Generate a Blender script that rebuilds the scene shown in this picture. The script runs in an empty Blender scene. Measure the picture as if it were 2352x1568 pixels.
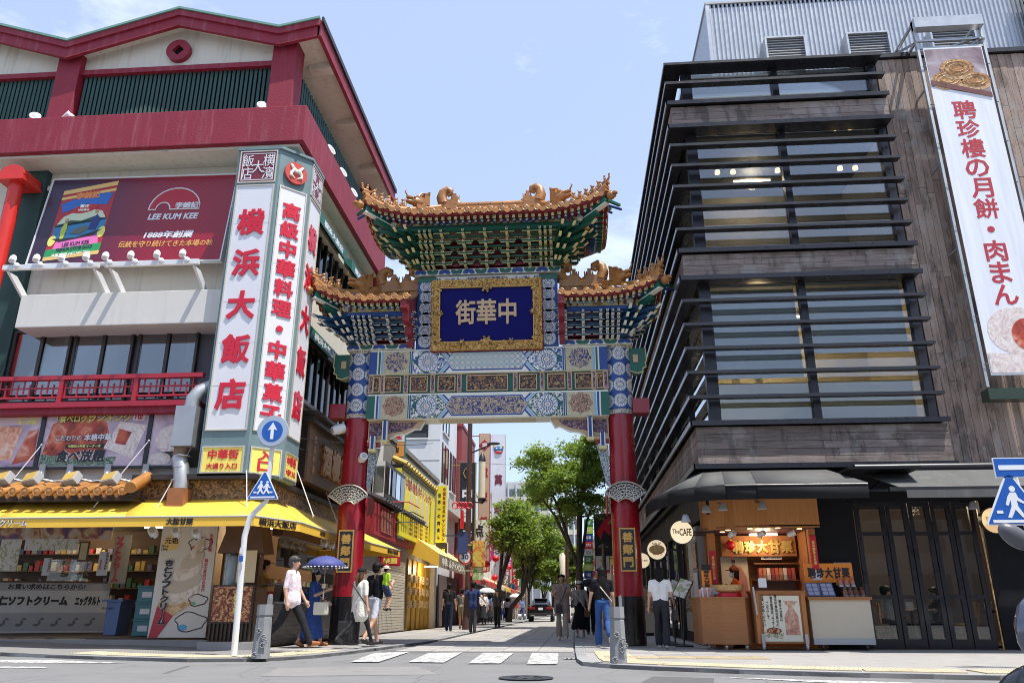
import bpy, bmesh, math, random
import numpy as np
from mathutils import Vector, Matrix, Euler
R = random.Random(7)
S = bpy.context.scene
COL = S.collection
rad = math.radians
# ---------------------------------------------------------------- camera, sky, sun, exposure
FPX, CXP, CYP, PITCH, YAW, CAMH = 1787.0, 1176.0, 784.0, rad(19.05), rad(4.33), 0.8
cam = bpy.data.cameras.new('camera'); camo = bpy.data.objects.new('camera', cam); COL.objects.link(camo)
cam.sensor_width = 36.0; cam.lens = FPX / 2352.0 * 36.0; cam.clip_start = 0.05; cam.clip_end = 3000
camo.location = (0, 0, CAMH); camo.rotation_euler = (math.pi / 2 + PITCH, 0, YAW)
S.camera = camo
SUN = Vector((0.32, -0.20, 1.0)).normalized()
sl = bpy.data.lights.new('sun', 'SUN'); so = bpy.data.objects.new('sun', sl); COL.objects.link(so)
sl.energy = 3.7; sl.angle = rad(0.5); sl.color = (1.0, 0.955, 0.88)
so.rotation_euler = SUN.to_track_quat('Z', 'Y').to_euler(); so.location = (8, -5, 30)
S.view_settings.view_transform = 'Standard'; S.view_settings.look = 'None'
S.view_settings.exposure = 0.95; S.view_settings.gamma = 1.0; S.view_settings.use_curve_mapping = False
S.cycles.filter_width = 1.0
W = bpy.data.worlds.new('World'); S.world = W; W.use_nodes = True
def world():
 nt = W.node_tree; nt.nodes.clear(); N = nt.nodes.new; L = nt.links.new
 out = N('ShaderNodeOutputWorld'); bg = N('ShaderNodeBackground'); bg.inputs[1].default_value = 0.132
 sky = N('ShaderNodeTexSky'); sky.sky_type = 'NISHITA'; sky.sun_disc = False
 sky.sun_elevation = math.asin(SUN.z); sky.sun_rotation = math.atan2(SUN.x, SUN.y)
 sky.altitude = 0; sky.air_density = 1.0; sky.dust_density = 1.0; sky.ozone_density = 1.0
 tc = N('ShaderNodeTexCoord'); mp = N('ShaderNodeMapping'); mp.inputs['Scale'].default_value = (1.0, 1.0, 2.6)
 mp.inputs['Location'].default_value = (0.6, 0.15, 0.3)
 n1 = N('ShaderNodeTexNoise'); n1.inputs['Scale'].default_value = 2.3; n1.inputs['Detail'].default_value = 9; n1.inputs['Roughness'].default_value = 0.6
 rp = N('ShaderNodeValToRGB'); rp.color_ramp.elements[0].position = 0.57; rp.color_ramp.elements[1].position = 0.86
 rp.color_ramp.elements[1].color = (0.75, 0.75, 0.75, 1)
 mx = N('ShaderNodeMix'); mx.data_type = 'RGBA'; mx.inputs[7].default_value = (7.6, 7.9, 8.3, 1)
 hz = N('ShaderNodeMix'); hz.data_type = 'RGBA'; hz.inputs[0].default_value = 0.60; hz.inputs[7].default_value = (2.75, 3.3, 4.6, 1)
 L(tc.outputs['Generated'], mp.inputs[0]); L(mp.outputs[0], n1.inputs[0]); L(n1.outputs[0], rp.inputs[0])
 L(sky.outputs[0], hz.inputs[6]); L(hz.outputs[2], mx.inputs[6]); L(rp.outputs[0], mx.inputs[0]); L(mx.outputs[2], bg.inputs[0]); L(bg.outputs[0], out.inputs[0])
world()
# ---------------------------------------------------------------- measuring: a point of the photograph on a world plane
_cp, _sp, _cy, _sy = math.cos(PITCH), math.sin(PITCH), math.cos(YAW), math.sin(YAW)
_fw = Vector((-_sy * _cp, _cy * _cp, _sp)); _rt = Vector((_cy, _sy, 0)); _up = _rt.cross(_fw)
def _ray(x, y): return _fw + _rt * ((x - CXP) / FPX) + _up * ((CYP - y) / FPX)
def UY(x, y, Y):
 d = _ray(x, y); return Vector((0, 0, CAMH)) + d * (Y / d.y)
def UX(x, y, X):
 d = _ray(x, y); return Vector((0, 0, CAMH)) + d * (X / d.x)
def UZ(x, y, z=0.05):
 d = _ray(x, y); return Vector((0, 0, CAMH)) + d * ((z - CAMH) / d.z)
def wx(x, y, Y): return UY(x, y, Y).x
def wz(x, y, Y): return UY(x, y, Y).z
# ---------------------------------------------------------------- shader expressions
class X_:
 nt = None
 def __init__(s, sock): s.s = sock
 def _m(a, op, b=None, c=None):
  n = X_.nt.nodes.new('ShaderNodeMath'); n.operation = op
  for i, v in enumerate((a, b, c)):
   if v is None: continue
   if isinstance(v, X_): X_.nt.links.new(v.s, n.inputs[i])
   else: n.inputs[i].default_value = v
  return X_(n.outputs[0])
 def __add__(a, b): return a._m('ADD', b)
 __radd__ = __add__
 def __sub__(a, b): return a._m('SUBTRACT', b)
 def __rsub__(a, b): return X_._m(b, 'SUBTRACT', a)
 def __mul__(a, b): return a._m('MULTIPLY', b)
 __rmul__ = __mul__
 def __truediv__(a, b): return a._m('DIVIDE', b)
 def __gt__(a, b): return a._m('GREATER_THAN', b)
 def __lt__(a, b): return a._m('LESS_THAN', b)
 def f(a, op, b=None, c=None): return a._m(op, b, c)
def _set(sock, v):
 if isinstance(v, X_): X_.nt.links.new(v.s, sock)
 elif isinstance(v, (tuple, list)) and len(v) == 3 and sock.type == 'RGBA': sock.default_value = (*v, 1)
 else: sock.default_value = v
def co(kind='P'):
 if kind == 'P': return X_(X_.nt.nodes.new('ShaderNodeNewGeometry').outputs['Position'])
 return X_(X_.nt.nodes.new('ShaderNodeTexCoord').outputs[{'O': 'Object', 'U': 'UV', 'G': 'Generated'}[kind]])
def sep(v):
 n = X_.nt.nodes.new('ShaderNodeSeparateXYZ'); _set(n.inputs[0], v); return [X_(o) for o in n.outputs]
def comb(x, y, z=0.0):
 n = X_.nt.nodes.new('ShaderNodeCombineXYZ')
 for i, v in enumerate((x, y, z)): _set(n.inputs[i], v)
 return X_(n.outputs[0])
def scl(v, s):
 n = X_.nt.nodes.new('ShaderNodeMapping'); _set(n.inputs[0], v); n.inputs['Scale'].default_value = s if isinstance(s, tuple) else (s, s, s); return X_(n.outputs[0])
def noise(v, scale=5, detail=4, rough=.55, dist=0):
 n = X_.nt.nodes.new('ShaderNodeTexNoise'); _set(n.inputs['Vector'], v); n.inputs['Scale'].default_value = scale
 n.inputs['Detail'].default_value = detail; n.inputs['Roughness'].default_value = rough; n.inputs['Distortion'].default_value = dist
 return X_(n.outputs[0])
def voro(v, scale=5, feat='F1', out=0, rnd=1.0):
 n = X_.nt.nodes.new('ShaderNodeTexVoronoi'); n.feature = feat; _set(n.inputs['Vector'], v); n.inputs['Scale'].default_value = scale
 n.inputs['Randomness'].default_value = rnd; return X_(n.outputs[out])
def orand(): return X_(X_.nt.nodes.new('ShaderNodeObjectInfo').outputs['Random'])
def mix(f, a, b, mode='MIX'):
 n = X_.nt.nodes.new('ShaderNodeMix'); n.data_type = 'RGBA'; n.blend_type = mode; n.clamp_factor = True
 _set(n.inputs[0], f); _set(n.inputs[6], a); _set(n.inputs[7], b); return X_(n.outputs[2])
def ramp(f, stops, const=False):
 n = X_.nt.nodes.new('ShaderNodeValToRGB'); _set(n.inputs[0], f); cr = n.color_ramp
 if const: cr.interpolation = 'CONSTANT'
 while len(cr.elements) < len(stops): cr.elements.new(0.5)
 for e, (p, c) in zip(cr.elements, stops):
  e.position = p; e.color = (c, c, c, 1) if not isinstance(c, (tuple, list)) else (*c, 1)
 return X_(n.outputs[0])
def smooth(v, a, b):
 n = X_.nt.nodes.new('ShaderNodeMapRange'); n.interpolation_type = 'SMOOTHSTEP'; _set(n.inputs[0], v); n.inputs[1].default_value = a; n.inputs[2].default_value = b
 return X_(n.outputs[0])
MATS = {}
def newmat(name):
 m = bpy.data.materials.new(name); m.use_nodes = True; X_.nt = m.node_tree
 p = m.node_tree.nodes['Principled BSDF']; MATS[name] = m; return m, p
def bump(p, h, strength=.3, dist=.02):
 n = X_.nt.nodes.new('ShaderNodeBump'); n.inputs['Strength'].default_value = strength; n.inputs['Distance'].default_value = dist
 _set(n.inputs['Height'], h); X_.nt.links.new(n.outputs[0], p.inputs['Normal'])
def mat(name, c=(.5, .5, .5), rough=.6, metal=0., var=.10, vs=2.5, bm=0., bs=30., rnd=0., spec=.5, dirt=0., dc=(.08, .07, .06), coat=0., streak=0., fine=.06):
 """a painted / plain surface: base colour with broad and fine mottling, optional vertical rain streaks, dirt and per-piece change"""
 if name in MATS: return MATS[name]
 m, p = newmat(name); P = co('P')
 v = noise(P, vs, 5) * (2 * var) + noise(P, bs * 1.7, 2) * (2 * fine) + (1 - var - fine)
 if rnd: v = v * (orand() * (2 * rnd) + (1 - rnd))
 col = mix(1.0, c, comb(v, v, v), 'MULTIPLY')
 if streak:
  col = mix(smooth(noise(scl(P, (5, 5, .35)), 1.2, 5, .65), .5, .78) * streak, col, dc)
 if dirt:
  col = mix(smooth(noise(P, vs * .7, 8, .7), .5, .75) * dirt, col, dc)
 _set(p.inputs['Base Color'], col)
 _set(p.inputs['Roughness'], noise(P, vs * 2, 3) * .25 + (rough - .125))
 p.inputs['Metallic'].default_value = metal; p.inputs['Specular IOR Level'].default_value = spec; p.inputs['Coat Weight'].default_value = coat
 if bm: bump(p, noise(P, bs, 4), bm, .02)
 return m
def emis(name, c, s, tex=None):
 if name in MATS: return MATS[name]
 m, p = newmat(name); p.inputs['Base Color'].default_value = (*c, 1); p.inputs['Emission Color'].default_value = (*c, 1); p.inputs['Emission Strength'].default_value = s
 return m
def glass(name, tint=(.8, .85, .85), refl=1.0, rough=.01):
 if name in MATS: return MATS[name]
 m, p = newmat(name); nt = m.node_tree; nt.nodes.remove(p); N = nt.nodes.new; L = nt.links.new
 t = N('ShaderNodeBsdfTransparent'); t.inputs[0].default_value = (*tint, 1)
 g = N('ShaderNodeBsdfGlossy'); g.inputs['Roughness'].default_value = rough; g.inputs[0].default_value = (1, 1, 1, 1)
 P = co('P')
 b = N('ShaderNodeBump'); b.inputs['Strength'].default_value = .05; b.inputs['Distance'].default_value = .02; _set(b.inputs['Height'], noise(P, .9, 1)); L(b.outputs[0], g.inputs['Normal'])
 f = N('ShaderNodeFresnel'); f.inputs[0].default_value = 1.55
 k = X_(f.outputs[0]) * (1.9 * refl) + .03 * refl; k = k.f('MINIMUM', .95)
 s = N('ShaderNodeMixShader'); _set(s.inputs[0], k); L(t.outputs[0], s.inputs[1]); L(g.outputs[0], s.inputs[2]); L(s.outputs[0], nt.nodes['Material Output'].inputs[0])
 return m
# ---------------------------------------------------------------- mesh builder
def TV(m, v): return m @ Vector(v)
class B:
 def __init__(s): s.v = []; s.f = []; s.m = []; s.uv = {}; s.mi = 0
 def _f(s, f): s.f.append(tuple(f)); s.m.append(s.mi)
 def quad(s, *p):
  i = len(s.v); s.v += [tuple(q) for q in p]; s._f(range(i, i + len(p))); return s
 def uvquad(s, a, b, c, d, u=((0, 0), (1, 0), (1, 1), (0, 1))):
  s.uv[len(s.f)] = u; return s.quad(a, b, c, d)
 def box(s, a, b, mx=None):
  x0, x1 = sorted((a[0], b[0])); y0, y1 = sorted((a[1], b[1])); z0, z1 = sorted((a[2], b[2])); i = len(s.v)
  p = [(x0, y0, z0), (x1, y0, z0), (x1, y1, z0), (x0, y1, z0), (x0, y0, z1), (x1, y0, z1), (x1, y1, z1), (x0, y1, z1)]
  s.v += [tuple(mx @ Vector(q)) for q in p] if mx else p
  for f in ((0, 3, 2, 1), (4, 5, 6, 7), (0, 1, 5, 4), (1, 2, 6, 5), (2, 3, 7, 6), (3, 0, 4, 7)): s._f([i + k for k in f])
  return s
 def cbox(s, c, d, mx=None):
  return s.box([c[k] - d[k] / 2 for k in range(3)], [c[k] + d[k] / 2 for k in range(3)], mx)
 def beam(s, p, q, w, h, up=(0, 0, 1)):
  p, q = Vector(p), Vector(q); d = (q - p); l = d.length; d.normalize(); u = Vector(up); r = d.cross(u)
  if r.length < 1e-4: r = d.cross(Vector((0, 1, 0)))
  r.normalize(); u = r.cross(d)
  return s.box((-w / 2, 0, -h / 2), (w / 2, l, h / 2), Matrix(((r.x, d.x, u.x, p.x), (r.y, d.y, u.y, p.y), (r.z, d.z, u.z, p.z), (0, 0, 0, 1))))
 def tube(s, pts, r, n=8, caps=True):
  pts = [Vector(p) for p in pts]; k = len(pts); rr = r if isinstance(r, (list, tuple)) else [r] * k; i0 = len(s.v); prev = None
  for j, p in enumerate(pts):
   t = (pts[min(j + 1, k - 1)] - pts[max(j - 1, 0)]).normalized()
   if prev is None:
    a = t.cross(Vector((0, 0, 1)));
    if a.length < .05: a = t.cross(Vector((1, 0, 0)))
   else: a = prev - t * prev.dot(t)
   a.normalize(); prev = a; b = t.cross(a)
   for q in range(n):
    an = 2 * math.pi * q / n; s.v.append(tuple(p + (a * math.cos(an) + b * math.sin(an)) * rr[j]))
  for j in range(k - 1):
   for q in range(n):
    a = i0 + j * n + q; b = i0 + j * n + (q + 1) % n; s._f((a, b, b + n, a + n))
  if caps: s._f([i0 + q for q in reversed(range(n))]); s._f([i0 + (k - 1) * n + q for q in range(n)])
  return s
 def lathe(s, prof, c=(0, 0, 0), n=20, mx=None):
  i0 = len(s.v); k = len(prof)
  for (r, z) in prof:
   for q in range(n):
    an = 2 * math.pi * q / n; p = Vector((c[0] + r * math.cos(an), c[1] + r * math.sin(an), c[2] + z)); s.v.append(tuple(mx @ p if mx else p))
  for j in range(k - 1):
   for q in range(n):
    a = i0 + j * n + q; b = i0 + j * n + (q + 1) % n; s._f((a, b, b + n, a + n))
  s._f([i0 + q for q in reversed(range(n))]); s._f([i0 + (k - 1) * n + q for q in range(n)]); return s
 def ell(s, c, r, n=10, m=6, mx=None):
  c = Vector(c); r = (r, r, r) if not isinstance(r, (tuple, list)) else r; i0 = len(s.v)
  def put(p): q = Vector((p[0] * r[0], p[1] * r[1], p[2] * r[2])); s.v.append(tuple(c + (mx @ q if mx else q)))
  put((0, 0, -1))
  for j in range(1, m):
   a = -math.pi / 2 + math.pi * j / m
   for q in range(n): t = 2 * math.pi * q / n; put((math.cos(a) * math.cos(t), math.cos(a) * math.sin(t), math.sin(a)))
  put((0, 0, 1)); e = len(s.v) - 1
  for q in range(n):
   s._f((i0, i0 + 1 + (q + 1) % n, i0 + 1 + q)); s._f((e, e - n + q, e - n + (q + 1) % n))
  for j in range(m - 2):
   for q in range(n):
    a = i0 + 1 + j * n + q; b = i0 + 1 + j * n + (q + 1) % n; s._f((a, b, b + n, a + n))
  return s
 def prism(s, poly, f0, f1):
  """poly: 2D points; f0, f1: functions of (u, v) that give the two faces"""
  i = len(s.v); n = len(poly); s.v += [tuple(f0(*p)) for p in poly] + [tuple(f1(*p)) for p in poly]
  s._f(range(i, i + n)); s._f(reversed(range(i + n, i + 2 * n)))
  for k in range(n): s._f((i + k, i + n + k, i + n + (k + 1) % n, i + (k + 1) % n))
  return s
 def xz(s, poly, y0, y1): return s.prism(poly, lambda u, v: (u, y0, v), lambda u, v: (u, y1, v))
 def yz(s, poly, x0, x1): return s.prism(poly, lambda u, v: (x0, u, v), lambda u, v: (x1, u, v))
 def xy(s, poly, z0, z1): return s.prism(poly, lambda u, v: (u, v, z0), lambda u, v: (u, v, z1))
 def mesh(s, name, sm=False, c=None):
  v = np.array(s.v, dtype=float)
  if c is not None: v = v - np.array(c)
  me = bpy.data.meshes.new(name); me.from_pydata(v.tolist(), [], s.f)
  if s.uv:
   l = me.uv_layers.new(name='UVMap')
   for fi, u in s.uv.items():
    for k, li in enumerate(me.polygons[fi].loop_indices): l.data[li].uv = u[k]
  if any(s.m): me.polygons.foreach_set('material_index', s.m)
  if sm: smooth_mesh(me, sm if sm is not True else 40)
  else: fixn(me)
  return me
def fixn(me):
 b = bmesh.new(); b.from_mesh(me); bmesh.ops.recalc_face_normals(b, faces=b.faces); b.to_mesh(me); b.free()
def smooth_mesh(me, ang=40):
 b = bmesh.new(); b.from_mesh(me); bmesh.ops.recalc_face_normals(b, faces=b.faces)
 for f in b.faces: f.smooth = True
 a = rad(ang)
 for e in b.edges:
  if len(e.link_faces) == 2 and e.calc_face_angle(0) > a: e.smooth = False
 b.to_mesh(me); b.free()
# ---------------------------------------------------------------- objects
def wm(o):
 m = Matrix.LocRotScale(o.location, o.rotation_euler, o.scale)
 return wm(o.parent) @ o.matrix_parent_inverse @ m if o.parent else m
def tag(o, label=None, cat=None, group=None, kind=None):
 for k, v in (('label', label), ('category', cat), ('group', group), ('kind', kind)):
  if v: o[k] = v
 return o
def thing(name, label, cat, loc=(0, 0, 0), rz=0., group=None):
 o = bpy.data.objects.new(name, None); COL.objects.link(o); o.empty_display_size = .2; o.location = loc; o.rotation_euler.z = rz
 return tag(o, label, cat, group)
def inst(name, me, mats=None, parent=None, loc=(0, 0, 0), rot=(0, 0, 0), sc=(1, 1, 1), local=False):
 """an object of a (shared) mesh; world coordinates unless local"""
 o = bpy.data.objects.new(name, me); COL.objects.link(o)
 o.location = loc; o.rotation_euler = rot; o.scale = sc if isinstance(sc, (tuple, list)) else (sc, sc, sc)
 if mats:
  ms = mats if isinstance(mats, (list, tuple)) else [mats]
  if len(me.materials) == 0:
   for m in ms: me.materials.append(m)
 if parent:
  o.parent = parent
  if not local: o.matrix_parent_inverse = wm(parent).inverted()
 return o
def obj(name, b, mats=None, parent=None, sm=False, local=False, label=None, cat=None, group=None, kind=None, bevel=0.):
 """a mesh object of its own; its origin at the foot of its box"""
 v = np.array(b.v); lo, hi = v.min(0), v.max(0); c = [(lo[0] + hi[0]) / 2, (lo[1] + hi[1]) / 2, lo[2]]
 me = b.mesh(name, sm, c)
 if bevel:
  bb = bmesh.new(); bb.from_mesh(me); bmesh.ops.bevel(bb, geom=[e for e in bb.edges if len(e.link_faces) == 2 and e.calc_face_angle(0) > .5], offset=bevel, segments=2, profile=.7, affect='EDGES', clamp_overlap=True); bb.to_mesh(me); bb.free()
 o = inst(name, me, mats, parent, c, local=local)
 return tag(o, label, cat, group, kind)
def dup(root, loc, rz=0., label=None, sc=None):
 def cp(o, par):
  c = o.copy(); COL.objects.link(c); c.parent = par; c.matrix_parent_inverse = o.matrix_parent_inverse.copy()
  for ch in o.children: cp(ch, c)
  return c
 r = cp(root, None); r.location = loc; r.rotation_euler.z = rz
 if sc: r.scale = (sc, sc, sc)
 if label: r['label'] = label
 return r
def bx(name, a, b, m, parent=None, bevel=0., **k): return obj(name, B().box(a, b), m, parent, bevel=bevel, **k)
# ---------------------------------------------------------------- lettering: jobs are collected and made in one go (flush_text)
TJ = []
def text(s, m, parent, o, r, u, w=None, h=None, bold=0.02, depth=.012, vertical=False, each=False, gap=1.0, name='lettering', shear=0., local=False):
 """s set in the rectangle with centre o, unit vectors r (right) and u (up), width w and height h; the letters stand out towards r x u"""
 TJ.append(dict(s=s, m=m, p=parent, o=Vector(o), r=Vector(r).normalized(), u=Vector(u).normalized(), w=w, h=h, b=bold, d=depth, v=vertical, e=each, g=gap, n=name, sh=shear, l=local))
def flush_text():
 keys = {}
 for j in TJ:
  for ch in (j['s'] if j['v'] or j['e'] else [j['s']]):
   if ch.strip(): keys[(ch, j['b'], j['sh'])] = None
 tmp = []
 for (s, b, sh) in keys:
  c = bpy.data.curves.new('t', 'FONT'); c.body = s; c.size = 1; c.bevel_depth = b; c.bevel_resolution = 0; c.extrude = .5 - b; c.resolution_u = 2; c.shear = sh
  o = bpy.data.objects.new('t', c); COL.objects.link(o); tmp.append(o)
 dg = bpy.context.evaluated_depsgraph_get()
 for o, k in zip(tmp, keys):
  me = o.evaluated_get(dg).to_mesh(); n = len(me.vertices); v = np.empty(n * 3); me.vertices.foreach_get('co', v)
  keys[k] = (v.reshape(-1, 3).copy(), [tuple(p.vertices) for p in me.polygons]); o.evaluated_get(dg).to_mesh_clear()
 for o in tmp:
  c = o.data; bpy.data.objects.remove(o); bpy.data.curves.remove(c)
 for j in TJ:
  r, u = j['r'], j['u']; nrm = r.cross(u); R3 = np.array([r, u, nrm]); out = []
  if j['v'] or j['e']:
   st = list(j['s']); n = len(st)
   if j['v']: ch_ = j['h'] / n; cw = j['w']; j['g'] = min(j['g'], cw * 1.25 / ch_)
   else: cw = j['w'] / n; ch_ = j['h']
   for i, ch in enumerate(st):
    if not ch.strip(): continue
    v, f = keys[(ch, j['b'], j['sh'])]; v = v.copy(); lo, hi = v[:, :2].min(0), v[:, :2].max(0); sz = max(hi[0] - lo[0], hi[1] - lo[1], .62)
    if ch in '一ー・|の': sz = max(sz, .8)
    v[:, :2] -= (lo + hi) / 2; v[:, 0] *= cw * .96 / sz; v[:, 1] *= ch_ * j['g'] * .96 / sz; v[:, 2] = (v[:, 2] + .5) * j['d']
    if ch == 'ー' and j['v']: v[:, :2] = v[:, [1, 0]] * np.array([-1, 1])
    if j['v']: v[:, 1] += j['h'] / 2 - ch_ * (i + .5)
    else: v[:, 0] += -j['w'] / 2 + cw * (i + .5)
    out.append((v, f))
  else:
   v, f = keys[(j['s'], j['b'], j['sh'])]; v = v.copy()
   if len(v) == 0: continue
   lo, hi = v[:, :2].min(0), v[:, :2].max(0); v[:, :2] -= (lo + hi) / 2; e = hi - lo
   sx = j['w'] / e[0] if j['w'] else None; sy = j['h'] / e[1] if j['h'] else None
   v[:, 0] *= sx or sy; v[:, 1] *= sy or sx; v[:, 2] = (v[:, 2] + .5) * j['d']; out.append((v, f))
  if not j['e']:
   vv, ff, k = [], [], 0
   for v, f in out: vv.append(v); ff += [tuple(q + k for q in p) for p in f]; k += len(v)
   if not vv: continue
   out = [(np.vstack(vv), ff)]
  for v, f in out:
   w = v @ R3; c = w.mean(0); me = bpy.data.meshes.new(j['n']); me.from_pydata((w - c).tolist(), [], f)
   inst(j['n'], me, j['m'], j['p'], tuple(Vector(c) + j['o']), local=j['l'])
XP, YP, ZP = Vector((1, 0, 0)), Vector((0, 1, 0)), Vector((0, 0, 1))
# ---------------------------------------------------------------- shared materials
CRIM = mat('crimson_stucco', (.235, .010, .028), .62, var=.16, vs=1.6, bm=.35, bs=26, streak=.75, dc=(.33, .09, .11))
PINKS = CRIM
CREAM = mat('cream_stucco', (.66, .62, .53), .8, var=.08, vs=1.2, bm=.25, bs=55, streak=.5, dc=(.33, .28, .21))
WHITEW = mat('white_stucco', (.62, .60, .56), .8, var=.06, bm=.2, bs=60, streak=.2, dc=(.35, .32, .28))
DKGREEN = mat('dark_green_paint', (.02, .065, .055), .55, var=.2, bm=.1)
SIGNGR = mat('sign_grey_green', (.14, .21, .22), .5, var=.2, streak=.3, dc=(.05, .08, .08))
DARK = mat('dark_metal', (.018, .018, .022), .38, var=.2)
BRONZE = mat('bronze_frame', (.045, .035, .03), .4, var=.15, metal=.3)
BLACK = mat('black_paint', (.010, .010, .012), .6, var=.2, spec=.15)
WHITE = mat('white_paint', (.70, .70, .69), .45, var=.05, streak=.12, dc=(.45, .43, .4))
PURE = mat('white_board', (.68, .68, .71), .35, var=.03)
RED = mat('red_letter', (.55, .008, .03), .35, var=.08)
ORED = mat('pillar_red', (.26, .005, .014), .3, var=.16, vs=2., coat=.25, streak=.12, dc=(.16, .01, .015))
YEL = mat('yellow_awning', (.80, .48, .05), .6, var=.07, vs=1.2, streak=.15, dc=(.55, .33, .03))
YSIGN = mat('yellow_sign', (.82, .70, .14), .5, var=.05)
GOLD = mat('gold_leaf', (.62, .37, .10), .38, metal=.55, var=.2, bm=.2)
STEEL = mat('galvanised_steel', (.43, .44, .45), .5, metal=.8, var=.2)
GREY = mat('grey_paint', (.38, .39, .40), .5, var=.1)
SILVER = mat('white_metal', (.68, .69, .70), .35, var=.08)
TILE = mat('amber_glazed_tile', (.38, .17, .045), .36, var=.35, vs=7, bm=.25, bs=25, coat=.12, rnd=.22, dirt=.5, dc=(.16, .085, .04))
WOODB = mat('brown_wood', (.10, .045, .02), .5, var=.3, bm=.2)
GLS = glass('window_glass', (.62, .66, .68), 1.15)
GLSD = glass('dark_glass', (.35, .38, .4), .45)
GLSC = glass('shop_glass', (.86, .9, .9), .55)
BLUEM = mat('gate_blue', (.015, .06, .26), .42, var=.15)
GREENM = mat('gate_green', (.012, .11, .075), .42, var=.15)
LINEW = mat('gate_line', (.72, .72, .62), .45, var=.1)
LINEY = mat('gate_gold_line', (.62, .55, .26), .45, var=.12)
LBLUE = mat('gate_light_blue', (.22, .42, .62), .45, var=.12)
TAN = mat('gate_tan', (.52, .37, .22), .45, var=.1)
# ================================================================ ground
def asphalt():
 m, p = newmat('asphalt'); P = co('P')
 v = noise(P, 60, 3, .7) * .09 + noise(P, 1.1, 6, .6) * .06 + noise(P, 240, 1) * .09
 col = comb(v + .05, v + .05, v + .051)
 w = smooth(voro(scl(P, (1, 1, 1)), .55, 'DISTANCE_TO_EDGE'), .0, .006)
 col = mix(w * .6 + .4, (.03, .03, .03), col)
 col = mix(smooth(noise(P, .5, 6, .65), .55, .66) * .35, col, (.055, .055, .056)); col = mix(smooth(noise(P, 5, 5, .7), .62, .75) * .35, col, (.04, .04, .04))
 _set(p.inputs['Base Color'], col); p.inputs['Roughness'].default_value = .85; bump(p, noise(P, 140, 2), .5, .01); return m
def paving(name, c, rnd=.13):
 m, p = newmat(name); P = co('P'); r = orand() * (2 * rnd) + (1 - rnd)
 v = (noise(P, 120, 3, .7) * .35 + noise(P, 3, 5) * .35 + .65) * r
 col = mix(1.0, c, comb(v, v, v), 'MULTIPLY'); col = mix(smooth(noise(P, 2.2, 7, .7), .56, .72) * .45, col, (c[0] * .45, c[1] * .43, c[2] * .42))
 _set(p.inputs['Base Color'], col); p.inputs['Roughness'].default_value = .75; bump(p, noise(P, 150, 2), .35, .006); return m
ASPH = asphalt()
SLAB = paving('paving_slab_stone', (.32, .305, .285)); SLABR = paving('sidewalk_slab_stone', (.28, .27, .26)); CONC = paving('concrete', (.30, .29, .275), .05); CONCL = paving('front_pavement_asphalt', (.20, .195, .19), .05)
KERB = paving('kerb_granite', (.25, .255, .26), .12); TACT = paving('tactile_yellow', (.48, .40, .27), .1); FLOORT = paving('shop_floor_tile', (.10, .07, .05), .1)
def worn():
 m, p = newmat('road_paint'); P = co('P'); k = smooth(noise(P, 7, 8, .8), .46, .55)
 _set(p.inputs['Base Color'], mix(k, (.22, .22, .21), (.60, .60, .58))); p.inputs['Roughness'].default_value = .7; return m
PAINT = worn()
g = B().quad((-400, -120, 0), (400, -120, 0), (400, 700, 0), (-400, 700, 0)); obj('road', g, ASPH, kind='structure')
KL = [UZ(x, y, 0).xy for x, y in ((0, 1506), (215, 1514), (430, 1520), (560, 1519), (650, 1516), (720, 1511), (800, 1502), (870, 1493))]
KL = [Vector((-60, KL[0].y + .2))] + KL + [Vector((-3.72, 21.5)), Vector((-3.70, 30)), Vector((-3.70, 120))]
KR = [Vector((-.02, 120)), Vector((0, 30)), Vector((0.0, 16.2))] + [UZ(x, y, 0).xy for x, y in ((1326, 1520), (1338, 1528), (1400, 1534), (1500, 1539), (1700, 1547), (2000, 1556), (2300, 1562))] + [Vector((40, 9.6))]
def zl(x, y): return .05 + .17 * max(0, min(1, (-x - 6.9) / 6.0)) * max(0, min(1, (y - 14.2) / 3.0))
def sheet(name, K, far, m, zf=lambda x, y: .05):
 b = B(); b.v = [(p[0], p[1], zf(*p)) for p in K] + [(p[0], p[1], zf(*p)) for p in far]; b.f = [tuple(range(len(b.v)))]; b.m = [0]
 n = len(K)
 b.v += [(p[0], p[1], -.05) for p in K]; o0 = len(K) + len(far)
 for i in range(n - 1): b._f((i, i + 1, o0 + i + 1, o0 + i))
 me = bpy.data.meshes.new(name); me.from_pydata(b.v, [], b.f)
 bb = bmesh.new(); bb.from_mesh(me); bmesh.ops.triangulate(bb, faces=[f for f in bb.faces if len(f.verts) > 4]); bmesh.ops.recalc_face_normals(bb, faces=bb.faces)
 for f in bb.faces:
  if abs(f.normal.z) > .5 and f.normal.z < 0: f.normal_flip()
 bb.to_mesh(me); bb.free(); return inst(name, me, m)
swl = tag(sheet('left_pavement', KL, [(-6.4, 120), (-6.4, 17.6), (-6.9, 17.6), (-9.5, 17.6), (-13, 17.6), (-60, 17.6)], CONCL, zl), kind='structure')
swr = tag(sheet('right_pavement', KR, [(40, 120)], CONC), kind='structure')
def kerbline(K, par, side):
 pts = []
 for a, b in zip(K[:-1], K[1:]):
  L = (b - a).length; n = max(1, int(L / .6))
  for i in range(n): pts.append(a.lerp(b, i / n))
 for a, b in zip(pts[:-1], pts[1:]):
  if abs(a.x) > 14 or a.y > 48: continue
  d = (b - a).normalized(); nn = Vector((-d.y, d.x)) * side; q = [a + d * .004, b - d * .004, b - d * .004 + nn * .17, a + d * .004 + nn * .17]
  z = .058 + .0012 * R.random(); obj('kerbstone', B().prism([tuple(v) for v in q], lambda u, v: (u, v, -.02), lambda u, v: (u, v, z)), KERB, par)
kerbline(KL, swl, 1); kerbline(KR, swr, 1)
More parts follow.
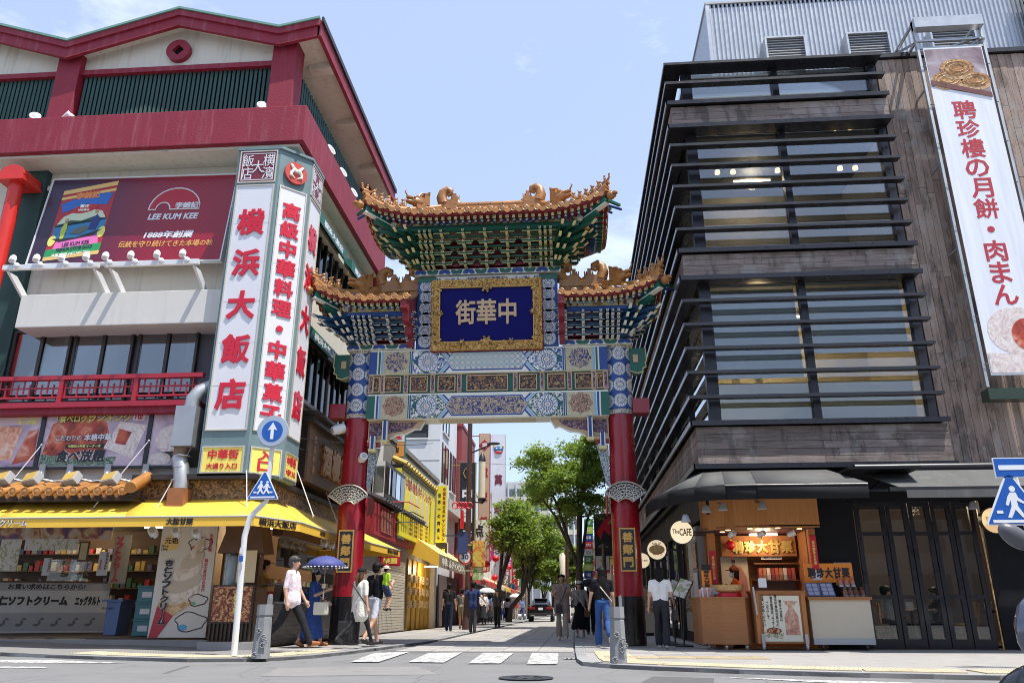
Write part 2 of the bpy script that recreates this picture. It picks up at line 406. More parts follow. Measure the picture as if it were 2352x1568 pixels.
street = obj('street_paving', B().quad((-3.64, 16.75, .004), (-.03, 16.75, .004), (-.03, 140, .004), (-3.64, 140, .004)), SLAB, kind='structure')
def slab_mesh(w, d, h):
 b = B(); b.box((-w / 2, -d / 2, -.03), (w / 2, d / 2, h)); return b.mesh('slab')
ms = slab_mesh(.705, .442, .012)
for j in range(44):
 for i in range(5):
  x = -3.28 + i * .72 + (.0); y = 17.0 + j * .45
  if j % 2: x += .0
  inst('paving_stone', ms, SLAB, street, (x, y, .012 + R.uniform(-.002, .002)))
ms2 = slab_mesh(.60, .60, .008)
for j in range(32):
 for i in range(4):
  if 14.4 + j * .608 < 16.2 and i < 1: continue
  inst('paving_slab', ms2, SLABR, swr, (.50 + i * .608, 14.4 + j * .608, .05 + R.uniform(-.001, .002)))
for j in range(34):
 for i in range(4):
  if i > 2 and j < 6: continue
  inst('paving_slab', ms2, SLABR, swl, (-6.05 + i * .608, 16.3 + j * .608, .052 + R.uniform(-.001, .002)))
td = B().box((-.147, -.147, -.02), (.147, .147, .010))
for i in range(5):
 for j in range(5): td.lathe([(.017, .010), (.010, .017)], (-.118 + i * .059, -.118 + j * .059, 0), 6)
td = td.mesh('tactile'); tb = B().box((-.147, -.147, -.02), (.147, .147, .010))
for i in range(4): tb.box((-.13, -.115 + i * .072, .01), (.13, -.085 + i * .072, .016))
tb = tb.mesh('tactile_bar')
def tact(K, par, off, x0, x1, mesh, zf, rows=2, col=0):
 for a, b in zip(K[:-1], K[1:]):
  L = (b - a).length; d = (b - a).normalized(); nn = Vector((-d.y, d.x)); n = int(L / .3)
  for i in range(n):
   for r in range(rows):
    p = a + d * (.15 + i * .3) + nn * (off + r * .3)
    if x0 < p.x < x1 and p.y < 16.2: inst('tactile_tile', mesh, TACT, par, (p.x, p.y, zf(p.x, p.y) + .004), (0, 0, math.atan2(d.y, d.x)))
tact(KL, swl, .42, -9.0, -4.0, td, zl); tact(KR, swr, .50, .35, 6.2, td, lambda x, y: .05)
for i in range(9):
 for r in range(2): inst('tactile_tile', tb, TACT, swr, (.62 + i * .3, 14.02 + .3 * r, .055), (0, 0, 0))
for q in (((860, 1498), (940, 1496), (870, 1519), (805, 1519)), ((985, 1498), (1062, 1497), (1020, 1520), (938, 1519)), ((1110, 1498), (1180, 1498), (1150, 1522), (1075, 1522)), ((1222, 1498), (1283, 1499), (1280, 1524), (1210, 1524))):
 obj('crosswalk_stripe', B().quad(*[UZ(x, y, .016) for x, y in q]), PAINT, street)
for q in (((-80, 1514), (120, 1514), (300, 1522), (-80, 1520)), ((-80, 1529), (100, 1530), (110, 1533), (-80, 1534)), ((1655, 1554), (1860, 1560), (2400, 1574), (1990, 1571)), ((2000, 1571), (2400, 1584), (2400, 1596), (2060, 1583))):
 obj('road_line', B().quad(*[UZ(x, y, .006) for x, y in q]), PAINT, kind='structure')
for q, m in ((((640, 1532), (960, 1530), (1010, 1548), (600, 1552)), CONCL), (((1500, 1552), (1640, 1556), (1640, 1575), (1460, 1572)), mat('old_asphalt', (.10, .10, .10), .9, var=.25, vs=9, bm=.4, bs=120))):
 obj('road_patch', B().quad(*[UZ(x, y, .003) for x, y in q]), m, kind='structure')
for x, y in ((905, 1493), (1328, 1512)):
 p = UZ(x, y, .006); t = thing('drain_grate', 'iron gutter grate at the %s kerb by the crosswalk' % ('left' if x < 1000 else 'right'), 'drain', p); bx('pit', (p.x - .25, p.y - .15, .004), (p.x + .25, p.y + .15, .007), BLACK, t)
 for i in range(7): bx('bar', (p.x - .25 + i * .075, p.y - .15, .007), (p.x - .21 + i * .075, p.y + .15, .014), KERB, t)
c = UZ(1208, 1556, .01)
mh = thing('manhole_cover', 'round dark iron manhole cover set in the grey road asphalt', 'manhole cover', c)
obj('ring', B().lathe([(.34, .0), (.34, .008), (.30, .010)], c, 28), DARK, mh); obj('lid', B().lathe([(.29, -.004), (.29, .009), (.02, .011)], c, 28), mat('iron', (.06, .055, .055), .5, metal=.5, var=.4, vs=20), mh)
for i in range(8): obj('rib', B().cbox((c.x + .17 * math.cos(i * .785), c.y + .17 * math.sin(i * .785), c.z + .012), (.05, .05, .008)), DARK, mh)
# ================================================================ the gate
def m_rosette(name, c1, c2):
 m, p = newmat(name); u, v, _ = sep(co('U')); x = u - .5; y = v - .5
 r = (x * x + y * y).f('SQRT') * 2; a = y.f('ARCTAN2', x) / (2 * math.pi)
 def ring(r0, r1, n, ph=0., w=.37): return (r > r0) * (r < r1) * ((((a * n + ph).f('FRACT') - .5).f('ABSOLUTE')) < w)
 col = mix(ring(.24, .38, 12), (.74, .76, .78), c1); col = mix(ring(.43, .58, 18, .5), col, c2)
 col = mix(ring(.63, .80, 14, .25, .30), col, c1); col = mix(ring(.70, .76, 14, .25, .18), col, (.74, .76, .78)); col = mix(ring(.85, .93, 28, 0, .33), col, c2)
 col = mix(r < .17, col, (.52, .40, .26)); col = mix(r > .955, col, (.02, .02, .03)); _set(p.inputs['Base Color'], col); p.inputs['Roughness'].default_value = .4; return m
ROS = m_rosette('rosette_paint', (.01, .03, .16), (.008, .05, .045))
def m_scroll(name, base, line, dk, sc=9., thr=.10):
 m, p = newmat(name); P = co('P'); q = mix(.12, P, X_(X_.nt.nodes.new('ShaderNodeTexNoise').outputs[1]), 'LINEAR_LIGHT')
 d = voro(q, sc, 'DISTANCE_TO_EDGE'); e = voro(q, sc, 'F1')
 col = mix(d < thr, base, line); col = mix((d > thr) * (d < thr * 1.5), col, dk); col = mix(e < .16, col, line)
 _set(p.inputs['Base Color'], col); p.inputs['Roughness'].default_value = .42; return m
SCRB = m_scroll('scroll_blue', (.02, .07, .30), (.70, .72, .70), (.01, .02, .05))
SCRG = m_scroll('scroll_green', (.02, .10, .09), (.70, .72, .68), (.01, .02, .03), 11)
SCRT = m_scroll('scroll_tan', (.42, .40, .26), (.60, .52, .34), (.20, .22, .14), 22)
SCRR = m_scroll('scroll_copper', (.50, .28, .17), (.12, .05, .03), (.6, .5, .35), 20, .12)
def m_dragon(name, bg, fg):
 m, p = newmat(name); P = co('P'); n = noise(P, 7., 3, .5, 2.2); d = voro(P, 45, 'DISTANCE_TO_EDGE')
 k = ((n - .5).f('ABSOLUTE') < .06); col = mix(k, bg, mix(d < .06, fg, (fg[0] * .4, fg[1] * .4, fg[2] * .4)))
 _set(p.inputs['Base Color'], col); p.inputs['Roughness'].default_value = .42; return m
DRG = m_dragon('dragon_on_blue', (.02, .04, .18), (.58, .44, .25))
def m_lattice():
 m, p = newmat('lattice_paint'); x, y, z = sep(co('P')); u = x * 7.2; v = z * 7.2
 fu = (u.f('FRACT') - .5).f('ABSOLUTE'); fv = (v.f('FRACT') - .5).f('ABSOLUTE'); d = fu + fv
 ch = ((u + .5).f('FLOOR') + (v + .5).f('FLOOR')).f('PINGPONG', 1.0)
 col = mix(d > .5, mix(ch, (.62, .66, .50), (.40, .60, .70)), (.66, .68, .64)); col = mix(((d - .5).f('ABSOLUTE')) < .07, col, (.03, .03, .04)); col = mix(d < .12, col, (.03, .08, .30)); col = mix(d > .9, col, (.5, .3, .2))
 _set(p.inputs['Base Color'], col); p.inputs['Roughness'].default_value = .4; return m
LAT = m_lattice()
def m_carve(name, cols, sc=16, bs=1.0):
 m, p = newmat(name); P = co('P'); n = noise(P, sc, 4, .6, 1.5); _set(p.inputs['Base Color'], ramp(n, cols)); p.inputs['Roughness'].default_value = .45; bump(p, n, bs, .05); return m
CARV = m_carve('painted_carving', [(.36, (.006, .01, .02)), (.46, (.02, .06, .08)), (.52, (.22, .06, .07)), (.6, (.40, .26, .12)), (.75, (.6, .46, .26))], 14)
QUE = m_carve('bracket_carving', [(.34, (.02, .01, .02)), (.45, (.04, .10, .12)), (.52, (.30, .04, .08)), (.6, (.40, .42, .5)), (.7, (.10, .05, .2))], 17)
GCARV = m_carve('gilt_carving', [(.33, (.03, .012, .004)), (.45, (.30, .15, .03)), (.56, (.68, .44, .14)), (.75, (.78, .60, .28))], 15, 1.0)
MEAN = m_carve('meander_band', [(.46, (.05, .04, .04)), (.52, (.66, .60, .46))], 40, .1)
DGB = mat('bracket_blue', (.010, .055, .13), .45, var=.15); DGG = mat('bracket_green', (.012, .085, .05), .45, var=.15)
PLQ = mat('plaque_navy', (.003, .003, .10), .5, var=.15, spec=.15)
SLATE = mat('slate_plaque', (.022, .026, .035), .4, var=.2)
DRED = mat('dark_red_board', (.20, .014, .022), .5, var=.2)
GX, GY = -2.02, 18.8
gate = thing('gate', 'ornate red-pillared street gate with tiled roofs, painted beams and blue name plaque', 'gate', (GX, GY, 0))
def disc(b, c, r, nrm_y=-1, n=28):
 i = len(b.v); b.v.append(c); b.v += [(c[0] + r * math.cos(t * 2 * math.pi / n), c[1], c[2] + r * math.sin(t * 2 * math.pi / n)) for t in range(n)]
 for t in range(n):
  t2 = (t + 1) % n; b.uv[len(b.f)] = ((.5, .5),) + tuple((.5 + .5 * math.cos(q * 2 * math.pi / n), .5 + .5 * math.sin(q * 2 * math.pi / n)) for q in (t, t2)); b._f((i, i + 1 + t, i + 1 + t2))
 return b
def rosette(par, x, y, z, r): return obj('rosette', disc(B(), (x, y, z), r), ROS, par)
for px in (-5.30, 1.25):
 s = -1 if px < GX else 1
 pl = obj('pillar', B().lathe([(.335, 1.1), (.33, 2.4), (.305, 5.3)], (px, GY, 0), 32), ORED, gate, sm=True)
 obj('base', B().lathe([(.352, .02), (.346, .6), (.338, 1.1)], (px, GY, 0), 32), mat('pillar_black', (.008, .008, .010), .25, var=.2, coat=.3), pl, sm=True)
 pt = obj('painted_shaft', B().lathe([(.312, 5.3), (.312, 7.1)], (px, GY, 0), 32), BLUEM, gate, sm=True)
 for z in (5.31, 6.98): obj('meander_band', B().lathe([(.322, z), (.322, z + .11)], (px, GY, 0), 32), MEAN, pt, sm=True)
 for k in range(4):
  zc = 5.63 + k * .40
  for aa in (-150, -90, -30):
   b = B(); n = 24; Rr = .175
   for ri in range(4):
    for t in range(n):
     rr = max(Rr * ri / 3, .001); du = rr * math.cos(t * 2 * math.pi / n); dv = rr * math.sin(t * 2 * math.pi / n); th = rad(aa) + du / .318
     b.v.append((px + .3165 * math.cos(th), GY + .3165 * math.sin(th), zc + dv))
   for ri in range(3):
    for t in range(n):
     t2 = (t + 1) % n; uvp = [(.5 + .5 * q / 3 * math.cos(w * 2 * math.pi / n), .5 + .5 * q / 3 * math.sin(w * 2 * math.pi / n)) for q, w in ((ri, t), (ri + 1, t), (ri + 1, t + 1), (ri, t + 1))]
     b.uv[len(b.f)] = tuple(uvp); b._f((ri * n + t, ri * n + n + t, ri * n + n + t2, ri * n + t2))
   obj('rosette', b, ROS, pt, sm=True)
 # red tie-beam stub and green cloud-shaped beam end outside the pillar
 obj('tie_beam_end', B().box((px + s * .29, GY - .2, 5.33), (px + s * .70, GY + .2, 5.70)), ORED, gate, bevel=.01)
 prof = [(0, 0), (.18, -.06), (.30, -.02), (.30, .06), (.38, .10), (.36, .20), (.40, .28), (.38, .58), (0, .58)]
 be = obj('beam_end', B().xz([(px + s * (.28 + u), 6.42 + v) for u, v in prof], GY - .17, GY + .17), GREENM, gate)
 obj('edging', B().xz([(px + s * (.28 + u * 1.07), 6.40 + v * 1.03) for u, v in prof], GY - .165, GY - .12), LINEY, be)
 obj('knob', B().cbox((px + s * .42, GY - .19, 6.72), (.13, .04, .2)), TAN, be, bevel=.015)
 # fan-shaped openwork lamp shades and the slate name boards
 fan = thing('fan_plate', 'silver openwork fan plate on the %s red gate pillar' % ('left' if s < 0 else 'right'), 'ornament', (px, GY - .45, 3.0), group='fan plates on the gate pillars')
 zc, yc = wz(795, 1113, GY - .46) - .57, GY - .46; arc = [(px + r * math.sin(t), zc + r * math.cos(t)) for r, ts in ((.57, np.linspace(-.98, .98, 15)), (.19, np.linspace(.98, -.98, 9))) for t in ts]
 obj('backing', B().xz(arc, yc + .02, yc + .03), mat('fan_back', (.045, .04, .035), .6, var=.2), fan)
 rim = [(p[0], yc, p[1]) for p in arc]; obj('rim', B().tube(rim + rim[:1], .016, 6, False), mat('fan_metal', (.40, .38, .33), .42, metal=.6, var=.2), fan, sm=True)
 lv = B().ell((0, 0, 0), (.036, .008, .013), 8, 4).mesh('leaf', 30)
 for i in range(11):
  for j in range(5):
   t = (i - 5) * .178; r = .24 + j * .066
   for q in (-1, 1):
    inst('leaf', lv, mat('fan_leaf', (.52, .50, .44), .4, metal=.4, var=.15), fan, (px + r * math.sin(t) + q * .02, yc, zc + r * math.cos(t)), (0, -t + q * (.7 + .5 * (j % 2)) + 1.2 * ((i + j) % 2), 0))
 for q in (-1, 1): obj('stay', B().beam((px + q * .2, yc + .03, 3.25), (px + q * .2, GY - .28, 3.25), .03, .03), DARK, fan)
 # the red side fan behind the pillar
 if s < 0: obj('side_fan', B().yz([(GY + .05 + .62 * math.sin(t) * k, 2.72 + .70 * math.cos(t) * k) for k, ts in ((1, np.linspace(-.78, .78, 9)), (.4, np.linspace(.78, -.78, 5))) for t in ts], px + .40, px + .43), ORED, gate)
 else: obj('side_fan', B().yz([(GY + .05 + .62 * math.sin(t) * k, 2.72 + .70 * math.cos(t) * k) for k, ts in ((1, np.linspace(-.78, .78, 9)), (.4, np.linspace(.78, -.78, 5))) for t in ts], px - .43, px - .40), ORED, gate)
 nb = thing('name_board', 'slate board with gilt characters low on the %s gate pillar' % ('left' if s < 0 else 'right'), 'sign', (px, GY - .36, 1.6), group='name boards on the gate pillars')
 bx('panel', (px - .155, GY - .375, 1.66), (px + .155, GY - .335, 2.56), SLATE, nb)
 for a, b_ in (((px - .18, 1.63), (px + .18, 1.66)), ((px - .18, 2.56), (px + .18, 2.59)), ((px - .18, 1.66), (px - .155, 2.56)), ((px + .155, 1.66), (px + .18, 2.56))):
  bx('frame', (a[0], GY - .39, a[1]), (b_[0], GY - .33, b_[1]), GOLD, nb)
 text('善鄰門', GOLD, nb, (px, GY - .374, 2.11), XP, ZP, .25, .82, .035, .012, vertical=True, each=True, gap=.86, name='character')
# ---- beams
XL, XR = -5.02, .97
def loop(pts, y0, m, par, name): return obj(name, B().xz(pts, y0, y0 + .05), m, par)
def cham(x0, x1, z0, z1, k): return [(x0 + k, z0), (x1 - k, z0), (x1, (z0 + z1) / 2), (x1 - k, z1), (x0 + k, z1), (x0, (z0 + z1) / 2)]
for (z0, z1, cartm, endm, medm, base, kind) in ((6.40, 7.05, LAT, SCRT, DRG, BLUEM, 0), (5.25, 5.90, DRG, SCRT, SCRR, GREENM, 1)):
 y = 18.47; hh = z1 - z0; zc = (z0 + z1) / 2
 bm_ = obj('painted_beam', B().box((XL, y, z0), (XR, y + .66, z1)), LINEW, gate, bevel=.05)
 y -= .004
 hw = (XR - XL) / 2; mc = (XL + XR) / 2
 for s in (-1, 1):
  e = lambda a: mc + s * a
  def st(a, b_, m, yy): return obj('painted_band', B().box((e(a), yy, z0 + .012), (e(b_), yy + .05, z1 - .05)), m, bm_)
  st(hw, hw - .20, base, y - .002); st(hw - .24, hw - .29, BLUEM if kind else GREENM, y); st(hw - .31, hw - .36, LBLUE, y)
  ex = obj('end_panel', B().box((e(hw - .36), y - .002, z0 + .012), (e(hw - 1.02), y + .05, z1 - .05)), endm, bm_)
  n = 32; obj('medallion', B().xz([(e(hw - .69) + (.275 + .025 * math.cos(8 * t * 2 * math.pi / n)) * math.cos(t * 2 * math.pi / n), zc + .0 + (.255 + .02 * math.cos(8 * t * 2 * math.pi / n)) * math.sin(t * 2 * math.pi / n)) for t in range(n)], y - .008, y + .03), medm, ex)
  st(hw - 1.03, hw - 1.06, GREENM, y - .001); st(hw - 1.075, hw - 1.11, BLUEM, y - .001)
  # chevrons
  def chev(a, w, m, k=.30):
   return obj('chevron', B().xz([(e(a), z0 + .012), (e(a - k), zc), (e(a), z1 - .05), (e(a - w), z1 - .05), (e(a - w - k), zc), (e(a - w), z0 + .012)], y, y + .03), m, bm_)
  fld = obj('scroll_field', B().xz([(e(hw - 1.12), z0 + .012), (e(hw - 1.12), z1 - .05), (e(hw - 1.72), z1 - .05), (e(hw - 2.02), zc), (e(hw - 1.72), z0 + .012)], y - .001, y + .03), SCRB if kind == 0 else SCRG, bm_)
  for q, (dz, rr) in ((0, (0, .22)),): rosette(fld, e(hw - 1.50), y - .006, zc - .02, .265)
  y -= .0
  for a, w, m in ((hw - 1.12, .05, GREENM), (hw - 1.185, .045, BLUEM)):
   for zz in (z0 + .012, z1 - .05): obj('chevron', B().xz([(e(a), zc), (e(a - w * 1.3), zc), (e(a - .28 - w * 1.3), zz), (e(a - .28), zz)], y - .003, y + .02), m, bm_)
  for a, w, m in ((hw - 1.72, .045, GREENM), (hw - 1.79, .06, LBLUE), (hw - 1.875, .06, BLUEM)): chev(a, w, m, .27)
 cart = cham(mc - 1.03, mc + 1.03, z0 + .06, z1 - .09, .16)
 for k, m in ((1.0, BLUEM), (.965, LINEW), (.94, cartm)):
  loop([(mc + (u - mc) * (1 - (1 - k) * .5), zc + (v - zc) * (k if k == 1 else k - .10)) for u, v in cart], y - .003 - (1 - k) * .12, m, bm_, 'cartouche')
 # underside stripe
 obj('soffit_panel', B().box((mc - 1.2, y + .10, z0 - .003), (mc + 1.2, y + .56, z0 + .01)), SCRT, bm_)
# frieze with carved panels
fz = bx('frieze', (XL, 18.58, 5.90), (XR, 19.0, 6.40), GREENM, gate)
mc = (XL + XR) / 2; hw = (XR - XL) / 2
pan = [(0, .50)] + [(s * a, w) for s in (-1, 1) for a, w in ((1.02, .205), (1.72, .205), (2.40, .205), (2.80, .07))]
for c, w in pan:
 x = mc + c; p = bx('carved_panel', (x - w, 18.565, 5.97), (x + w, 18.60, 6.34), CARV, fz)
 for a, b_ in (((x - w - .02, 5.95), (x + w + .02, 5.975)), ((x - w - .02, 6.335), (x + w + .02, 6.36)), ((x - w - .02, 5.975), (x - w + .005, 6.335)), ((x + w - .005, 5.975), (x + w + .02, 6.335))): bx('frame', (a[0], 18.53, a[1]), (b_[0], 18.575, b_[1]), TAN, p)
 bb = B(); rr = random.Random(int(c * 100) + 500)
 for k in range(int(16 * w / .2)):
  bb.ell((x + rr.uniform(-w * .85, w * .85), 18.56, rr.uniform(6.01, 6.30)), (rr.uniform(.015, .05), .025, rr.uniform(.012, .03)), 6, 4, Matrix.Rotation(rr.uniform(0, 3), 3, 'Y'))
 obj('relief', bb, m_carve('relief_gilt', [(.35, (.05, .10, .12)), (.46, (.34, .20, .08)), (.6, (.62, .45, .2))], 12) if 'relief_gilt' not in MATS else MATS['relief_gilt'], p, sm=True, kind='stuff')
for s in (-1, 1):
 for a in (.70, 1.37, 2.05, 2.64, 2.94):
  x = mc + s * a; q = bx('frieze_post', (x - .058, 18.535, 5.93), (x + .058, 18.60, 6.42), TAN, fz)
  bx('inlay', (x - .035, 18.531, 5.97), (x + .035, 18.56, 6.37), QUE, q)
def cloudband(x0, x1, y, z, par, h=.13):
 n = max(2, int((x1 - x0) / .31)); w = (x1 - x0) / n
 cb = bx('cloud_band', (x0, y, z), (x1, y + .5, z + h), LINEW, par)
 for i in range(n):
  u = x0 + i * w; up = i % 2; sg = [(0, .1), (.12, .02), (.35, .06), (.5, .30), (.65, .06), (.88, .02), (1, .1), (1, .45), (.85, .95), (.5, 1.0), (.15, .95), (0, .45)]
  obj('cloud_head', B().xz([(u + w * (.03 + .94 * a), z + h * ((1 - b_) if up else b_) * .86 + h * .07) for a, b_ in sg], y - .012, y + .02), GREENM if up else BLUEM, cb)
cloudband(-5.62, -3.95, 18.44, 7.06, gate); cloudband(-.15, 1.58, 18.44, 7.06, gate)
# centre bay
for x0 in (-3.86, -.70):
 q = bx('bay_post', (x0, 18.50, 7.06), (x0 + .47, 19.1, 9.0), BLUEM, gate)
 bx('edging', (x0 + .02, 18.495, 7.10), (x0 + .45, 18.52, 8.92), BLUEM, q)
 for k in range(6): rosette(q, x0 + .235, 18.488, 7.27 + k * .30, .185)
 bx('green_cap', (x0 - .01, 18.48, 8.88), (x0 + .48, 18.6, 9.02), GREENM, q)
bx('bay_panel', (-3.40, 18.60, 7.05), (-.69, 19.0, 9.0), DRED, gate)
tb_ = bx('top_beam', (-3.40, 18.49, 8.78), (-.69, 19.1, 9.04), LINEW, gate)
obj('cartouche', B().xz(cham(-2.65, -1.45, 8.80, 9.0, .10), 18.484, 18.5), DRG, tb_)
for s in (-1, 1):
 obj('scroll_field', B().xz([(-2.05 + s * a, z) for a, z in ((.75, 8.8), (.86, 8.99), (1.1, 8.99), (1.1, 8.8))], 18.484, 18.5), SCRB, tb_)
 for a, m in ((.68, BLUEM), (1.16, BLUEM), (1.22, GREENM)): obj('painted_band', B().xz([(-2.05 + s * (a + u), z) for u, z in ((-.02, 8.8), (.07, 8.99), (.11, 8.99), (.02, 8.8))], 18.483, 18.5), m, tb_)
cloudband(-3.95, -.14, 18.42, 9.06, gate, .15)
# plaque
pq = thing('name_plaque', 'navy gate plaque in carved gilt frame with large gold characters', 'plaque', (-2.03, 18.3, 6.95))
pm = Matrix.Translation((-2.03, 18.42, 6.97)) @ Matrix.Rotation(rad(8), 4, 'X')
PW, PH, fw = 1.40, 1.83, .20
obj('panel', B().box((-PW + fw, -.02, fw), (PW - fw, .04, PH - fw), pm), PLQ, pq)
obj('backing', B().box((-PW - .03, .04, -.04), (PW + .03, .09, PH + .02), pm), DRED, pq)
for a, b_ in (((-PW, 0), (PW, fw)), ((-PW, PH - fw), (PW, PH)), ((-PW, fw), (-PW + fw, PH - fw)), ((PW - fw, fw), (PW, PH - fw))):
 fr = obj('frame', B().box((a[0], -.06, a[1]), (b_[0], .05, b_[1]), pm), GCARV, pq)
 bb = B(); hz = abs(b_[0] - a[0]) > abs(b_[1] - a[1]); n = 90 if hz else 46
 for k in range(n):
  u = a[0] + (b_[0] - a[0]) * R.random(); v = a[1] + (b_[1] - a[1]) * R.random(); t = R.uniform(0, 6.3); rr = R.uniform(.022, .042)
  pts = [pm @ Vector((u + rr * (1 - j * .11) * math.cos(t + j * .8), -.065 - .004 * j, v + rr * (1 - j * .11) * math.sin(t + j * .8))) for j in range(7)]
  bb.tube(pts, [.013 - .001 * j for j in range(7)], 5)
 obj('scrollwork', bb, GOLD, fr, sm=True, kind='stuff')
for a, b_ in (((-PW + fw, fw), (PW - fw, fw + .02)), ((-PW + fw, PH - fw - .02), (PW - fw, PH - fw)), ((-PW + fw, fw + .02), (-PW + fw + .02, PH - fw - .02)), ((PW - fw - .02, fw + .02), (PW - fw, PH - fw - .02))):
 obj('inner_moulding', B().box((a[0], -.075, a[1]), (b_[0], 0, b_[1]), pm), GOLD, pq)
for u, v, s in ((0, .22, .10), (0, PH - .22, .10), (-.62, .2, .06), (.62, .2, .06), (-1.18, .95, .06), (1.18, .95, .06)):
 b = B(); b.ell(tuple(pm @ Vector((u, -.09, v))), (s, .05, s * .9), 10, 6)
 for k in range(7): b.ell(tuple(pm @ Vector((u + s * 1.2 * math.cos(k), -.09, v + s * 1.1 * math.sin(k)))), s * .32, 6, 4)
 obj('mask_boss', b, GCARV, pq, sm=True)
for s in (-1, 1):
 for v in (.26, PH - .26): obj('corner_clasp', B().box((-.07, -.02, -.018), (.07, .0, .018), pm @ Matrix.Translation((s * 1.2, -.075, v)) @ Matrix.Rotation(-s * .5 * (1 if v > 1 else -1), 4, 'Y')), GOLD, pq)
ux = (pm.to_3x3() @ ZP)
text('街華中', TAN, pq, pm @ Vector((-.0, -.02, .98)), XP, ux, 1.60, .68, .022, .03, each=True, gap=1.0, name='character')
# ---- queti wings below the lower beam
for px, s in ((-5.30, 1), (1.25, -1)):
 e = lambda u: px + s * (.31 + u)
 q = obj('bracket_wing', B().xz([(e(0), 5.24), (e(1.42), 5.24), (e(1.30), 5.02), (e(1.18), 5.04), (e(.95), 4.92), (e(.72), 4.90), (e(.55), 4.80), (e(.0), 4.76)], 18.66, 18.80), TAN, gate)
 obj('carving', B().xz([(e(.03), 5.20), (e(.40), 5.20), (e(.40), 4.90), (e(.03), 4.86)], 18.645, 18.7), QUE, q)
 obj('carving', B().xz([(e(.50), 5.20), (e(1.22), 5.20), (e(1.12), 5.09), (e(.9), 5.0), (e(.50), 4.93)], 18.645, 18.7), QUE, q)
 obj('edging', B().tube([(e(1.42), 18.66, 5.23), (e(1.30), 18.66, 5.01), (e(1.18), 18.66, 5.03), (e(.95), 18.66, 4.91), (e(.72), 18.66, 4.88), (e(.55), 18.66, 4.79)], .022, 6), LINEW, q)
 for u, z0, z1 in ((.45, 4.72, 5.24), (.16, 4.50, 4.86)):
  c = obj('bracket_arm', B().xz([(e(u - .05), z0), (e(u + .05), z0), (e(u + .06), z1), (e(u - .06), z1)], 18.50, 18.64), BLUEM, q)
  for d in (-1, 1): obj('edging', B().box((e(u + d * .05 - .012), 18.48, z0 + .02), (e(u + d * .05 + .012), 18.6, z1 - .02)), LINEW, c)
  obj('bowl', B().xz([(e(u - .08), z0 - .05), (e(u + .08), z0 - .05), (e(u + .10), z0 + .02), (e(u - .10), z0 + .02)], 18.47, 18.68), LINEY, c)
 obj('arm', B().box((e(0), 18.6, 4.60), (e(.32), 18.72, 4.70)), ORED, q)
 obj('arm', B().box((e(.0), 18.58, 4.70), (e(.5), 18.7, 4.76)), TAN, q)
 obj('hanging_scroll_board', B().xz([(e(.02), 4.58), (e(.30), 4.58), (e(.22), 4.2), (e(.10), 3.62), (e(.02), 3.60)], 18.70, 18.80), m_scroll('wave_scroll', (.06, .05, .20), (.45, .52, .50), (.02, .10, .08), 16, .13) if 'wave_scroll' not in MATS else MATS['wave_scroll'], gate)
# ---- bracket sets (dougong)
def dougong(tiers, dz, dy, body, line):
 b = B()
 def arm(x0, x1, y, z, h=.075, d=.07):
  b.mi = 0; k = (x1 - x0) * .16
  b.xz([(x0, z + h * .75), (x0 + k * .4, z + h * .2), (x0 + k, z), (x1 - k, z), (x1 - k * .4, z + h * .2), (x1, z + h * .75), (x1, z + h), (x0, z + h)], y, y + d)
  b.mi = 1; b.box((x0 + k * .5, y - .006, z - .004), (x1 - k * .5, y + .01, z + .016)); b.box((x0, y - .006, z + h - .012), (x1, y + .01, z + h + .004))
  for x in (x0, x1):
   b.mi = 0; b.cbox((x, y + d / 2, z + h + .03), (.07, .09, .05)); b.mi = 1; b.cbox((x, y + d / 2, z + h + .058), (.09, .10, .014))
 for k in range(tiers):
  z = k * dz; y = -k * dy
  arm(-.215, .215, y - .07, z + .09)
  b.mi = 0; b.yz([(y + .10, z), (y - dy - .05, z), (y - dy - .10, z + .05), (y - dy - .10, z + .09), (y + .10, z + .09)], -.034, .034)
  b.mi = 1; b.cbox((0, y - dy - .107, z + .068), (.056, .016, .056)); b.box((-.036, y - dy - .06, z - .006), (.036, y + .05, z + .008))
  b.mi = 0; b.cbox((0, y - dy - .107 - .006, z + .068), (.03, .012, .03))
  b.mi = 0; b.cbox((0, y - .02, z + .02), (.10, .12, .025))
 return b
def corner_arm(n, dz, dy, body, line):
 b = B()
 for k in range(n):
  z = k * dz; L = dy * (k + 1) * 1.35 + .12
  b.mi = 0; b.yz([(.05, z), (-L, z + .03), (-L - .09, z + .10), (-L + .02, z + .085), (-L * .6, z + .12), (.05, z + .11)], -.03, .03)
  b.mi = 1; b.yz([(-L + .03, z + .022), (-L - .01, z + .026), (-L - .10, z + .10), (-L - .085, z + .108), (-L, z + .04)], -.034, .034)
 return b
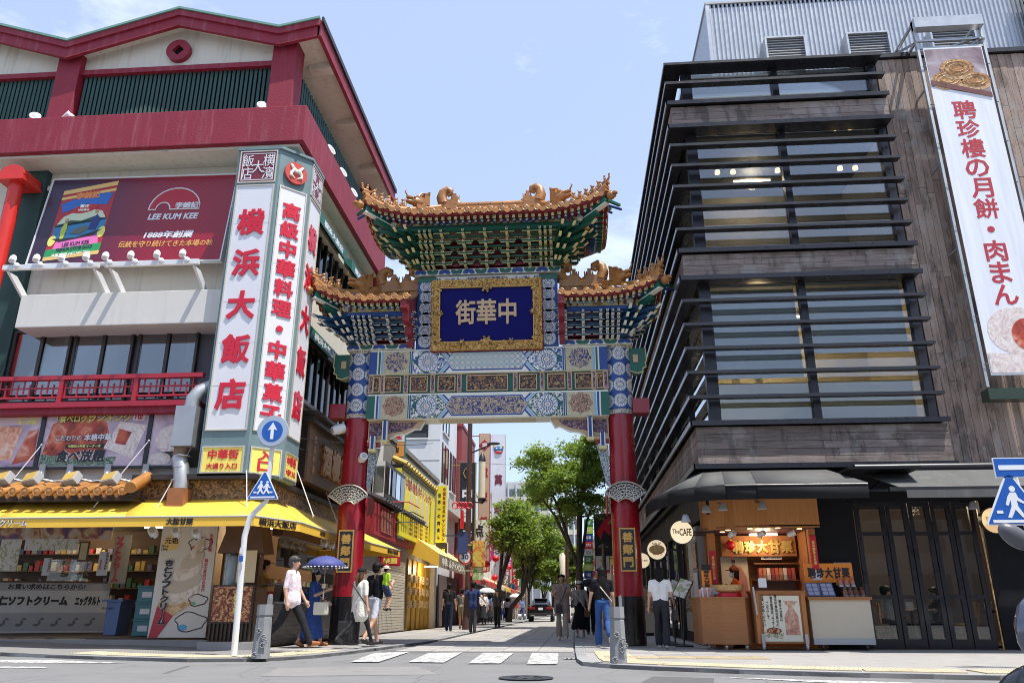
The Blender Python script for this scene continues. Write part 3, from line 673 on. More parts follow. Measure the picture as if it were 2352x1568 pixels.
def deck(par, x0, x1, y0, z0, tiers, dz, dy, body, line, pitch, hips, depth):
 """a band of bracket sets, with the same round the outer corners"""
 me = dougong(tiers, dz, dy, body, line).mesh('bracket'); n = max(2, round((x1 - x0) / pitch)); w = (x1 - x0) / n
 for i in range(n + 1): inst('bracket_set', me, [body, line], par, (x0 + i * w, y0, z0))
 for s in hips:
  xe = x1 if s > 0 else x0
  for q in (.14, .27): inst('bracket_set', me, None, par, (xe + s * (.0) - s * q, y0 - .002, z0))
  ca = corner_arm(tiers, dz, dy, body, line).mesh('corner_arm')
  for an in (15, 30, 45, 60, 75): inst('corner_bracket', ca, [body, line], par, (xe, y0 - .0, z0), (0, 0, s * rad(an)), (1, 1.0 if an != 45 else 1.3, 1))
  for k in range(3): inst('bracket_set', me, None, par, (xe + s * .02, y0 + .25 + k * .32, z0), (0, 0, s * math.pi / 2))
 for k in range(tiers + 1):
  e0 = x0 - (dy * k if -1 in hips else 0); e1 = x1 + (dy * k if 1 in hips else 0)
  bx('tie_rail', (e0, y0 - dy * k + .02, z0 + dz * k + .02), (e1, y0 - dy * k + .07, z0 + dz * k + .07), body, par)
 bx('backboard', (x0, y0 + .02, z0), (x1, y0 + .3, z0 + dz * tiers), DRED, par)
# ---- roofs
def roof(tagname, x0, x1, hips, yf, yb, ze, zr, rise, run, inset, pitch, body, zfr, yfr, deckx):
 rf = thing_part = bpy.data.objects.new(tagname, None); COL.objects.link(rf); rf.location = ((x0 + x1) / 2, (yf + yb) / 2, ze); rf.parent = gate; rf.matrix_parent_inverse = wm(gate).inverted()
 ym = (yf + yb) / 2; hd = ym - yf
 def lift(x, y):
  q = 0
  if -1 in hips: q = max(q, 1 - (x - x0) / run)
  if 1 in hips: q = max(q, 1 - (x1 - x) / run)
  f = max(0, min(1, abs(y - ym) / hd)); return rise * max(0, q) ** 2 * f ** 2
 def zs(x, y):
  s = 1 - abs(y - ym) / hd
  for h in hips:
   d = (x - x0) if h < 0 else (x1 - x); s = min(s, max(0, d) / inset)
  s = max(0, s); return ze + lift(x, y) + (zr - ze) * (s ** 1.25)
 # shell
 nx, ny = 40, 16; b = B()
 for j in range(ny + 1):
  for i in range(nx + 1):
   x = x0 + (x1 - x0) * i / nx; y = yf + (yb - yf) * j / ny; b.v.append((x, y, zs(x, y)))
 k = len(b.v)
 for j in range(ny + 1):
  for i in range(nx + 1):
   x = x0 + (x1 - x0) * i / nx; y = yf + (yb - yf) * j / ny; b.v.append((x, y, ze + lift(x, y) - .07 + .10 * (1 - abs(y - ym) / hd)))
 for j in range(ny):
  for i in range(nx):
   a = j * (nx + 1) + i; b.mi = 0; b._f((a, a + 1, a + nx + 2, a + nx + 1)); b.mi = 1; b._f((k + a, k + a + nx + 1, k + a + nx + 2, k + a + 1))
 b.mi = 1
 for i in range(nx): b._f((i, i + 1, k + i + 1, k + i)); a = ny * (nx + 1) + i; b._f((a, a + 1, k + a + 1, k + a))
 for j in range(ny): a = j * (nx + 1); b._f((a, a + nx + 1, k + a + nx + 1, k + a)); a += nx; b._f((a, a + nx + 1, k + a + nx + 1, k + a))
 obj('roof_bed', b, [TILE, DRED], rf, sm=True)
 n = round((x1 - x0) / pitch); w = (x1 - x0) / n
 dm = B().lathe([(.085, 0), (.085, .02), (.07, .028), (.055, .02), (.02, .03)], (0, 0, 0), 14).mesh('disc', 30)
 dr = B().xz([(-.125, .07), (-.06, .0), (0, -.03), (.06, .0), (.125, .07), (.10, .10), (-.10, .10)], -.012, .012).mesh('drip')
 def row(px, py, qx, qy, nm='roll_tile'):
  pts = []
  for t in np.linspace(0, 1, 5): x = px + (qx - px) * t; y = py + (qy - py) * t; pts.append((x, y, zs(x, y) + .045))
  if (Vector(pts[0]) - Vector(pts[-1])).length < .12: return
  rt = obj(nm, B().tube(pts, .078, 8), TILE, rf, sm=True); a = math.atan2(qy - py, qx - px)
  inst('end_disc', dm, TILE, rt, (px - .01 * math.cos(a), py - .01 * math.sin(a), pts[0][2]), (math.pi / 2, 0, a - math.pi / 2))
 for i in range(n + 1):
  x = x0 + i * w; tops = ym
  for h in hips:
   d = (x - x0) if h < 0 else (x1 - x); tops = min(tops, yf + hd * max(0, d) / inset)
  row(x, yf, x, tops)
  if i < n: inst('drip_tile', dr, TILE, rf, (x + w / 2, yf - .02, zs(x + w / 2, yf) - .045), (0, math.atan2(zs(x, yf) - zs(x + w, yf), w), 0))
 for h in hips:
  xe = x0 if h < 0 else x1; m = round((yb - yf) / pitch)
  for j in range(1, m):
   y = yf + (yb - yf) * j / m; d = inset * (1 - abs(y - ym) / hd); row(xe, y, xe - h * d, y)
   inst('drip_tile', dr, TILE, rf, (xe + h * .02, y - .5 * (yb - yf) / m, zs(xe, y) - .045), (0, 0, math.pi / 2))
 # eaves board, flying rafters and round rafters
 fm = B(); fm.box((-.033, -.0, -.033), (.033, .7, .033)); fm.mi = 1; fm.box((-.038, -.012, -.038), (.038, .004, .038)); fm.mi = 2; fm.box((-.024, -.018, -.024), (.024, .0, .024)); fm.mi = 1; fm.box((-.009, -.022, -.024), (.009, -.01, .024)); fm = fm.mesh('flying_rafter')
 rm = B(); rm.tube([(0, 0, 0), (0, .8, 0)], .034, 8); rm.mi = 1; rm.ell((0, 0, 0), (.042, .045, .042), 8, 5); rm.mi = 2; rm.ell((0, -.026, .004), (.024, .028, .024), 6, 4); rm = rm.mesh('round_rafter', 40)
 nr = round((x1 - x0) / .165)
 for i in range(nr + 1):
  x = x0 + .08 + (x1 - x0 - .16) * i / nr; an = 0.
  for h in hips:
   d = (x - x0) if h < 0 else (x1 - x)
   if d < .9: an = -h * rad(40) * (1 - d / .9)
  inst('flying_rafter', fm, [GREENM, LINEY, mat('rafter_inset', (.05, .10, .06), .5)], rf, (x, yf + .10, zs(x, yf) - .115), (rad(9), 0, an))
  inst('round_rafter', rm, [BLUEM, LBLUE, LINEW], rf, (x, yf + .27, zs(x, yf) - .115 - lift(x, yf) * .15), (rad(13), 0, an))
 for h in hips:
  xe = x0 if h < 0 else x1; m = round((yb - yf) / .19)
  for j in range(2, m):
   y = yf + (yb - yf) * j / m
   inst('flying_rafter', fm, None, rf, (xe - h * .10, y, zs(xe, y) - .115), (rad(9), 0, h * math.pi / 2)); inst('round_rafter', rm, None, rf, (xe - h * .27, y, zs(xe, y) - .115), (rad(13), 0, h * math.pi / 2))
  c = Vector((xe, yf, zs(xe, yf))); d = Vector((-h * inset, hd, 0)).normalized()
  hb = obj('corner_beam', B().beam(c + d * .05 + Vector((0, 0, -.20)), c + d * 1.7 + Vector((0, 0, -.55)), .14, .20), GREENM, rf); obj('edging', B().beam(c + d * .03 + Vector((0, 0, -.31)), c + d * 1.7 + Vector((0, 0, -.67)), .15, .03), LINEW, hb)
  obj('corner_beam', B().beam(c + d * .35 + Vector((0, 0, -.42)), c + d * 1.5 + Vector((0, 0, -.72)), .13, .16), GREENM, rf)
  dh = B(); q = c - d * .10 + Vector((0, 0, -.16)); dh.ell(q, (.11, .13, .10), 10, 6); dh.ell(q - d * .12 + Vector((0, 0, .03)), (.08, .08, .05), 8, 5); dh.ell(q - d * .10 + Vector((0, 0, -.05)), (.06, .06, .03), 8, 4); dh.ell(q + Vector((0, 0, .09)), (.04, .06, .06), 6, 4)
  obj('beam_dragon_head', dh, TILE, rf, sm=True)
  # hip ridge with figures
  top = Vector((xe - h * inset, ym, zr)); nseg = 9; pts = []
  for k in range(nseg + 1):
   t = k / nseg; x = c.x + (top.x - c.x) * t; y = c.y + (top.y - c.y) * t; pts.append(Vector((x, y, zs(x, y) + .16)))
  for k in range(nseg): obj('hip_ridge_tile', B().tube([pts[k], pts[k + 1]], .085, 10), TILE, rf, sm=True)
  for k in range(nseg): obj('ridge_base', B().beam(pts[k] + Vector((0, 0, -.10)), pts[k + 1] + Vector((0, 0, -.10)), .17, .12), TILE, rf)
  p2 = [Vector((v.x, 2 * ym - v.y, v.z)) for v in pts]; obj('hip_ridge', B().tube(p2, .09, 8), TILE, rf, sm=True)
  FIG(rf, pts, h, d)
  for k in (.12, .3, .5): inst('ridge_figure', FM[0], TILE, rf, tuple(p2[0].lerp(p2[-1], k) + Vector((0, 0, .07 - .25 * k * (1 - k)))), (0, 0, math.atan2(d.y, -d.x) + math.pi), .9)
  inst('dragon_head', DH, TILE, rf, tuple(pts[6] + Vector((0, 0, .05))), (0, 0, math.atan2(-d.y, -d.x)), 1.0)
 # main ridge
 a0 = x0 + (inset if -1 in hips else 0); a1 = x1 - (inset if 1 in hips else 0); nb = max(3, round((a1 - a0) / .32))
 for k in range(nb):
  u0 = a0 + (a1 - a0) * k / nb; u1 = a0 + (a1 - a0) * (k + 1) / nb - .008
  obj('ridge_tile', B().box((u0, ym - .09, zr - .05), (u1, ym + .09, zr + .13)), TILE, rf); obj('ridge_cap', B().tube([(u0, ym, zr + .17), (u1, ym, zr + .17)], .10, 10), TILE, rf, sm=True); obj('ridge_moulding', B().box((u0, ym - .13, zr + .03), (u1, ym + .13, zr + .065)), TILE, rf)
 for xx, s in ((a0, -1), (a1, 1)): inst('ridge_end_dragon', CW, TILE, rf, (xx, ym, zr), (0, 0, 0 if s < 0 else math.pi))
 # painted frieze board under the rafters
 fb = bx('frieze_board', (x0 + deckx[0], yfr, zfr), (x1 - deckx[1], yfr + .10, zfr + .17), LINEY, rf)
 u0, u1 = x0 + deckx[0], x1 - deckx[1]; L = u1 - u0
 for k, (a, w_, m) in enumerate(((.06, .08, QUE), (.17, .05, GCARV), (.27, .08, SCRB), (.5, .17, GCARV), (.73, .08, SCRB), (.83, .05, GCARV), (.94, .08, QUE))):
  obj('painted_panel', B().xz(cham(u0 + L * (a - w_ / 2), u0 + L * (a + w_ / 2), zfr + .02, zfr + .15, .05), yfr - .006, yfr + .02), m, fb)
 bx('eaves_purlin', (u0, yfr - .03, zfr - .09), (u1, yfr + .09, zfr - .005), body, rf)
 for h in hips:
  xx = u0 if h < 0 else u1; obj('purlin_boss', B().lathe([(.085, 0), (.085, .06), (.02, .065)], (0, 0, 0), 16, Matrix.Translation((xx + h * .02, yfr - .03, zfr + .09)) @ Matrix.Rotation(math.pi / 2, 4, 'X')), MATS['meander_band'], rf, sm=True)
  bx('purlin_return', (xx - .05, yfr + .1, zfr - .05), (xx + .05, 2 * ym - yfr, zfr + .14), body, rf)
  obj('hanging_post', B().lathe([(.06, -.16), (.075, -.12), (.05, -.1), (.055, .12), (.07, .16)], (xx + h * .2, yfr + .12, zfr + .02), 12), GOLD, rf, sm=True)
 return rf
def beast(kind):
 b = B()
 if kind == 0:
  b.ell((0, 0, .10), (.07, .055, .10), 8, 6); b.ell((.02, 0, .22), (.05, .045, .055), 8, 6); b.ell((.065, 0, .205), (.035, .03, .025), 6, 4); b.ell((-.01, .03, .275), (.015, .012, .03), 5, 4); b.ell((-.01, -.03, .275), (.015, .012, .03), 5, 4)
  for s in (-1, 1): b.tube([(.05, s * .03, .14), (.075, s * .03, .0)], [.022, .018], 6); b.ell((-.03, s * .045, .03), (.055, .025, .035), 6, 4)
  b.tube([(-.07, 0, .04), (-.12, 0, .10), (-.09, 0, .17)], [.02, .018, .008], 6)
 elif kind == 1:
  b.ell((0, 0, .06), (.13, .045, .055), 8, 6); b.tube([(.10, 0, .07), (.15, 0, .13), (.15, 0, .2)], [.035, .025, .02], 6); b.ell((.165, 0, .21), (.035, .022, .025), 6, 4); b.ell((0, 0, .15), (.04, .04, .06), 8, 5); b.ell((.005, 0, .235), .033, 8, 5); b.tube([(-.1, 0, .08), (-.18, 0, .14)], [.03, .012], 6)
 b.box((-.10, -.05, -.05), (.10, .05, .01)); return b.mesh('beast', 50)
FM = [beast(0), beast(1)]
def chiwen():
 b = B(); b.box((-.05, -.09, -.05), (.34, .09, .28)); b.ell((.30, 0, .18), (.14, .10, .12), 10, 6); b.ell((.38, 0, .10), (.10, .07, .05), 8, 5)
 pts = [(.02, 0, .2), (-.03, 0, .36), (.0, 0, .50), (.09, 0, .57), (.17, 0, .53), (.18, 0, .45), (.12, 0, .42), (.09, 0, .47)]; b.tube(pts, [.13, .12, .105, .085, .07, .055, .04, .025], 10)
 for k in range(5): b.tube([(.18 + .04 * k, 0, .26), (.20 + .04 * k, 0, .40)], [.03, .012], 6)
 b.box((.22, -.06, .26), (.30, .06, .44)); return b.mesh('chiwen', 45)
CW = chiwen(); CW.transform(Matrix.Diagonal((1.25, 1.1, 1.22, 1)))
def dragonhead():
 b = B(); b.ell((0, 0, .12), (.18, .10, .12), 10, 6); b.ell((.17, 0, .08), (.12, .07, .05), 8, 5); b.ell((.16, 0, .17), (.12, .07, .045), 8, 5); b.box((-.16, -.08, -.04), (.06, .08, .24)); b.box((-.24, -.07, .1), (-.12, .07, .36))
 for s in (-1, 1): b.tube([(.02, s * .05, .22), (-.04, s * .06, .32), (-.13, s * .06, .36)], [.028, .02, .008], 6); b.ell((.10, s * .06, .19), .028, 6, 4)
 b.tube([(.24, 0, .2), (.30, 0, .28), (.27, 0, .33)], [.02, .015, .006], 5)
 for k in range(4): b.box((-.24 + k * .03, -.08, .36 - .01 * k), (-.22 + k * .03, .08, .42 - .02 * k))
 return b.mesh('dragon_head', 45)
DH = dragonhead(); DH.transform(Matrix.Diagonal((1.35, 1.2, 1.3, 1)))
def FIG(rf, pts, h, d):
 L = (pts[-1] - pts[0]).length; n = 6 if L > 2.1 else 4; a = math.atan2(-d.y, -d.x)
 for k in range(n):
  t = (.02 + k * .095 * 2.3 / L) * 9; i = min(int(t), 8); p = pts[i].lerp(pts[i + 1], t - i)
  inst('ridge_figure', FM[1 if k == 0 else 0], TILE, rf, tuple(p + Vector((0, 0, .10))), (0, rad(-10), a), .95 - .02 * k)
deck(gate, -3.70, -.36, 18.42, 9.22, 4, .205, .19, DGG, LINEY, .52, (-1, 1), 1.2)
roof('upper_roof', -5.08, 1.08, (-1, 1), 17.20, 20.40, 10.22, 11.10, .42, 1.75, 1.75, .298, GREENM, 10.06, 17.70, (.72, .72))
deck(gate, -5.30, -4.02, 18.42, 7.20, 4, .135, .16, DGB, LINEW, .40, (-1,), 1.2)
deck(gate, -.04, 1.25, 18.42, 7.20, 4, .135, .16, DGB, LINEW, .40, (1,), 1.2)
roof('lower_roof', -6.24, -3.90, (-1,), 17.30, 20.3, 7.98, 8.72, .40, 1.5, 1.35, .298, BLUEM, 7.80, 17.75, (.77, .12))
roof('lower_roof', -.12, 2.28, (1,), 17.30, 20.3, 7.98, 8.72, .40, 1.5, 1.35, .298, BLUEM, 7.80, 17.75, (.12, .77))
for x in (-3.98, -.16):
 obj('gable_board', B().yz([(17.30, 7.98), (17.30, 7.74), (17.55, 7.72), (17.6, 7.5), (17.9, 7.48), (17.95, 7.28), (18.2, 7.26), (18.25, 7.1), (18.49, 7.08), (18.49, 8.1)], x - .05, x + .10), DRED, gate)
for i, (x, s) in enumerate(((-5.86, 'left'), (-4.9, 'left'))): pass
def flood(loc, rz, label, grp, sz=.12, name='floodlight'):
 t = thing(name, label, 'lamp', loc, rz, grp)
 obj('housing', B().lathe([(.5 * sz, -.9 * sz), (.62 * sz, -.3 * sz), (.62 * sz, .7 * sz), (.5 * sz, .72 * sz)], (0, 0, 0), 14, Matrix.Rotation(rad(70), 4, 'X')), SILVER, t, sm=True, local=True)
 obj('lens', B().lathe([(.5 * sz, .70 * sz), (.3 * sz, .74 * sz)], (0, 0, 0), 14, Matrix.Rotation(rad(70), 4, 'X')), GREY, t, sm=True, local=True)
 obj('bracket', B().beam((0, .2 * sz, -.9 * sz), (0, 0, 0), .25 * sz, .12 * sz), DARK, t, local=True); return t
flood((-5.05, 18.5, 4.30), .6, 'small white spotlight beside the left bracket wing of the gate', None, .16, 'spotlight')
flood((-5.72, 18.6, 5.05), 2.2, 'white floodlight pair under the red beam stub, left of gate', None, .2, 'spotlight')
# ================================================================ corner restaurant on the left
lb = thing('restaurant_building', 'white and crimson corner restaurant with zigzag roof and green slats', 'building', (-11, 20, .05))
FY, SX = 17.2, -6.95
bx('wall', (-17, FY, 3.0), (SX, 24.9, 13.2), CREAM, lb)
ROOFP = [(-17.6, 15.15), (-15.9, 16.09), (-13.18, 15.22), (-10.18, 16.09), (-7.37, 15.29), (-6.29, 15.51)]
gw = obj('gable_wall', B().xz([(x, z - .28) for x, z in ROOFP if x < -7] + [(SX, 15.1), (SX, 14.5), (-17.6, 14.5)], 16.62, 17.0), CREAM, lb)
def zig(dz0, dz1, y0, y1): return B().xz([(x, z + dz0) for x, z in ROOFP] + [(x, z + dz1) for x, z in reversed(ROOFP)], y0, y1)
rf_ = obj('roof', zig(-.30, -.10, 16.3, 25.0), CREAM, lb)
obj('fascia', zig(-.50, -.02, 16.2, 16.30), CRIM, rf_); obj('fascia_lip', zig(-.20, -.02, 16.14, 16.2), CRIM, rf_)
COPG = mat('copper_green', (.16, .30, .25), .5, var=.2)
obj('copper_edge', zig(-.015, .05, 16.1, 25.0), COPG, rf_)
obj('side_fascia', B().yz([(16.2, 15.0), (16.2, 15.49), (25.07, 15.49), (25.07, 15.0)], -6.34, -6.24), CRIM, rf_)
obj('side_lip', B().yz([(16.14, 15.40), (16.14, 15.55), (25.1, 15.55), (25.1, 15.40)], -6.235, -6.18), mat('dark_cap', (.03, .02, .025), .5), rf_)
for y in (17.4, 20.0, 22.6): bx('soffit_beam', (SX, y, 14.92), (-6.35, y + .3, 15.18), CREAM, rf_)
# coin-shaped boss
b = B(); n = 40; cx_, cz_ = -10.25, 15.03
for y, s in ((16.50, 1), (16.62, 1)): pass
outer = [(cx_ + .33 * math.cos(t * 2 * math.pi / n), cz_ + .33 * math.sin(t * 2 * math.pi / n)) for t in range(n)]
def sq(t, r=.17):
 a = t * 2 * math.pi / n; k = r / (abs(math.cos(a)) + abs(math.sin(a))); return (cx_ + k * math.cos(a), cz_ + k * math.sin(a))
inner = [sq(t) for t in range(n)]
for y in (16.48, 16.63): b.v += [(x, y, z) for x, z in outer] + [(x, y, z) for x, z in inner]
for t in range(n):
 u = (t + 1) % n; b._f((t, u, n + u, n + t)); b._f((t, 2 * n + t, 2 * n + u, u)); b._f((n + t, n + u, 3 * n + u, 3 * n + t))
obj('coin_boss', b, CRIM, gw); bx('coin_hole', (cx_ - .17, 16.600, cz_ - .17), (cx_ + .17, 16.615, cz_ + .17), BLACK, gw)
for x0 in (-13.52, -7.58): bx('column', (x0, 16.42, 12.85), (x0 + .64, 17.0, 15.1), CRIM, lb, bevel=.015)
bx('side_column', (-7.5, 24.0, 12.85), (-6.9, 24.6, 15.1), CRIM, lb)
bx('rail', (-17, 16.52, 14.40), (-13.53, 16.72, 14.55), CRIM, lb); bx('rail', (-12.88, 16.52, 14.40), (-7.58, 16.72, 14.55), CRIM, lb)
bx('louvre_recess', (-17, 16.95, 12.8), (SX - .06, 17.1, 14.5), BLACK, lb)
sm_ = B().box((-.035, -.07, 0), (.035, .07, 1.52)).mesh('slat')
for i in range(44): inst('slat', sm_, DKGREEN, lb, (-12.80 + i * .1205, 16.70, 12.88), (0, 0, .35))
for i in range(20): inst('slat', sm_, DKGREEN, lb, (-13.62 - i * .1205, 16.70, 12.88), (0, 0, .35))
for i in range(40): inst('slat', sm_, DKGREEN, lb, (SX - .08, 17.2 + i * .17, 12.88), (0, 0, 1.2))
par = bx('parapet', (-17, 16.25, 11.87), (-6.45, 17.1, 12.90), CRIM, lb, bevel=.02)
bx('parapet', (-7.3, 17.1, 11.86), (-6.452, 25.0, 12.90), CRIM, lb)
bx('parapet_underside', (-17, 16.4, 11.80), (-6.6, FY + .1, 11.865), CREAM, lb); bx('parapet_underside', (-7.2, FY, 11.80), (-6.6, 24.9, 11.855), CREAM, lb)
bx('end_pier', (-7.3, 24.6, 10.9), (-6.46, 25.0, 11.86), CRIM, lb)
bx('pilaster', (-14.18, 17.02, 3.2), (-13.60, 17.25, 11.82), DKGREEN, lb); bx('pilaster', (-8.0, 17.0, 5.2), (-7.3, 17.25, 11.82), CRIM, lb)
bx('cornice', (-13.58, 17.10, 11.25), (-8.0, 17.25, 11.38), CREAM, lb)
for i, x in enumerate((-13.9, -12.95, -7.75)):
 flood((x, 16.55, 13.05), [.5, -.5, .4][i], 'small white floodlight on crimson parapet %s' % ['left of the second red column', 'right of the second red column', 'at the right end of the slats'][i], 'floodlights on the parapet', .22)
for i, y in enumerate((18.6, 19.8, 21.0, 22.2, 23.4)):
 flood((-6.66, y, 13.02), 1.2, 'round white floodlight on the side parapet, number %s from the front corner' % ['one', 'two', 'three', 'four', 'five'][i], 'floodlights on the parapet', .26)
# red downpipe with hopper head
dp = thing('downpipe', 'bright red downpipe with hopper head on the green pilaster', 'pipe', (-14.4, 16.8, 3)); RPIPE = mat('red_pipe', (.62, .03, .02), .3, var=.06)
obj('pipe', B().tube([(-14.0, 16.55, 11.2), (-14.02, 16.55, 4.2)], .17, 16), RPIPE, dp, sm=True)
h_ = [(-14.32, 11.15), (-13.68, 11.15), (-13.68, 11.30)] + [(-14.0 + .33 * math.cos(t), 11.30 + .26 * math.sin(t)) for t in np.linspace(0, math.pi, 9)] + [(-14.32, 11.30)]
obj('hopper_head', B().xz(h_, 16.30, 17.0), RPIPE, dp); bx('hopper_rim', (-14.36, 16.26, 11.12), (-13.64, 17.0, 11.18), RPIPE, dp)
# small old window at far left
lw = thing('old_window', 'small grey-green paned window left of the red downpipe', 'window', (-15, 17.15, 7)); bx('pane', (-15.6, 17.15, 7.2), (-14.45, 17.19, 9.9), GLS, lw)
for x in (-15.6, -15.2, -14.8, -14.45): bx('bar', (x - .02, 17.11, 7.2), (x + .02, 17.15, 9.9), DKGREEN, lw)
for z in (7.2, 7.9, 8.6, 9.3, 9.9): bx('bar', (-15.6, 17.08, z - .02), (-14.45, 17.11, z + .02), DKGREEN, lw)
# ---- printed billboard
bbd = thing('billboard', 'large crimson and navy oyster sauce billboard on the white wall', 'billboard', (-10.9, 16.8, 8.9))
q0, q1, q2, q3 = UY(62, 607, 16.62), UY(505, 597, 16.62), UY(536, 399, 16.9), UY(120, 415, 16.9)
bm_o = q0; bR = (q1 - q0).normalized(); bU = (q3 - q0) - bR * (q3 - q0).dot(bR); bH = bU.length; bU.normalize(); bW = (q1 - q0).length; bN = bR.cross(bU)
def bp(u, v, d=0.): return bm_o + bR * (u * bW) + bU * (v * bH) + bN * d
def m_board():
 m, p = newmat('billboard_print'); x, y, z = sep(co('P')); P = co('P')
 f = smooth(x, -13.0, -9.3); w = (((x * 6 + z * 6).f('FRACT') - .5).f('ABSOLUTE') < .12).f('MAXIMUM', (((x * 6 - z * 6).f('FRACT') - .5).f('ABSOLUTE') < .12))
 col = mix(f, (.022, .012, .04), (.30, .006, .022)); col = mix(w * .22, col, (.10, .004, .012)); _set(p.inputs['Base Color'], col); p.inputs['Roughness'].default_value = .28; p.inputs['Coat Weight'].default_value = .15; return m
b = B(); b.prism([(0, 0), (1, 0), (1, 1), (0, 1)], lambda u, v: bp(u, v, .0), lambda u, v: bp(u, v, -.10)); obj('panel', b, m_board(), bbd)
for u0, v0, u1, v1 in ((-.006, -.012, 1.006, 0), (-.006, 1, 1.006, 1.012), (-.006, 0, 0, 1), (1, 0, 1.006, 1)):
 obj('frame', B().prism([(u0, v0), (u1, v0), (u1, v1), (u0, v1)], lambda u, v: bp(u, v, .03), lambda u, v: bp(u, v, -.10)), SILVER, bbd)
def shape(name, pts, m, par, d, P=None):
 P = P or bp; return obj(name, B().prism(pts, lambda u, v: P(u, v, d), lambda u, v: P(u, v, d - .003)), m, par)
def flat(name, c, rough=.4): return mat(name, c, rough, var=.05, fine=.02)
def pell(cx, cy, rx, ry, n=20, a0=0, a1=6.2832): return [(cx + rx * math.cos(t), cy + ry * math.sin(t)) for t in np.linspace(a0, a1, n, endpoint=(a1 < 6.28))]
LGREEN, LPINK, LGOLD, LBL = flat('label_green', (.02, .28, .08)), flat('label_pink', (.72, .16, .42)), flat('label_gold', (.72, .48, .16)), flat('label_blue', (.02, .13, .45))
lab = shape('product_label', [(.075, .03), (.36, .10), (.36, .97), (.075, .86)], flat('label_red', (.40, .02, .03)), bbd, .004)
def lp(pts): return [(.075 + .285 * u, .03 + .07 * u + (.83 + .04 * u) * v) for u, v in pts]
shape('label_band', lp([(0, 0), (1, 0), (1, .05), (0, .05)]), LGOLD, lab, .008); shape('label_band', lp([(0, .05), (1, .05), (1, .15), (0, .15)]), LGREEN, lab, .008)
shape('label_band', lp([(.12, .15), (.93, .15), (.90, .26), (.15, .26)]), LPINK, lab, .008); shape('label_band', lp([(0, .94), (1, .94), (1, 1), (0, 1)]), LGOLD, lab, .008); shape('label_band', lp([(0, .86), (1, .86), (1, .90), (0, .90)]), LGOLD, lab, .008)
lk = shape('lake_scene', lp([(.05, .27), (.95, .27), (.98, .45), (.85, .60), (.5, .68), (.15, .60), (.02, .45)]), flat('label_lake', (.03, .18, .36)), lab, .008)
shape('lake_sky', lp([(.06, .50), (.94, .50), (.85, .60), (.5, .68), (.15, .60)]), flat('label_sky', (.55, .62, .42)), lk, .011); shape('lake_hills', lp([(.04, .46), (.3, .53), (.5, .50), (.75, .54), (.96, .47), (.96, .49), (.04, .49)]), flat('label_hill', (.02, .07, .05)), lk, .014)
shape('boat', lp([(.04, .30), (.5, .275), (.95, .34), (.8, .27), (.2, .24)]), flat('label_boat', (.02, .018, .02)), lk, .014)
shape('oyster', lp([(.35, .34), (.5, .40), (.62, .42), (.68, .37), (.55, .31)]), flat('label_shell', (.12, .12, .08)), lk, .017)
shape('painted_rower', lp([(.20, .28), (.26, .28), (.28, .42), (.26, .50), (.21, .50), (.17, .42)]), flat('label_lime', (.45, .50, .05)), lk, .017); shape('painted_rower', lp([(.68, .36), (.82, .34), (.86, .48), (.78, .56), (.70, .50)]), flat('label_navy', (.015, .03, .16)), lk, .017)
for u, v in ((.235, .535), (.755, .60)): shape('painted_face', lp(pell(u, v, .035, .028, 10)), flat('label_skin', (.5, .26, .13)), lk, .019)
shape('name_ribbon', lp([(.10, .66), (.5, .74), (.90, .68), (.97, .84), (.5, .88), (.03, .80)]), LBL, lab, .010); shape('red_oval', lp(pell(.5, .67, .24, .06)), flat('label_oval', (.45, .02, .02)), lab, .013)
for u in (.06, .94): shape('seal', lp(pell(u, .27 if u < .5 else .30, .07, .075)), flat('label_lemon', (.72, .68, .15)), lab, .012)
def bt(s, m, u, v, w, h, d, bold=.02, shear=0., skew=0., par=None, dep=.004): text(s, m, par or bbd, bp(u, v, d), bR + bU * skew, bU - bR * skew, w * bW, h * bH if h else None, bold, dep, shear=shear)
NAVYT = flat('label_ink', (.04, .015, .06)); CREAMT = flat('print_cream', (.85, .82, .72)); ORNG = flat('print_gold', (.70, .33, .10))
bt('李錦記', flat('label_orange', (.75, .22, .05)), .215, .80, .13, .09, .012, .04, skew=.10, par=lab); bt('LEE KUM KEE', NAVYT, .225, .225, .14, .045, .010, .02, skew=.12, par=lab); bt('PREMIUM OYSTER SAUCE', NAVYT, .225, .17, .185, .04, .010, .02, skew=.12, par=lab); bt('淨重750克 NET WT.750g', CREAMT, .215, .105, .20, .045, .010, .02, skew=.12, par=lab); bt('舊庄', CREAMT, .215, .665, .05, .04, .016, .03, par=lab); bt('特級蠔油', CREAMT, .215, .62, .06, .025, .016, .02, par=lab)
bt('李錦記', PURE, .765, .645, .125, .075, .012, .03); bt('LEE KUM KEE', PURE, .705, .515, .265, .07, .006, .035, shear=.15); bt('1888年創業', PURE, .705, .305, .26, .085, .006, .035, shear=.18); bt('伝統を守り続けてきた本場の味', ORNG, .70, .20, .49, .075, .006, .02, shear=.1)
arch = [(.70 + .135 * math.cos(t), .60 + .255 * math.sin(t)) for t in np.linspace(math.pi, 0, 14)] + [(.68, .60)] + [(.640 + .038 * math.cos(t), .60 + .085 * math.sin(t)) for t in np.linspace(0, math.pi, 8)]
shape('arch_logo', arch, flat('logo_red', (.42, .012, .03)), bbd, .006); ap = [bp(u, v, .008) for u, v in arch]; obj('logo_outline', B().tube(ap + ap[:1], .018, 5, False), PURE, bbd)
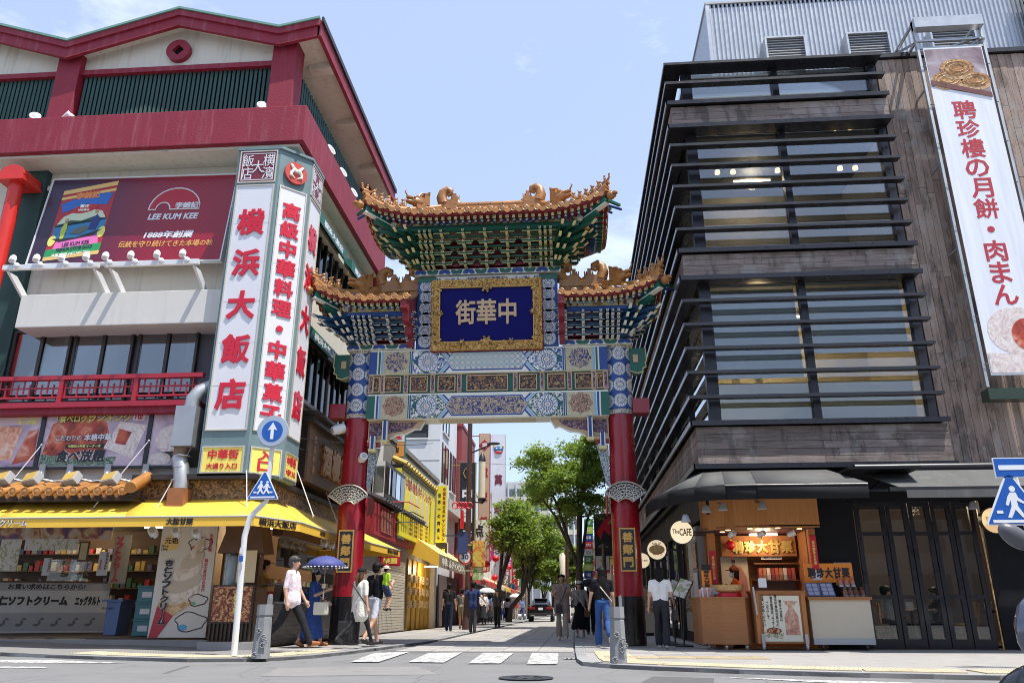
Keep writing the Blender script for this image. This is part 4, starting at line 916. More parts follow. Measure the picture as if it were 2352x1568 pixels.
# light bars with spot lamps
def lightbar(x0, x1, y, z, lbl):
 t = thing('light_bar', lbl, 'light bar', ((x0 + x1) / 2, y, z)); bx('bar', (x0, y - .04, z - .06), (x1, y + .04, z + .06), SILVER, t)
 for x in (x0 + .12, x1 - .12): obj('bracket', B().prism([(y + .0, z - .09), (y + .3, z - .09), (FY, z - .75), (FY, z - .95)], lambda u, v: (x - .03, u, v), lambda u, v: (x + .03, u, v)), SILVER, t)
 return t
zb = wz(120, 612, 15.9)
la = lightbar(wx(8, 616, 15.9), wx(228, 606, 15.9), 15.9, zb, 'white light bar under the left half of the billboard'); lb2 = lightbar(wx(242, 606, 15.9), wx(457, 604, 15.9), 15.9, zb, 'white light bar under the right half of the billboard')
sp = None; ordn = ['first', 'second', 'third', 'fourth', 'fifth', 'sixth', 'seventh', 'eighth']
for i, px in enumerate((38, 92, 150, 206, 250, 308, 368, 427)):
 x = wx(px, 610, 15.8); lbl = 'round white spot lamp below the billboard, %s from the left' % ordn[i]
 if sp is None:
  sp = thing('spot_lamp', lbl, 'lamp', (x, 15.83, zb), 0, 'spot lamps below the billboard')
  sp.scale = (.72, .72, .72); obj('base', B().ell((0, -.05, 0), (.11, .07, .11), 14, 8), SILVER, sp, sm=True, local=True); obj('arm', B().tube([(0, -.08, .02), (-.09, -.10, .12), (-.13, -.08, .17)], .03, 8), SILVER, sp, sm=True, local=True)
  obj('head', B().lathe([(.085, -.15), (.105, -.13), (.105, .05), (.07, .13)], (0, 0, 0), 16, Matrix.Translation((-.16, -.06, .25)) @ Matrix.Rotation(rad(-28), 4, 'X') @ Matrix.Rotation(rad(-12), 4, 'Y')), WHITE, sp, sm=True, local=True)
 else: dup(sp, (x, 15.83, zb), 0, lbl)
# white canopy beam, window band, balcony
wb = bx('canopy_beam', (-13.08, 16.4, 7.13), (-8.0, FY + .02, 7.97), WHITEW, lb, bevel=.02)
def slwin(x0, x1, z0, z1, y, par, curt):
 w = bpy.data.objects.new('window', None); COL.objects.link(w); w.location = ((x0 + x1) / 2, y, z0); w.parent = par; w.matrix_parent_inverse = wm(par).inverted()
 for a, c in (((x0, z0), (x1, z0 + .06)), ((x0, z1 - .06), (x1, z1)), ((x0, z0 + .06), (x0 + .06, z1 - .06)), ((x1 - .06, z0 + .06), (x1, z1 - .06)), (((x0 + x1) / 2 - .04, z0 + .06), ((x0 + x1) / 2 + .04, z1 - .06))): bx('frame', (a[0], y - .05, a[1]), (c[0], y + .05, c[1]), BRONZE, w)
 for k in range(2):
  u0 = x0 + .06 + k * (x1 - x0) / 2; u1 = u0 + (x1 - x0) / 2 - .12; bx('pane', (u0, y - .005, z0 + .06), (u1, y + .005, z1 - .06), GLS, w)
  if curt:
   for q in (.33, .66): bx('glazing_bar', (u0 + (u1 - u0) * q - .01, y + .10, z0), (u0 + (u1 - u0) * q + .01, y + .12, z1), WHITE, w)
   for z in (z0 + .95,): bx('glazing_bar', (u0, y + .121, z - .01), (u1, y + .14, z + .01), WHITE, w)
for i, x0 in enumerate((-13.56, -11.98, -10.36)):
 slwin(x0, x0 + 1.50, 5.45, 7.30, 17.10, lb, i != 0)
bx('window_recess', (-13.6, 17.18, 5.3), (-8.0, 17.195, 7.4), mat('room_dark', (.10, .10, .115), .8, var=.4, vs=1.2), lb)
for x in (-13.3, -12.3, -11.2, -9.2): bx('curtain', (x, 17.165, 5.4), (x + .3, 17.178, 7.3), mat('curtain_grey', (.40, .39, .38), .8, var=.2), lb)
bal = bx('balcony_slab', (-17, 16.3, 4.98), (-8.2, FY, 5.20), CRIM, lb); bx('balcony_moulding', (-17, 16.22, 5.12), (-8.2, 16.32, 5.24), mat('crimson_gloss', (.33, .012, .03), .3), bal)
REDP = mat('red_rail', (.36, .015, .03), .35, var=.08)
rl = bpy.data.objects.new('railing', None); COL.objects.link(rl); rl.location = (-11, 16.3, 5.2); rl.parent = lb; rl.matrix_parent_inverse = wm(lb).inverted()
bx('top_rail', (-17, 16.26, 5.78), (-8.22, 16.38, 5.88), REDP, rl); bx('lower_rail', (-17, 16.30, 5.355), (-8.22, 16.34, 5.40), REDP, rl); bx('middle_rail', (-17, 16.30, 5.58), (-8.22, 16.34, 5.61), REDP, rl)
for x in (-13.4, -11.55, -9.78): bx('post', (x - .05, 16.27, 5.2), (x + .05, 16.37, 5.78), REDP, rl)
b1 = B().box((-.016, -.012, 0), (.016, .012, .33)).mesh('baluster')
for i in range(38):
 x = -13.6 + i * .143; inst('baluster', b1, REDP, rl, (x, 16.318, 5.36 + (.11 if i % 2 == 0 else .0)), sc=(1, 1, 1.0 if i % 2 == 0 else .98))
# ---- printed food banners
def m_food(name, stops, sc, dist=1.5):
 m, p = newmat(name); P = co('P'); n = noise(P, sc, 4, .5, dist); _set(p.inputs['Base Color'], ramp(n, stops)); p.inputs['Roughness'].default_value = .35; return m
DUCK = m_food('print_roast_duck', [(.30, (.10, .02, .01)), (.45, (.42, .05, .02)), (.55, (.55, .12, .05)), (.7, (.75, .42, .30))], 2.2)
MAUVE = m_food('print_mauve', [(.3, (.30, .20, .30)), (.5, (.50, .38, .48)), (.7, (.70, .60, .64))], 1.6)
PRAWN = m_food('print_prawn', [(.3, (.5, .14, .05)), (.5, (.75, .36, .22)), (.7, (.80, .62, .50))], 4); BUN = m_food('print_bun', [(.3, (.55, .42, .38)), (.5, (.72, .62, .58)), (.7, (.82, .76, .72))], 5, 3); HERB = m_food('print_herb', [(.35, (.03, .06, .03)), (.5, (.14, .22, .14)), (.7, (.4, .45, .4))], 14)
def banner(x0, x1, z0, z1, y, label, base):
 t = thing('food_banner', label, 'banner', ((x0 + x1) / 2, y, z0), 0, 'food banners under the balcony'); bx('print', (x0, y, z0), (x1, y + .04, z1), base, t)
 for a, c in (((x0 - .05, z0 - .05), (x1 + .05, z0)), ((x0 - .05, z1), (x1 + .05, z1 + .05)), ((x0 - .05, z0), (x0, z1)), ((x1, z0), (x1 + .05, z1))): bx('frame', (a[0], y - .03, a[1]), (c[0], y + .06, c[1]), DARK, t)
 return t
def pp(t, name, pts, m, y): return obj(name, B().xz(pts, y, y + .003), m, t)
def pt(t, s, m, x, z, w, h, y, bold=.03, **k): text(s, m, t, (x, y, z), XP, ZP, w, h, bold, .004, **k)
BY = 16.55; INK = flat('print_ink', (.015, .012, .015)); LIME = flat('print_lime', (.78, .75, .22))
t = banner(-13.3, -12.02, 3.84, 5.16, BY, 'food banner with prawns at the left edge of the photo', MAUVE); pp(t, 'prawn_picture', [(-13.28, 4.0), (-12.6, 4.0), (-12.45, 4.75), (-13.28, 4.8)], PRAWN, BY - .004); pp(t, 'duck_picture', [(-12.55, 3.9), (-12.06, 4.0), (-12.06, 4.7), (-12.3, 4.65)], DUCK, BY - .004); pp(t, 'top_band', [(-13.28, 4.80), (-12.05, 4.80), (-12.05, 5.14), (-13.28, 5.14)], flat('print_band', (.62, .48, .50)), BY - .006)
pt(t, '横浜中華街', LIME, -12.38, 5.00, .50, .11, BY - .008); pt(t, '食べ放題', LIME, -12.38, 4.87, .46, .11, BY - .008)
t = banner(-11.92, -9.48, 3.83, 5.16, BY, 'food banner with roast duck and yellow ranking headline', MAUVE)
pp(t, 'duck_picture', [(-11.88, 4.10), (-11.4, 3.90), (-10.5, 4.02), (-10.35, 4.5), (-10.5, 4.9), (-11.3, 5.05), (-11.75, 4.8)], DUCK, BY - .003); pp(t, 'herb_picture', [(-11.9, 3.85), (-10.2, 3.85), (-10.1, 4.05), (-11.0, 4.0), (-11.88, 4.12)], HERB, BY - .004); pp(t, 'plate_picture', [(-10.45, 4.25), (-9.75, 4.0), (-9.5, 4.75), (-10.15, 4.85)], BUN, BY - .006); pp(t, 'slice_picture', [(-10.2, 4.35), (-9.95, 4.3), (-9.85, 4.6), (-10.15, 4.68)], DUCK, BY - .009); pp(t, 'black_strip', [(-11.35, 4.25), (-10.45, 4.25), (-10.45, 4.335), (-11.35, 4.335)], INK, BY - .009)
pt(t, '「食べログ」', INK, -11.27, 4.925, .80, .19, BY - .009, .07); pt(t, '「食べログ」', LIME, -11.27, 4.93, .80, .19, BY - .014, .03); pt(t, 'ランキング', INK, -10.4, 4.945, 1.02, .215, BY - .009, .07); pt(t, 'ランキング', LIME, -10.4, 4.95, 1.02, .215, BY - .014, .03)
pt(t, 'こだわりの', INK, -11.3, 4.475, .6, .12, BY - .009, .06); pt(t, 'こだわりの', PURE, -11.3, 4.48, .6, .12, BY - .014, .015); pt(t, '本格中華', INK, -10.62, 4.485, .64, .16, BY - .009, .06); pt(t, '本格中華', PURE, -10.62, 4.49, .64, .16, BY - .014, .03); pt(t, '中国四大料理 オーダー式', LIME, -10.9, 4.292, .76, .06, BY - .013, .03)
pt(t, '食べ放題', PURE, -10.95, 4.07, 1.15, .29, BY - .010, .08, shear=.1); pt(t, '食べ放題', INK, -10.95, 4.07, 1.15, .29, BY - .015, .035, shear=.1)
pp(t, 'crown_badge', [(-9.86, 4.86), (-9.60, 4.86), (-9.56, 5.08), (-9.66, 5.0), (-9.71, 5.10), (-9.77, 5.0), (-9.87, 5.06)], PURE, BY - .012); pt(t, '1位', RED, -9.72, 4.94, .19, .12, BY - .017, .03)
t = banner(-9.38, -8.62, 3.83, 5.16, BY, 'food banner with steamed buns behind the metal duct', MAUVE); pp(t, 'bun_picture', pell(-8.85, 4.42, .42, .33), BUN, BY - .003); pp(t, 'bun_picture', pell(-9.1, 3.98, .25, .14), BUN, BY - .006); pp(t, 'shade_picture', pell(-8.8, 4.06, .4, .09), INK, BY - .004)
# galvanised duct
du = thing('ventilation_duct', 'galvanised metal ventilation duct running down past the awning', 'duct', (-8.4, 16.3, 3))
x = wx(432, 975, 16.2); bx('box', (x - .23, 16.0, 4.15), (x + .23, 16.5, 5.05), STEEL, du, bevel=.01); obj('elbow', B().tube([(x + .02, 16.2, 5.0), (x + .04, 16.2, 5.25), (x + .14, 16.25, 5.42), (x + .32, 16.4, 5.58)], .16, 14), STEEL, du, sm=True)
obj('pipe', B().tube([(x - .06, 16.2, 4.2), (x - .10, 16.2, 3.95)], .15, 14), mat('rusty_steel', (.20, .13, .09), .6, metal=.4, var=.4), du, sm=True); obj('pipe', B().tube([(x - .10, 16.2, 3.95), (x + .0, 16.17, 3.7), (x + .05, 16.15, 3.4), (x + .05, 16.15, 2.9)], .16, 14), STEEL, du, sm=True)
bx('rust_sleeve', (x - .13, 15.98, 2.85), (x + .23, 16.32, 3.25), mat('copper_rust', (.32, .14, .06), .6, metal=.3, var=.4), du)
for z in (3.95, 3.7, 3.42): obj('seam', B().lathe([(.172, 0), (.172, .02)], (x - .02, 16.17, z), 14), STEEL, du)
# floodlights over the tiled pent roof
for i, px in enumerate((6, 72, 162, 252)):
 p = UY(px, 1097, 15.9); t = thing('floodlight', 'square yellow-lensed floodlight above the tiled pent roof, %s from the left' % ordn[i], 'lamp', p, 0, 'square floodlights over the pent roof')
 m = Matrix.Translation(p) @ Matrix.Rotation(rad(-35), 4, 'X') @ Matrix.Rotation(rad(-15), 4, 'Z'); obj('housing', B().box((-.17, -.05, -.12), (.17, .12, .13), m), GREY, t, bevel=.01); obj('lens', B().box((-.15, -.058, -.10), (.15, -.05, .11), m), mat('amber_lens', (.50, .33, .08), .2, var=.3), t); obj('arm', B().tube([p + Vector((.1, .1, 0)), p + Vector((.35, .2, -.05)), p + Vector((.42, .5, .02)), p + Vector((.42, .65, .28))], .025, 6), STEEL, t)
 bx('mount', (p.x + .35, p.y + .6, p.z + .1), (p.x + .49, p.y + .7, p.z + .40), GREY, t)
pr_ = bpy.data.objects.new('pent_roof', None); COL.objects.link(pr_); pr_.location = (-12, 16, 3.1); pr_.parent = lb; pr_.matrix_parent_inverse = wm(lb).inverted()
zt = wz(150, 1128, 15.6); bx('bed', (-17, 15.75, zt - .18), (wx(296, 1128, 15.6), 16.6, zt - .11), BRONZE, pr_)
rt_ = B().tube([(0, 0, 0), (0, .85, .28)], .075, 10).mesh('roll', 40); rd_ = B().lathe([(.095, 0), (.095, .04), (.08, .05), (.06, .04), (.03, .055)], (0, 0, 0), 16, Matrix.Rotation(math.pi / 2, 4, 'X')).mesh('disc', 30); dr_ = B().xz([(-.1, .05), (0, -.07), (.1, .05)], -.02, .0).mesh('drip')
for i in range(17):
 x = wx(296, 1128, 15.6) - .12 - i * .265; r_ = inst('roll_tile', rt_, TILE, pr_, (x, 15.58, zt)); inst('end_disc', rd_, TILE, r_, (x, 15.585, zt)); inst('drip_tile', dr_, TILE, pr_, (x - .13, 15.62, zt - .08))
obj('verge_tile', B().tube([(wx(304, 1128, 15.6), 15.5, zt + .05), (wx(304, 1128, 15.6) - .05, 16.2, zt + .38)], .12, 12), TILE, pr_, sm=True)
CARVW = m_carve('carved_brown_wood', [(.35, (.05, .03, .015)), (.5, (.20, .12, .06)), (.65, (.40, .26, .13))], 9, 1.0)
bx('carved_frieze', (wx(310, 1128, 16.3), 16.35, 3.05), (-6.9, 16.5, 3.45), CARVW, lb); bx('frieze_ledge', (wx(310, 1128, 16.3), 16.1, 3.45), (-6.7, 16.6, 3.56), BRONZE, lb)
bx('carved_frieze', (-6.72, 16.9, 3.05), (-6.6, 24.5, 3.45), CARVW, lb); bx('frieze_ledge', (-7, 16.6, 3.45), (-6.5, 24.5, 3.56), BRONZE, lb)
bx('shopfront_band', (-17, 16.7, 3.3), (-8.0, 17.3, 3.80), WHITEW, lb)
# ---- corner sign tower
tw = thing('sign_tower', 'tall grey-green corner sign tower with big red characters', 'sign', (-7, 16.6, 3.5))
TP = [(-7.98, 16.1), (-6.92, 16.1), (-6.33, 16.69), (-6.33, 17.6), (-7.98, 17.6)]
obj('body', B().xy(TP, 3.52, 11.55), SIGNGR, tw)
def tface(a, b_, u0, u1, z0, z1, m, name='panel', d=.012):
 a, b_ = Vector((*a, 0)), Vector((*b_, 0)); r = (b_ - a); L = r.length; r.normalize(); n = Vector((r.y, -r.x, 0)); P = lambda u, z, e: a + r * u + n * e + Vector((0, 0, z))
 o = obj(name, B().prism([(u0, z0), (u1, z0), (u1, z1), (u0, z1)], lambda u, z: P(u, z, d), lambda u, z: P(u, z, -.02)), m, tw); return P, r, L, o
def tpanel(a, b_, mg, z0, z1, m, trim):
 P, r, L, o = tface(a, b_, mg, (Vector(b_) - Vector(a)).length - mg, z0, z1, m)
 for u0, u1, w0, w1 in ((mg - .03, L - mg + .03, z0 - .03, z0), (mg - .03, L - mg + .03, z1, z1 + .03), (mg - .03, mg, z0, z1), (L - mg, L - mg + .03, z0, z1)):
  obj('trim', B().prism([(u0, w0), (u1, w0), (u1, w1), (u0, w1)], lambda u, z: P(u, z, .03), lambda u, z: P(u, z, -.02)), trim, o)
 return P, r, L, o
TRIM = mat('champagne_trim', (.62, .57, .47), .35, metal=.5, var=.1); SEAL = mat('seal_maroon', (.16, .015, .03), .5)
faces = ((TP[0], TP[1], '横浜大飯店', 1.0, '中華街', '大通り入口'), (TP[1], TP[2], '高級中華料理・中華菓子', .62, '入', '口'), (TP[2], TP[3], '横浜大飯店', .72, '中華街', '大通り入口'))
for k, (a, b_, s, w, y1, y2) in enumerate(faces):
 P, r, L, o = tpanel(a, b_, .09, 4.52, 10.52, PURE, TRIM)
 text(s, RED, o, P(L / 2, 7.42 if k != 1 else 7.42, .02), r, ZP, min(w, L * (.66 if k != 1 else .60)), 5.3 if k != 1 else 5.55, .036, .02, vertical=True, each=True, gap=.70 if k != 1 else .90, name='character')
 for z in (5.5, 6.5, 7.5, 8.5, 9.5): obj('panel_joint', B().prism([(.1, z), (L - .1, z), (L - .1, z + .008), (.1, z + .008)], lambda u, zz: P(u, zz, .014), lambda u, zz: P(u, zz, .0)), GREY, o)
 P, r, L, o = tpanel(a, b_, .09, 3.60, 4.12, YSIGN, TRIM)
 if k == 1: text('入口', RED, o, P(L / 2, 3.86, .014), r, ZP, .38, .46, .03, .01, vertical=True, each=True, name='character')
 else: text(y1, RED, o, P(L / 2, 3.97, .014), r, ZP, L * .66, .22, .02, .01, each=True, name='character'); text(y2, RED, o, P(L / 2, 3.72, .014), r, ZP, L * .64, .13, .01, .01)
 if k != 1:
  P, r, L, o = tpanel(a, b_, .09, 10.64, 11.47, SEAL, TRIM); 
  for dx, s_ in ((.27, '横濱'), (0, '大'), (-.27, '飯店')): text(s_, PURE, o, P(L / 2 + dx * L * .9, 11.05, .014), r, ZP, .27 * L, .70, .0, .01, vertical=True)
  for e, q in ((.13, .018),):
   for u0, u1, w0, w1 in ((e, L - e, 10.68, 10.70), (e, L - e, 11.41, 11.43), (e, e + q, 10.7, 11.41), (L - e - q, L - e, 10.7, 11.41)): obj('seal_border', B().prism([(u0, w0), (u1, w0), (u1, w1), (u0, w1)], lambda u, z: P(u, z, .02), lambda u, z: P(u, z, .0)), PURE, o)
 else:
  c = P(L / 2, 10.98, .06); mx = Matrix.Translation(c) @ Matrix(((r.x, 0, r.y, 0), (r.y, 0, -r.x, 0), (0, 1, 0, 0), (0, 0, 0, 1)))
  dsc = obj('dragon_disc', B().lathe([(.29, -.04), (.29, .02), (.02, .025)], (0, 0, 0), 32, mx), flat('disc_red', (.50, .06, .04)), tw, sm=True)
  for s in (-1, 1):
   pts = [mx @ Vector((s * (.17 * math.cos(q * .55) * (1 - q * .03)), (.19 - q * .045) + .03 * math.sin(q * 1.9), .03)) for q in range(9)]
   obj('dragon', B().tube(pts, [.02, .035, .045, .05, .045, .04, .035, .025, .01], 8), CREAMT, dsc, sm=True)
obj('cap', B().xy([(x + (.04 if x > -7 else -.02), y - (.03 if y < 17 else 0)) for x, y in TP], 11.53, 11.60), SIGNGR, tw)
# ---- side facade
for i, (z0, z1, zs_) in enumerate(((9.05, 10.75, 'upper'), (5.95, 7.5, 'lower'))):
 bx('side_recess', (SX - .01, 17.75, z0), (SX + .012, 24.2, z1), mat('room_dark', (.10, .10, .115), .8), lb)
 bx('side_sill', (SX, 17.7, z0 - .10), (SX + .14, 24.3, z0), CREAM, lb); bx('side_head', (SX, 17.7, z1), (SX + .20, 24.3, z1 + .12), CREAM if i == 0 else BRONZE, lb)
 for k in range(6):
  w = bpy.data.objects.new('side_window', None); COL.objects.link(w); w.location = (SX + .05, 18.3 + k, z0); w.parent = lb; w.matrix_parent_inverse = wm(lb).inverted()
  bx('pane', (SX + .04, 17.80 + k * 1.07, z0 + .05), (SX + .05, 18.82 + k * 1.07, z1 - .05), GLSD, w)
  for yy in (17.78 + k * 1.07, 18.3 + k * 1.07): bx('frame', (SX + .02, yy - .03, z0), (SX + .10, yy + .03, z1), BRONZE, w)
 for k, (y0, L) in enumerate(((18.1, 2.5), (21.2, 2.5))):
  t = thing('window_awning', 'dark green window awning with white lettering, %s floor %s' % (zs_, 'near the tower' if k == 0 else 'farther back'), 'awning', (SX, y0, z1), 0, 'green window awnings on the side wall')
  obj('canvas', B().yz([(y0, z1 + .30), (y0 + L, z1 + .30), (y0 + L, z1 + .26), (y0, z1 + .26)], SX + .0, SX + .05).prism([(y0, 0), (y0 + L, 0), (y0 + L, 1), (y0, 1)], lambda u, v: (SX + .05 + .40 * v, u, z1 + .30 - .16 * v), lambda u, v: (SX + .05 + .40 * v, u, z1 + .28 - .16 * v)), mat('green_canvas', (.015, .13, .10), .6, var=.12), t)
  bx('valance', (SX + .44, y0, z1 - .17), (SX + .455, y0 + L, z1 + .14), MATS['green_canvas'], t)
  for yy in (y0, y0 + L): obj('side_flap', B().xz([(SX + .05, z1 + .28), (SX + .45, z1 + .13), (SX + .45, z1 - .17)], yy - .005, yy + .005), MATS['green_canvas'], t)
  text('横浜大飯店', PURE, t, (SX + .456, y0 + L / 2, z1 - .01), YP, ZP, L * .72, .2, .035, .004)
bx('side_band', (SX, 17.7, 7.75), (SX + .12, 24.6, 8.95), CREAM, lb)
# brown wood sign box on the side
sb = thing('wood_sign_box', 'dark brown wooden sign box with carved gilt characters beside the gate', 'sign', (-6.6, 20.5, 3.7))
bx('box', (SX, 18.3, 3.75), (-6.35, 23.0, 5.15), mat('sign_box_wood', (.16, .085, .04), .5, var=.3, vs=4, bm=.2), sb); bx('cornice', (SX, 18.1, 5.15), (-6.2, 23.1, 5.32), BRONZE, sb); bx('cornice', (SX, 18.0, 5.32), (-6.08, 23.2, 5.40), BRONZE, sb); bx('end_panel', (SX, 18.27, 3.8), (-6.4, 18.3, 5.1), BRONZE, sb)
text('酒樓飯店', mat('copper_letter', (.55, .27, .10), .4, metal=.5, var=.2), sb, (-6.35, 20.9, 4.45), YP, ZP, 3.2, .85, .05, .06, each=True, name='character'); text('横浜中華', MATS['copper_letter'], sb, (-6.35, 18.75, 4.45), YP, ZP, .18, 1.0, .01, .02, vertical=True)
# ---- yellow awning
aw = thing('shop_awning', 'long yellow canvas awning round the corner restaurant', 'awning', (-8, 15.5, 2.3))
OUT = [Vector((-17, 15.3)), UZ(583, 1207, 2.38).xy, UZ(688, 1220, 2.38).xy, UZ(776, 1246, 2.38).xy, UZ(918, 1278, 2.38).xy]; OUT[1].y = 15.3
OUT[4] = Vector((OUT[3].x + (OUT[4].x - OUT[3].x) * .5, OUT[4].y)) if False else OUT[4]
INN = [Vector((-17, 16.45)), Vector((-7.05, 16.45)), Vector((-6.62, 16.95)), Vector((-6.55, 18.2)), Vector((-6.55, OUT[4].y - .1))]
for k in range(4):
 a, b_, c, d = OUT[k], OUT[k + 1], INN[k + 1], INN[k]; ns = 4 if k == 0 else (3 if k == 3 else 1)
 for j in range(ns):
  L_ = lambda p, q, t: p.lerp(q, t); a2, b2, c2, d2 = L_(a, b_, j / ns), L_(a, b_, (j + 1) / ns), L_(d, c, (j + 1) / ns), L_(d, c, j / ns)
  pts = [(*a2, 2.58), (*b2, 2.58), (*c2, 3.10), (*d2, 3.10)]; bb = B(); i0 = 0
  N_ = 5
  for v in range(N_ + 1):
   for u in range(N_ + 1):
    p = Vector(pts[0]).lerp(Vector(pts[1]), u / N_).lerp(Vector(pts[3]).lerp(Vector(pts[2]), u / N_), v / N_); p.z -= .03 * math.sin(math.pi * u / N_) * math.sin(math.pi * v / N_); bb.v.append(tuple(p))
  for v in range(N_):
   for u in range(N_): q = v * (N_ + 1) + u; bb._f((q, q + 1, q + N_ + 2, q + N_ + 1))
  cv = obj('canvas', bb, YEL, aw, sm=True); md = cv.modifiers.new('s', 'SOLIDIFY'); md.thickness = .008
  nn = Vector(((b2 - a2).y, -(b2 - a2).x)).normalized() * .006
  obj('valance', B().quad((*a2, 2.58), (*b2, 2.58), (*b2, 2.38), (*a2, 2.38)).quad((*(a2 - nn), 2.58), (*(b2 - nn), 2.58), (*(b2 - nn), 2.38), (*(a2 - nn), 2.38)), YEL, aw)
 obj('frame_tube', B().tube([(*a, 2.57), (*b_, 2.57)], .018, 6), GREY, aw)
bx('end_flap', (INN[4].x, OUT[4].y, 2.4), (OUT[4].x, OUT[4].y + .01, 2.6), YEL, aw)
def val(s, k, t, w, m=INK, h=.12, bold=.03):
 a, b_ = OUT[k], OUT[k + 1]; p = a.lerp(b_, t); r = Vector((*(b_ - a).normalized(), 0)); n = Vector((r.y, -r.x, 0)); text(s, m, aw, Vector((*p, 2.475)) + n * .008, r, ZP, w, h, bold, .004)
xx = lambda px: (wx(px, 1197, 15.3) + 17) / (OUT[1].x + 17)
val('ソフトクリーム', 0, xx(8), 1.05, INK, .13, .06); a_ = TJ[-1]; val('ソフトクリーム', 0, xx(8), 1.05, PURE, .13, .02); TJ[-1]['o'] += Vector((0, -.005, 0)); val('大粒甘栗', 0, xx(413), .56, INK, .14, .045); val('横浜大飯店', 1, .5, (OUT[2] - OUT[1]).length * .82, INK, .15); val('大粒甘栗', 2, .55, .42, INK, .12, .04); val('横浜大飯店', 3, .86, 1.1, INK, .12)
for i, (px, py, qx, qy) in enumerate(((-18, 1160, 95, 1022), (212, 1168, 342, 1012), (355, 1175, 448, 1012), (567, 1166, 566, 1014), (720, 1185, 672, 1050), (778, 1210, 745, 1120))):
 p = UZ(px, py, 2.80) if i > 3 else UY(px, py, 15.85); q = UY(qx, qy, 16.35) if i < 4 else UX(qx, qy, -6.55)
 st = thing('stay_rod', 'thin white stay rod above the yellow awning, %s from the left' % ordn[i], 'rod', p, 0, 'awning stay rods'); obj('rod', B().tube([p, q], .011, 6), WHITE, st); obj('eye', B().ell(p, .03, 8, 5), STEEL, st); obj('hook', B().ell(q, .03, 8, 5), STEEL, st)
# ---- ground floor shop
bx('shop_floor', (-17, FY, .02), (-6.9, 24, .25), FLOORT, lb); bx('step', (-17, 16.95, .02), (-7.4, FY, .215), CONC, lb); bx('shop_ceiling', (-17, 16.7, 2.9), (-6.75, 24, 3.0), mat('shop_ceiling', (.20, .17, .14), .8), lb)
SHOPW = mat('shop_wall', (.12, .075, .045), .7, var=.3)
bx('back_wall', (-17, 21.6, .25), (-7, 21.8, 2.9), SHOPW, lb); bx('door_post', (-8.95, 17.3, .25), (-8.75, 17.5, 2.9), BRONZE, lb); bx('wall_pier', (-7.8, 17.45, .25), (-6.95, 17.7, 2.9), WOODB, lb)
fx = [(wx(x_, 1400, 19.6), 19.6 + (x_ - 110) * .004) for x_ in (-40, 222)]
ct = thing('soft_serve_counter', 'white front counter advertising soft serve at far left of shop', 'counter', (-13, 19.8, .25)); (ax, ay), (cx2, cy2) = fx; dirn = Vector((cx2 - ax, cy2 - ay, 0)); CL = dirn.length; dirn.normalize(); cn = Vector((dirn.y, -dirn.x, 0)); cp_ = lambda u, z, e=0: Vector((ax, ay, 0)) + dirn * u + cn * e + Vector((0, 0, z))
CWH = mat('counter_white', (.62, .62, .62), .4); CGR = mat('counter_grey', (.42, .42, .43), .5)
obj('front', B().prism([(0, .28), (CL, .28), (CL, 1.46), (0, 1.46)], lambda u, v: cp_(u, v), lambda u, v: cp_(u, v, -.06)), CWH, ct); obj('grey_band', B().prism([(0, .32), (CL, .32), (CL, .75), (0, .75)], lambda u, v: cp_(u, v, .003), lambda u, v: cp_(u, v, 0)), CGR, ct); obj('grey_band', B().prism([(0, 1.27), (CL, 1.27), (CL, 1.46), (0, 1.46)], lambda u, v: cp_(u, v, .003), lambda u, v: cp_(u, v, 0)), MATS['counter_grey'], ct); obj('worktop', B().prism([(0, 1.46), (CL, 1.46), (CL, 1.50), (0, 1.50)], lambda u, v: cp_(u, v, .03), lambda u, v: cp_(u, v, -.7)), WOODB, ct)
text('お買い求めはこちらから!', INK, ct, cp_(CL * .54, 1.365, .004), dirn, ZP, 1.75, .14, .03, .004); text('杏仁ソフトクリーム', INK, ct, cp_(CL * .43, 1.03, .004), dirn, ZP, 1.75, .24, .07, .004); text('エッグタルト', INK, ct, cp_(CL * .85, 1.03, .004), dirn, ZP, .58, .24, .06, .004)
for i in range(7):
 u = CL * (.16 + .123 * i); 
 for dx, dz, rx, rz in ((-.07, -.08, .07, .035), (.05, .06, .05, .03), (.0, -.02, .035, .06)): obj('painted_patch', B().prism([(u + dx + rx * math.cos(q), .54 + dz + rz * math.sin(q)) for q in np.linspace(0, 6.28, 10)[:-1]], lambda a, v: cp_(a, v, .006), lambda a, v: cp_(a, v, .002)), mat('counter_print', (.16, .16, .17), .5), ct)
# display case, menus and goods behind
dc_ = thing('display_case', 'small lit glass bakery case on the soft serve counter', 'display case', (-13, 20.1, 1.5)); bx('glass', (-13.55, 20.0, 1.5), (-12.75, 20.5, 2.05), GLSC, dc_); bx('shelf', (-13.53, 20.05, 1.72), (-12.77, 20.45, 1.73), STEEL, dc_); bx('base', (-13.55, 20.0, 1.47), (-12.75, 20.5, 1.5), STEEL, dc_)
for i in range(8): obj('tart', B().lathe([(.04, 0), (.055, .03), (.02, .045)], (-13.45 + .09 * i, 20.2, 1.73 if i % 2 else 1.51), 10), mat('tart', (.55, .30, .08), .5), dc_, sm=True)
MENU = m_food('menu_print', [(.38, (.70, .68, .62)), (.5, (.78, .78, .74)), (.56, (.55, .45, .25)), (.62, (.35, .45, .25))], 6)
def poster(name, label, x0, x1, y0, y1, Y, m, grp=None):
 a, b_ = UY(x0, y1, Y), UY(x1, y0, Y); t = thing(name, label, 'poster', ((a.x + b_.x) / 2, Y, a.z), 0, grp); bx('sheet', (a.x, Y, a.z), (b_.x, Y + .01, b_.z), m, t); bx('backing', (a.x - .012, Y + .01, a.z - .012), (b_.x + .012, Y + .02, b_.z + .012), PURE, t); return t, a, b_
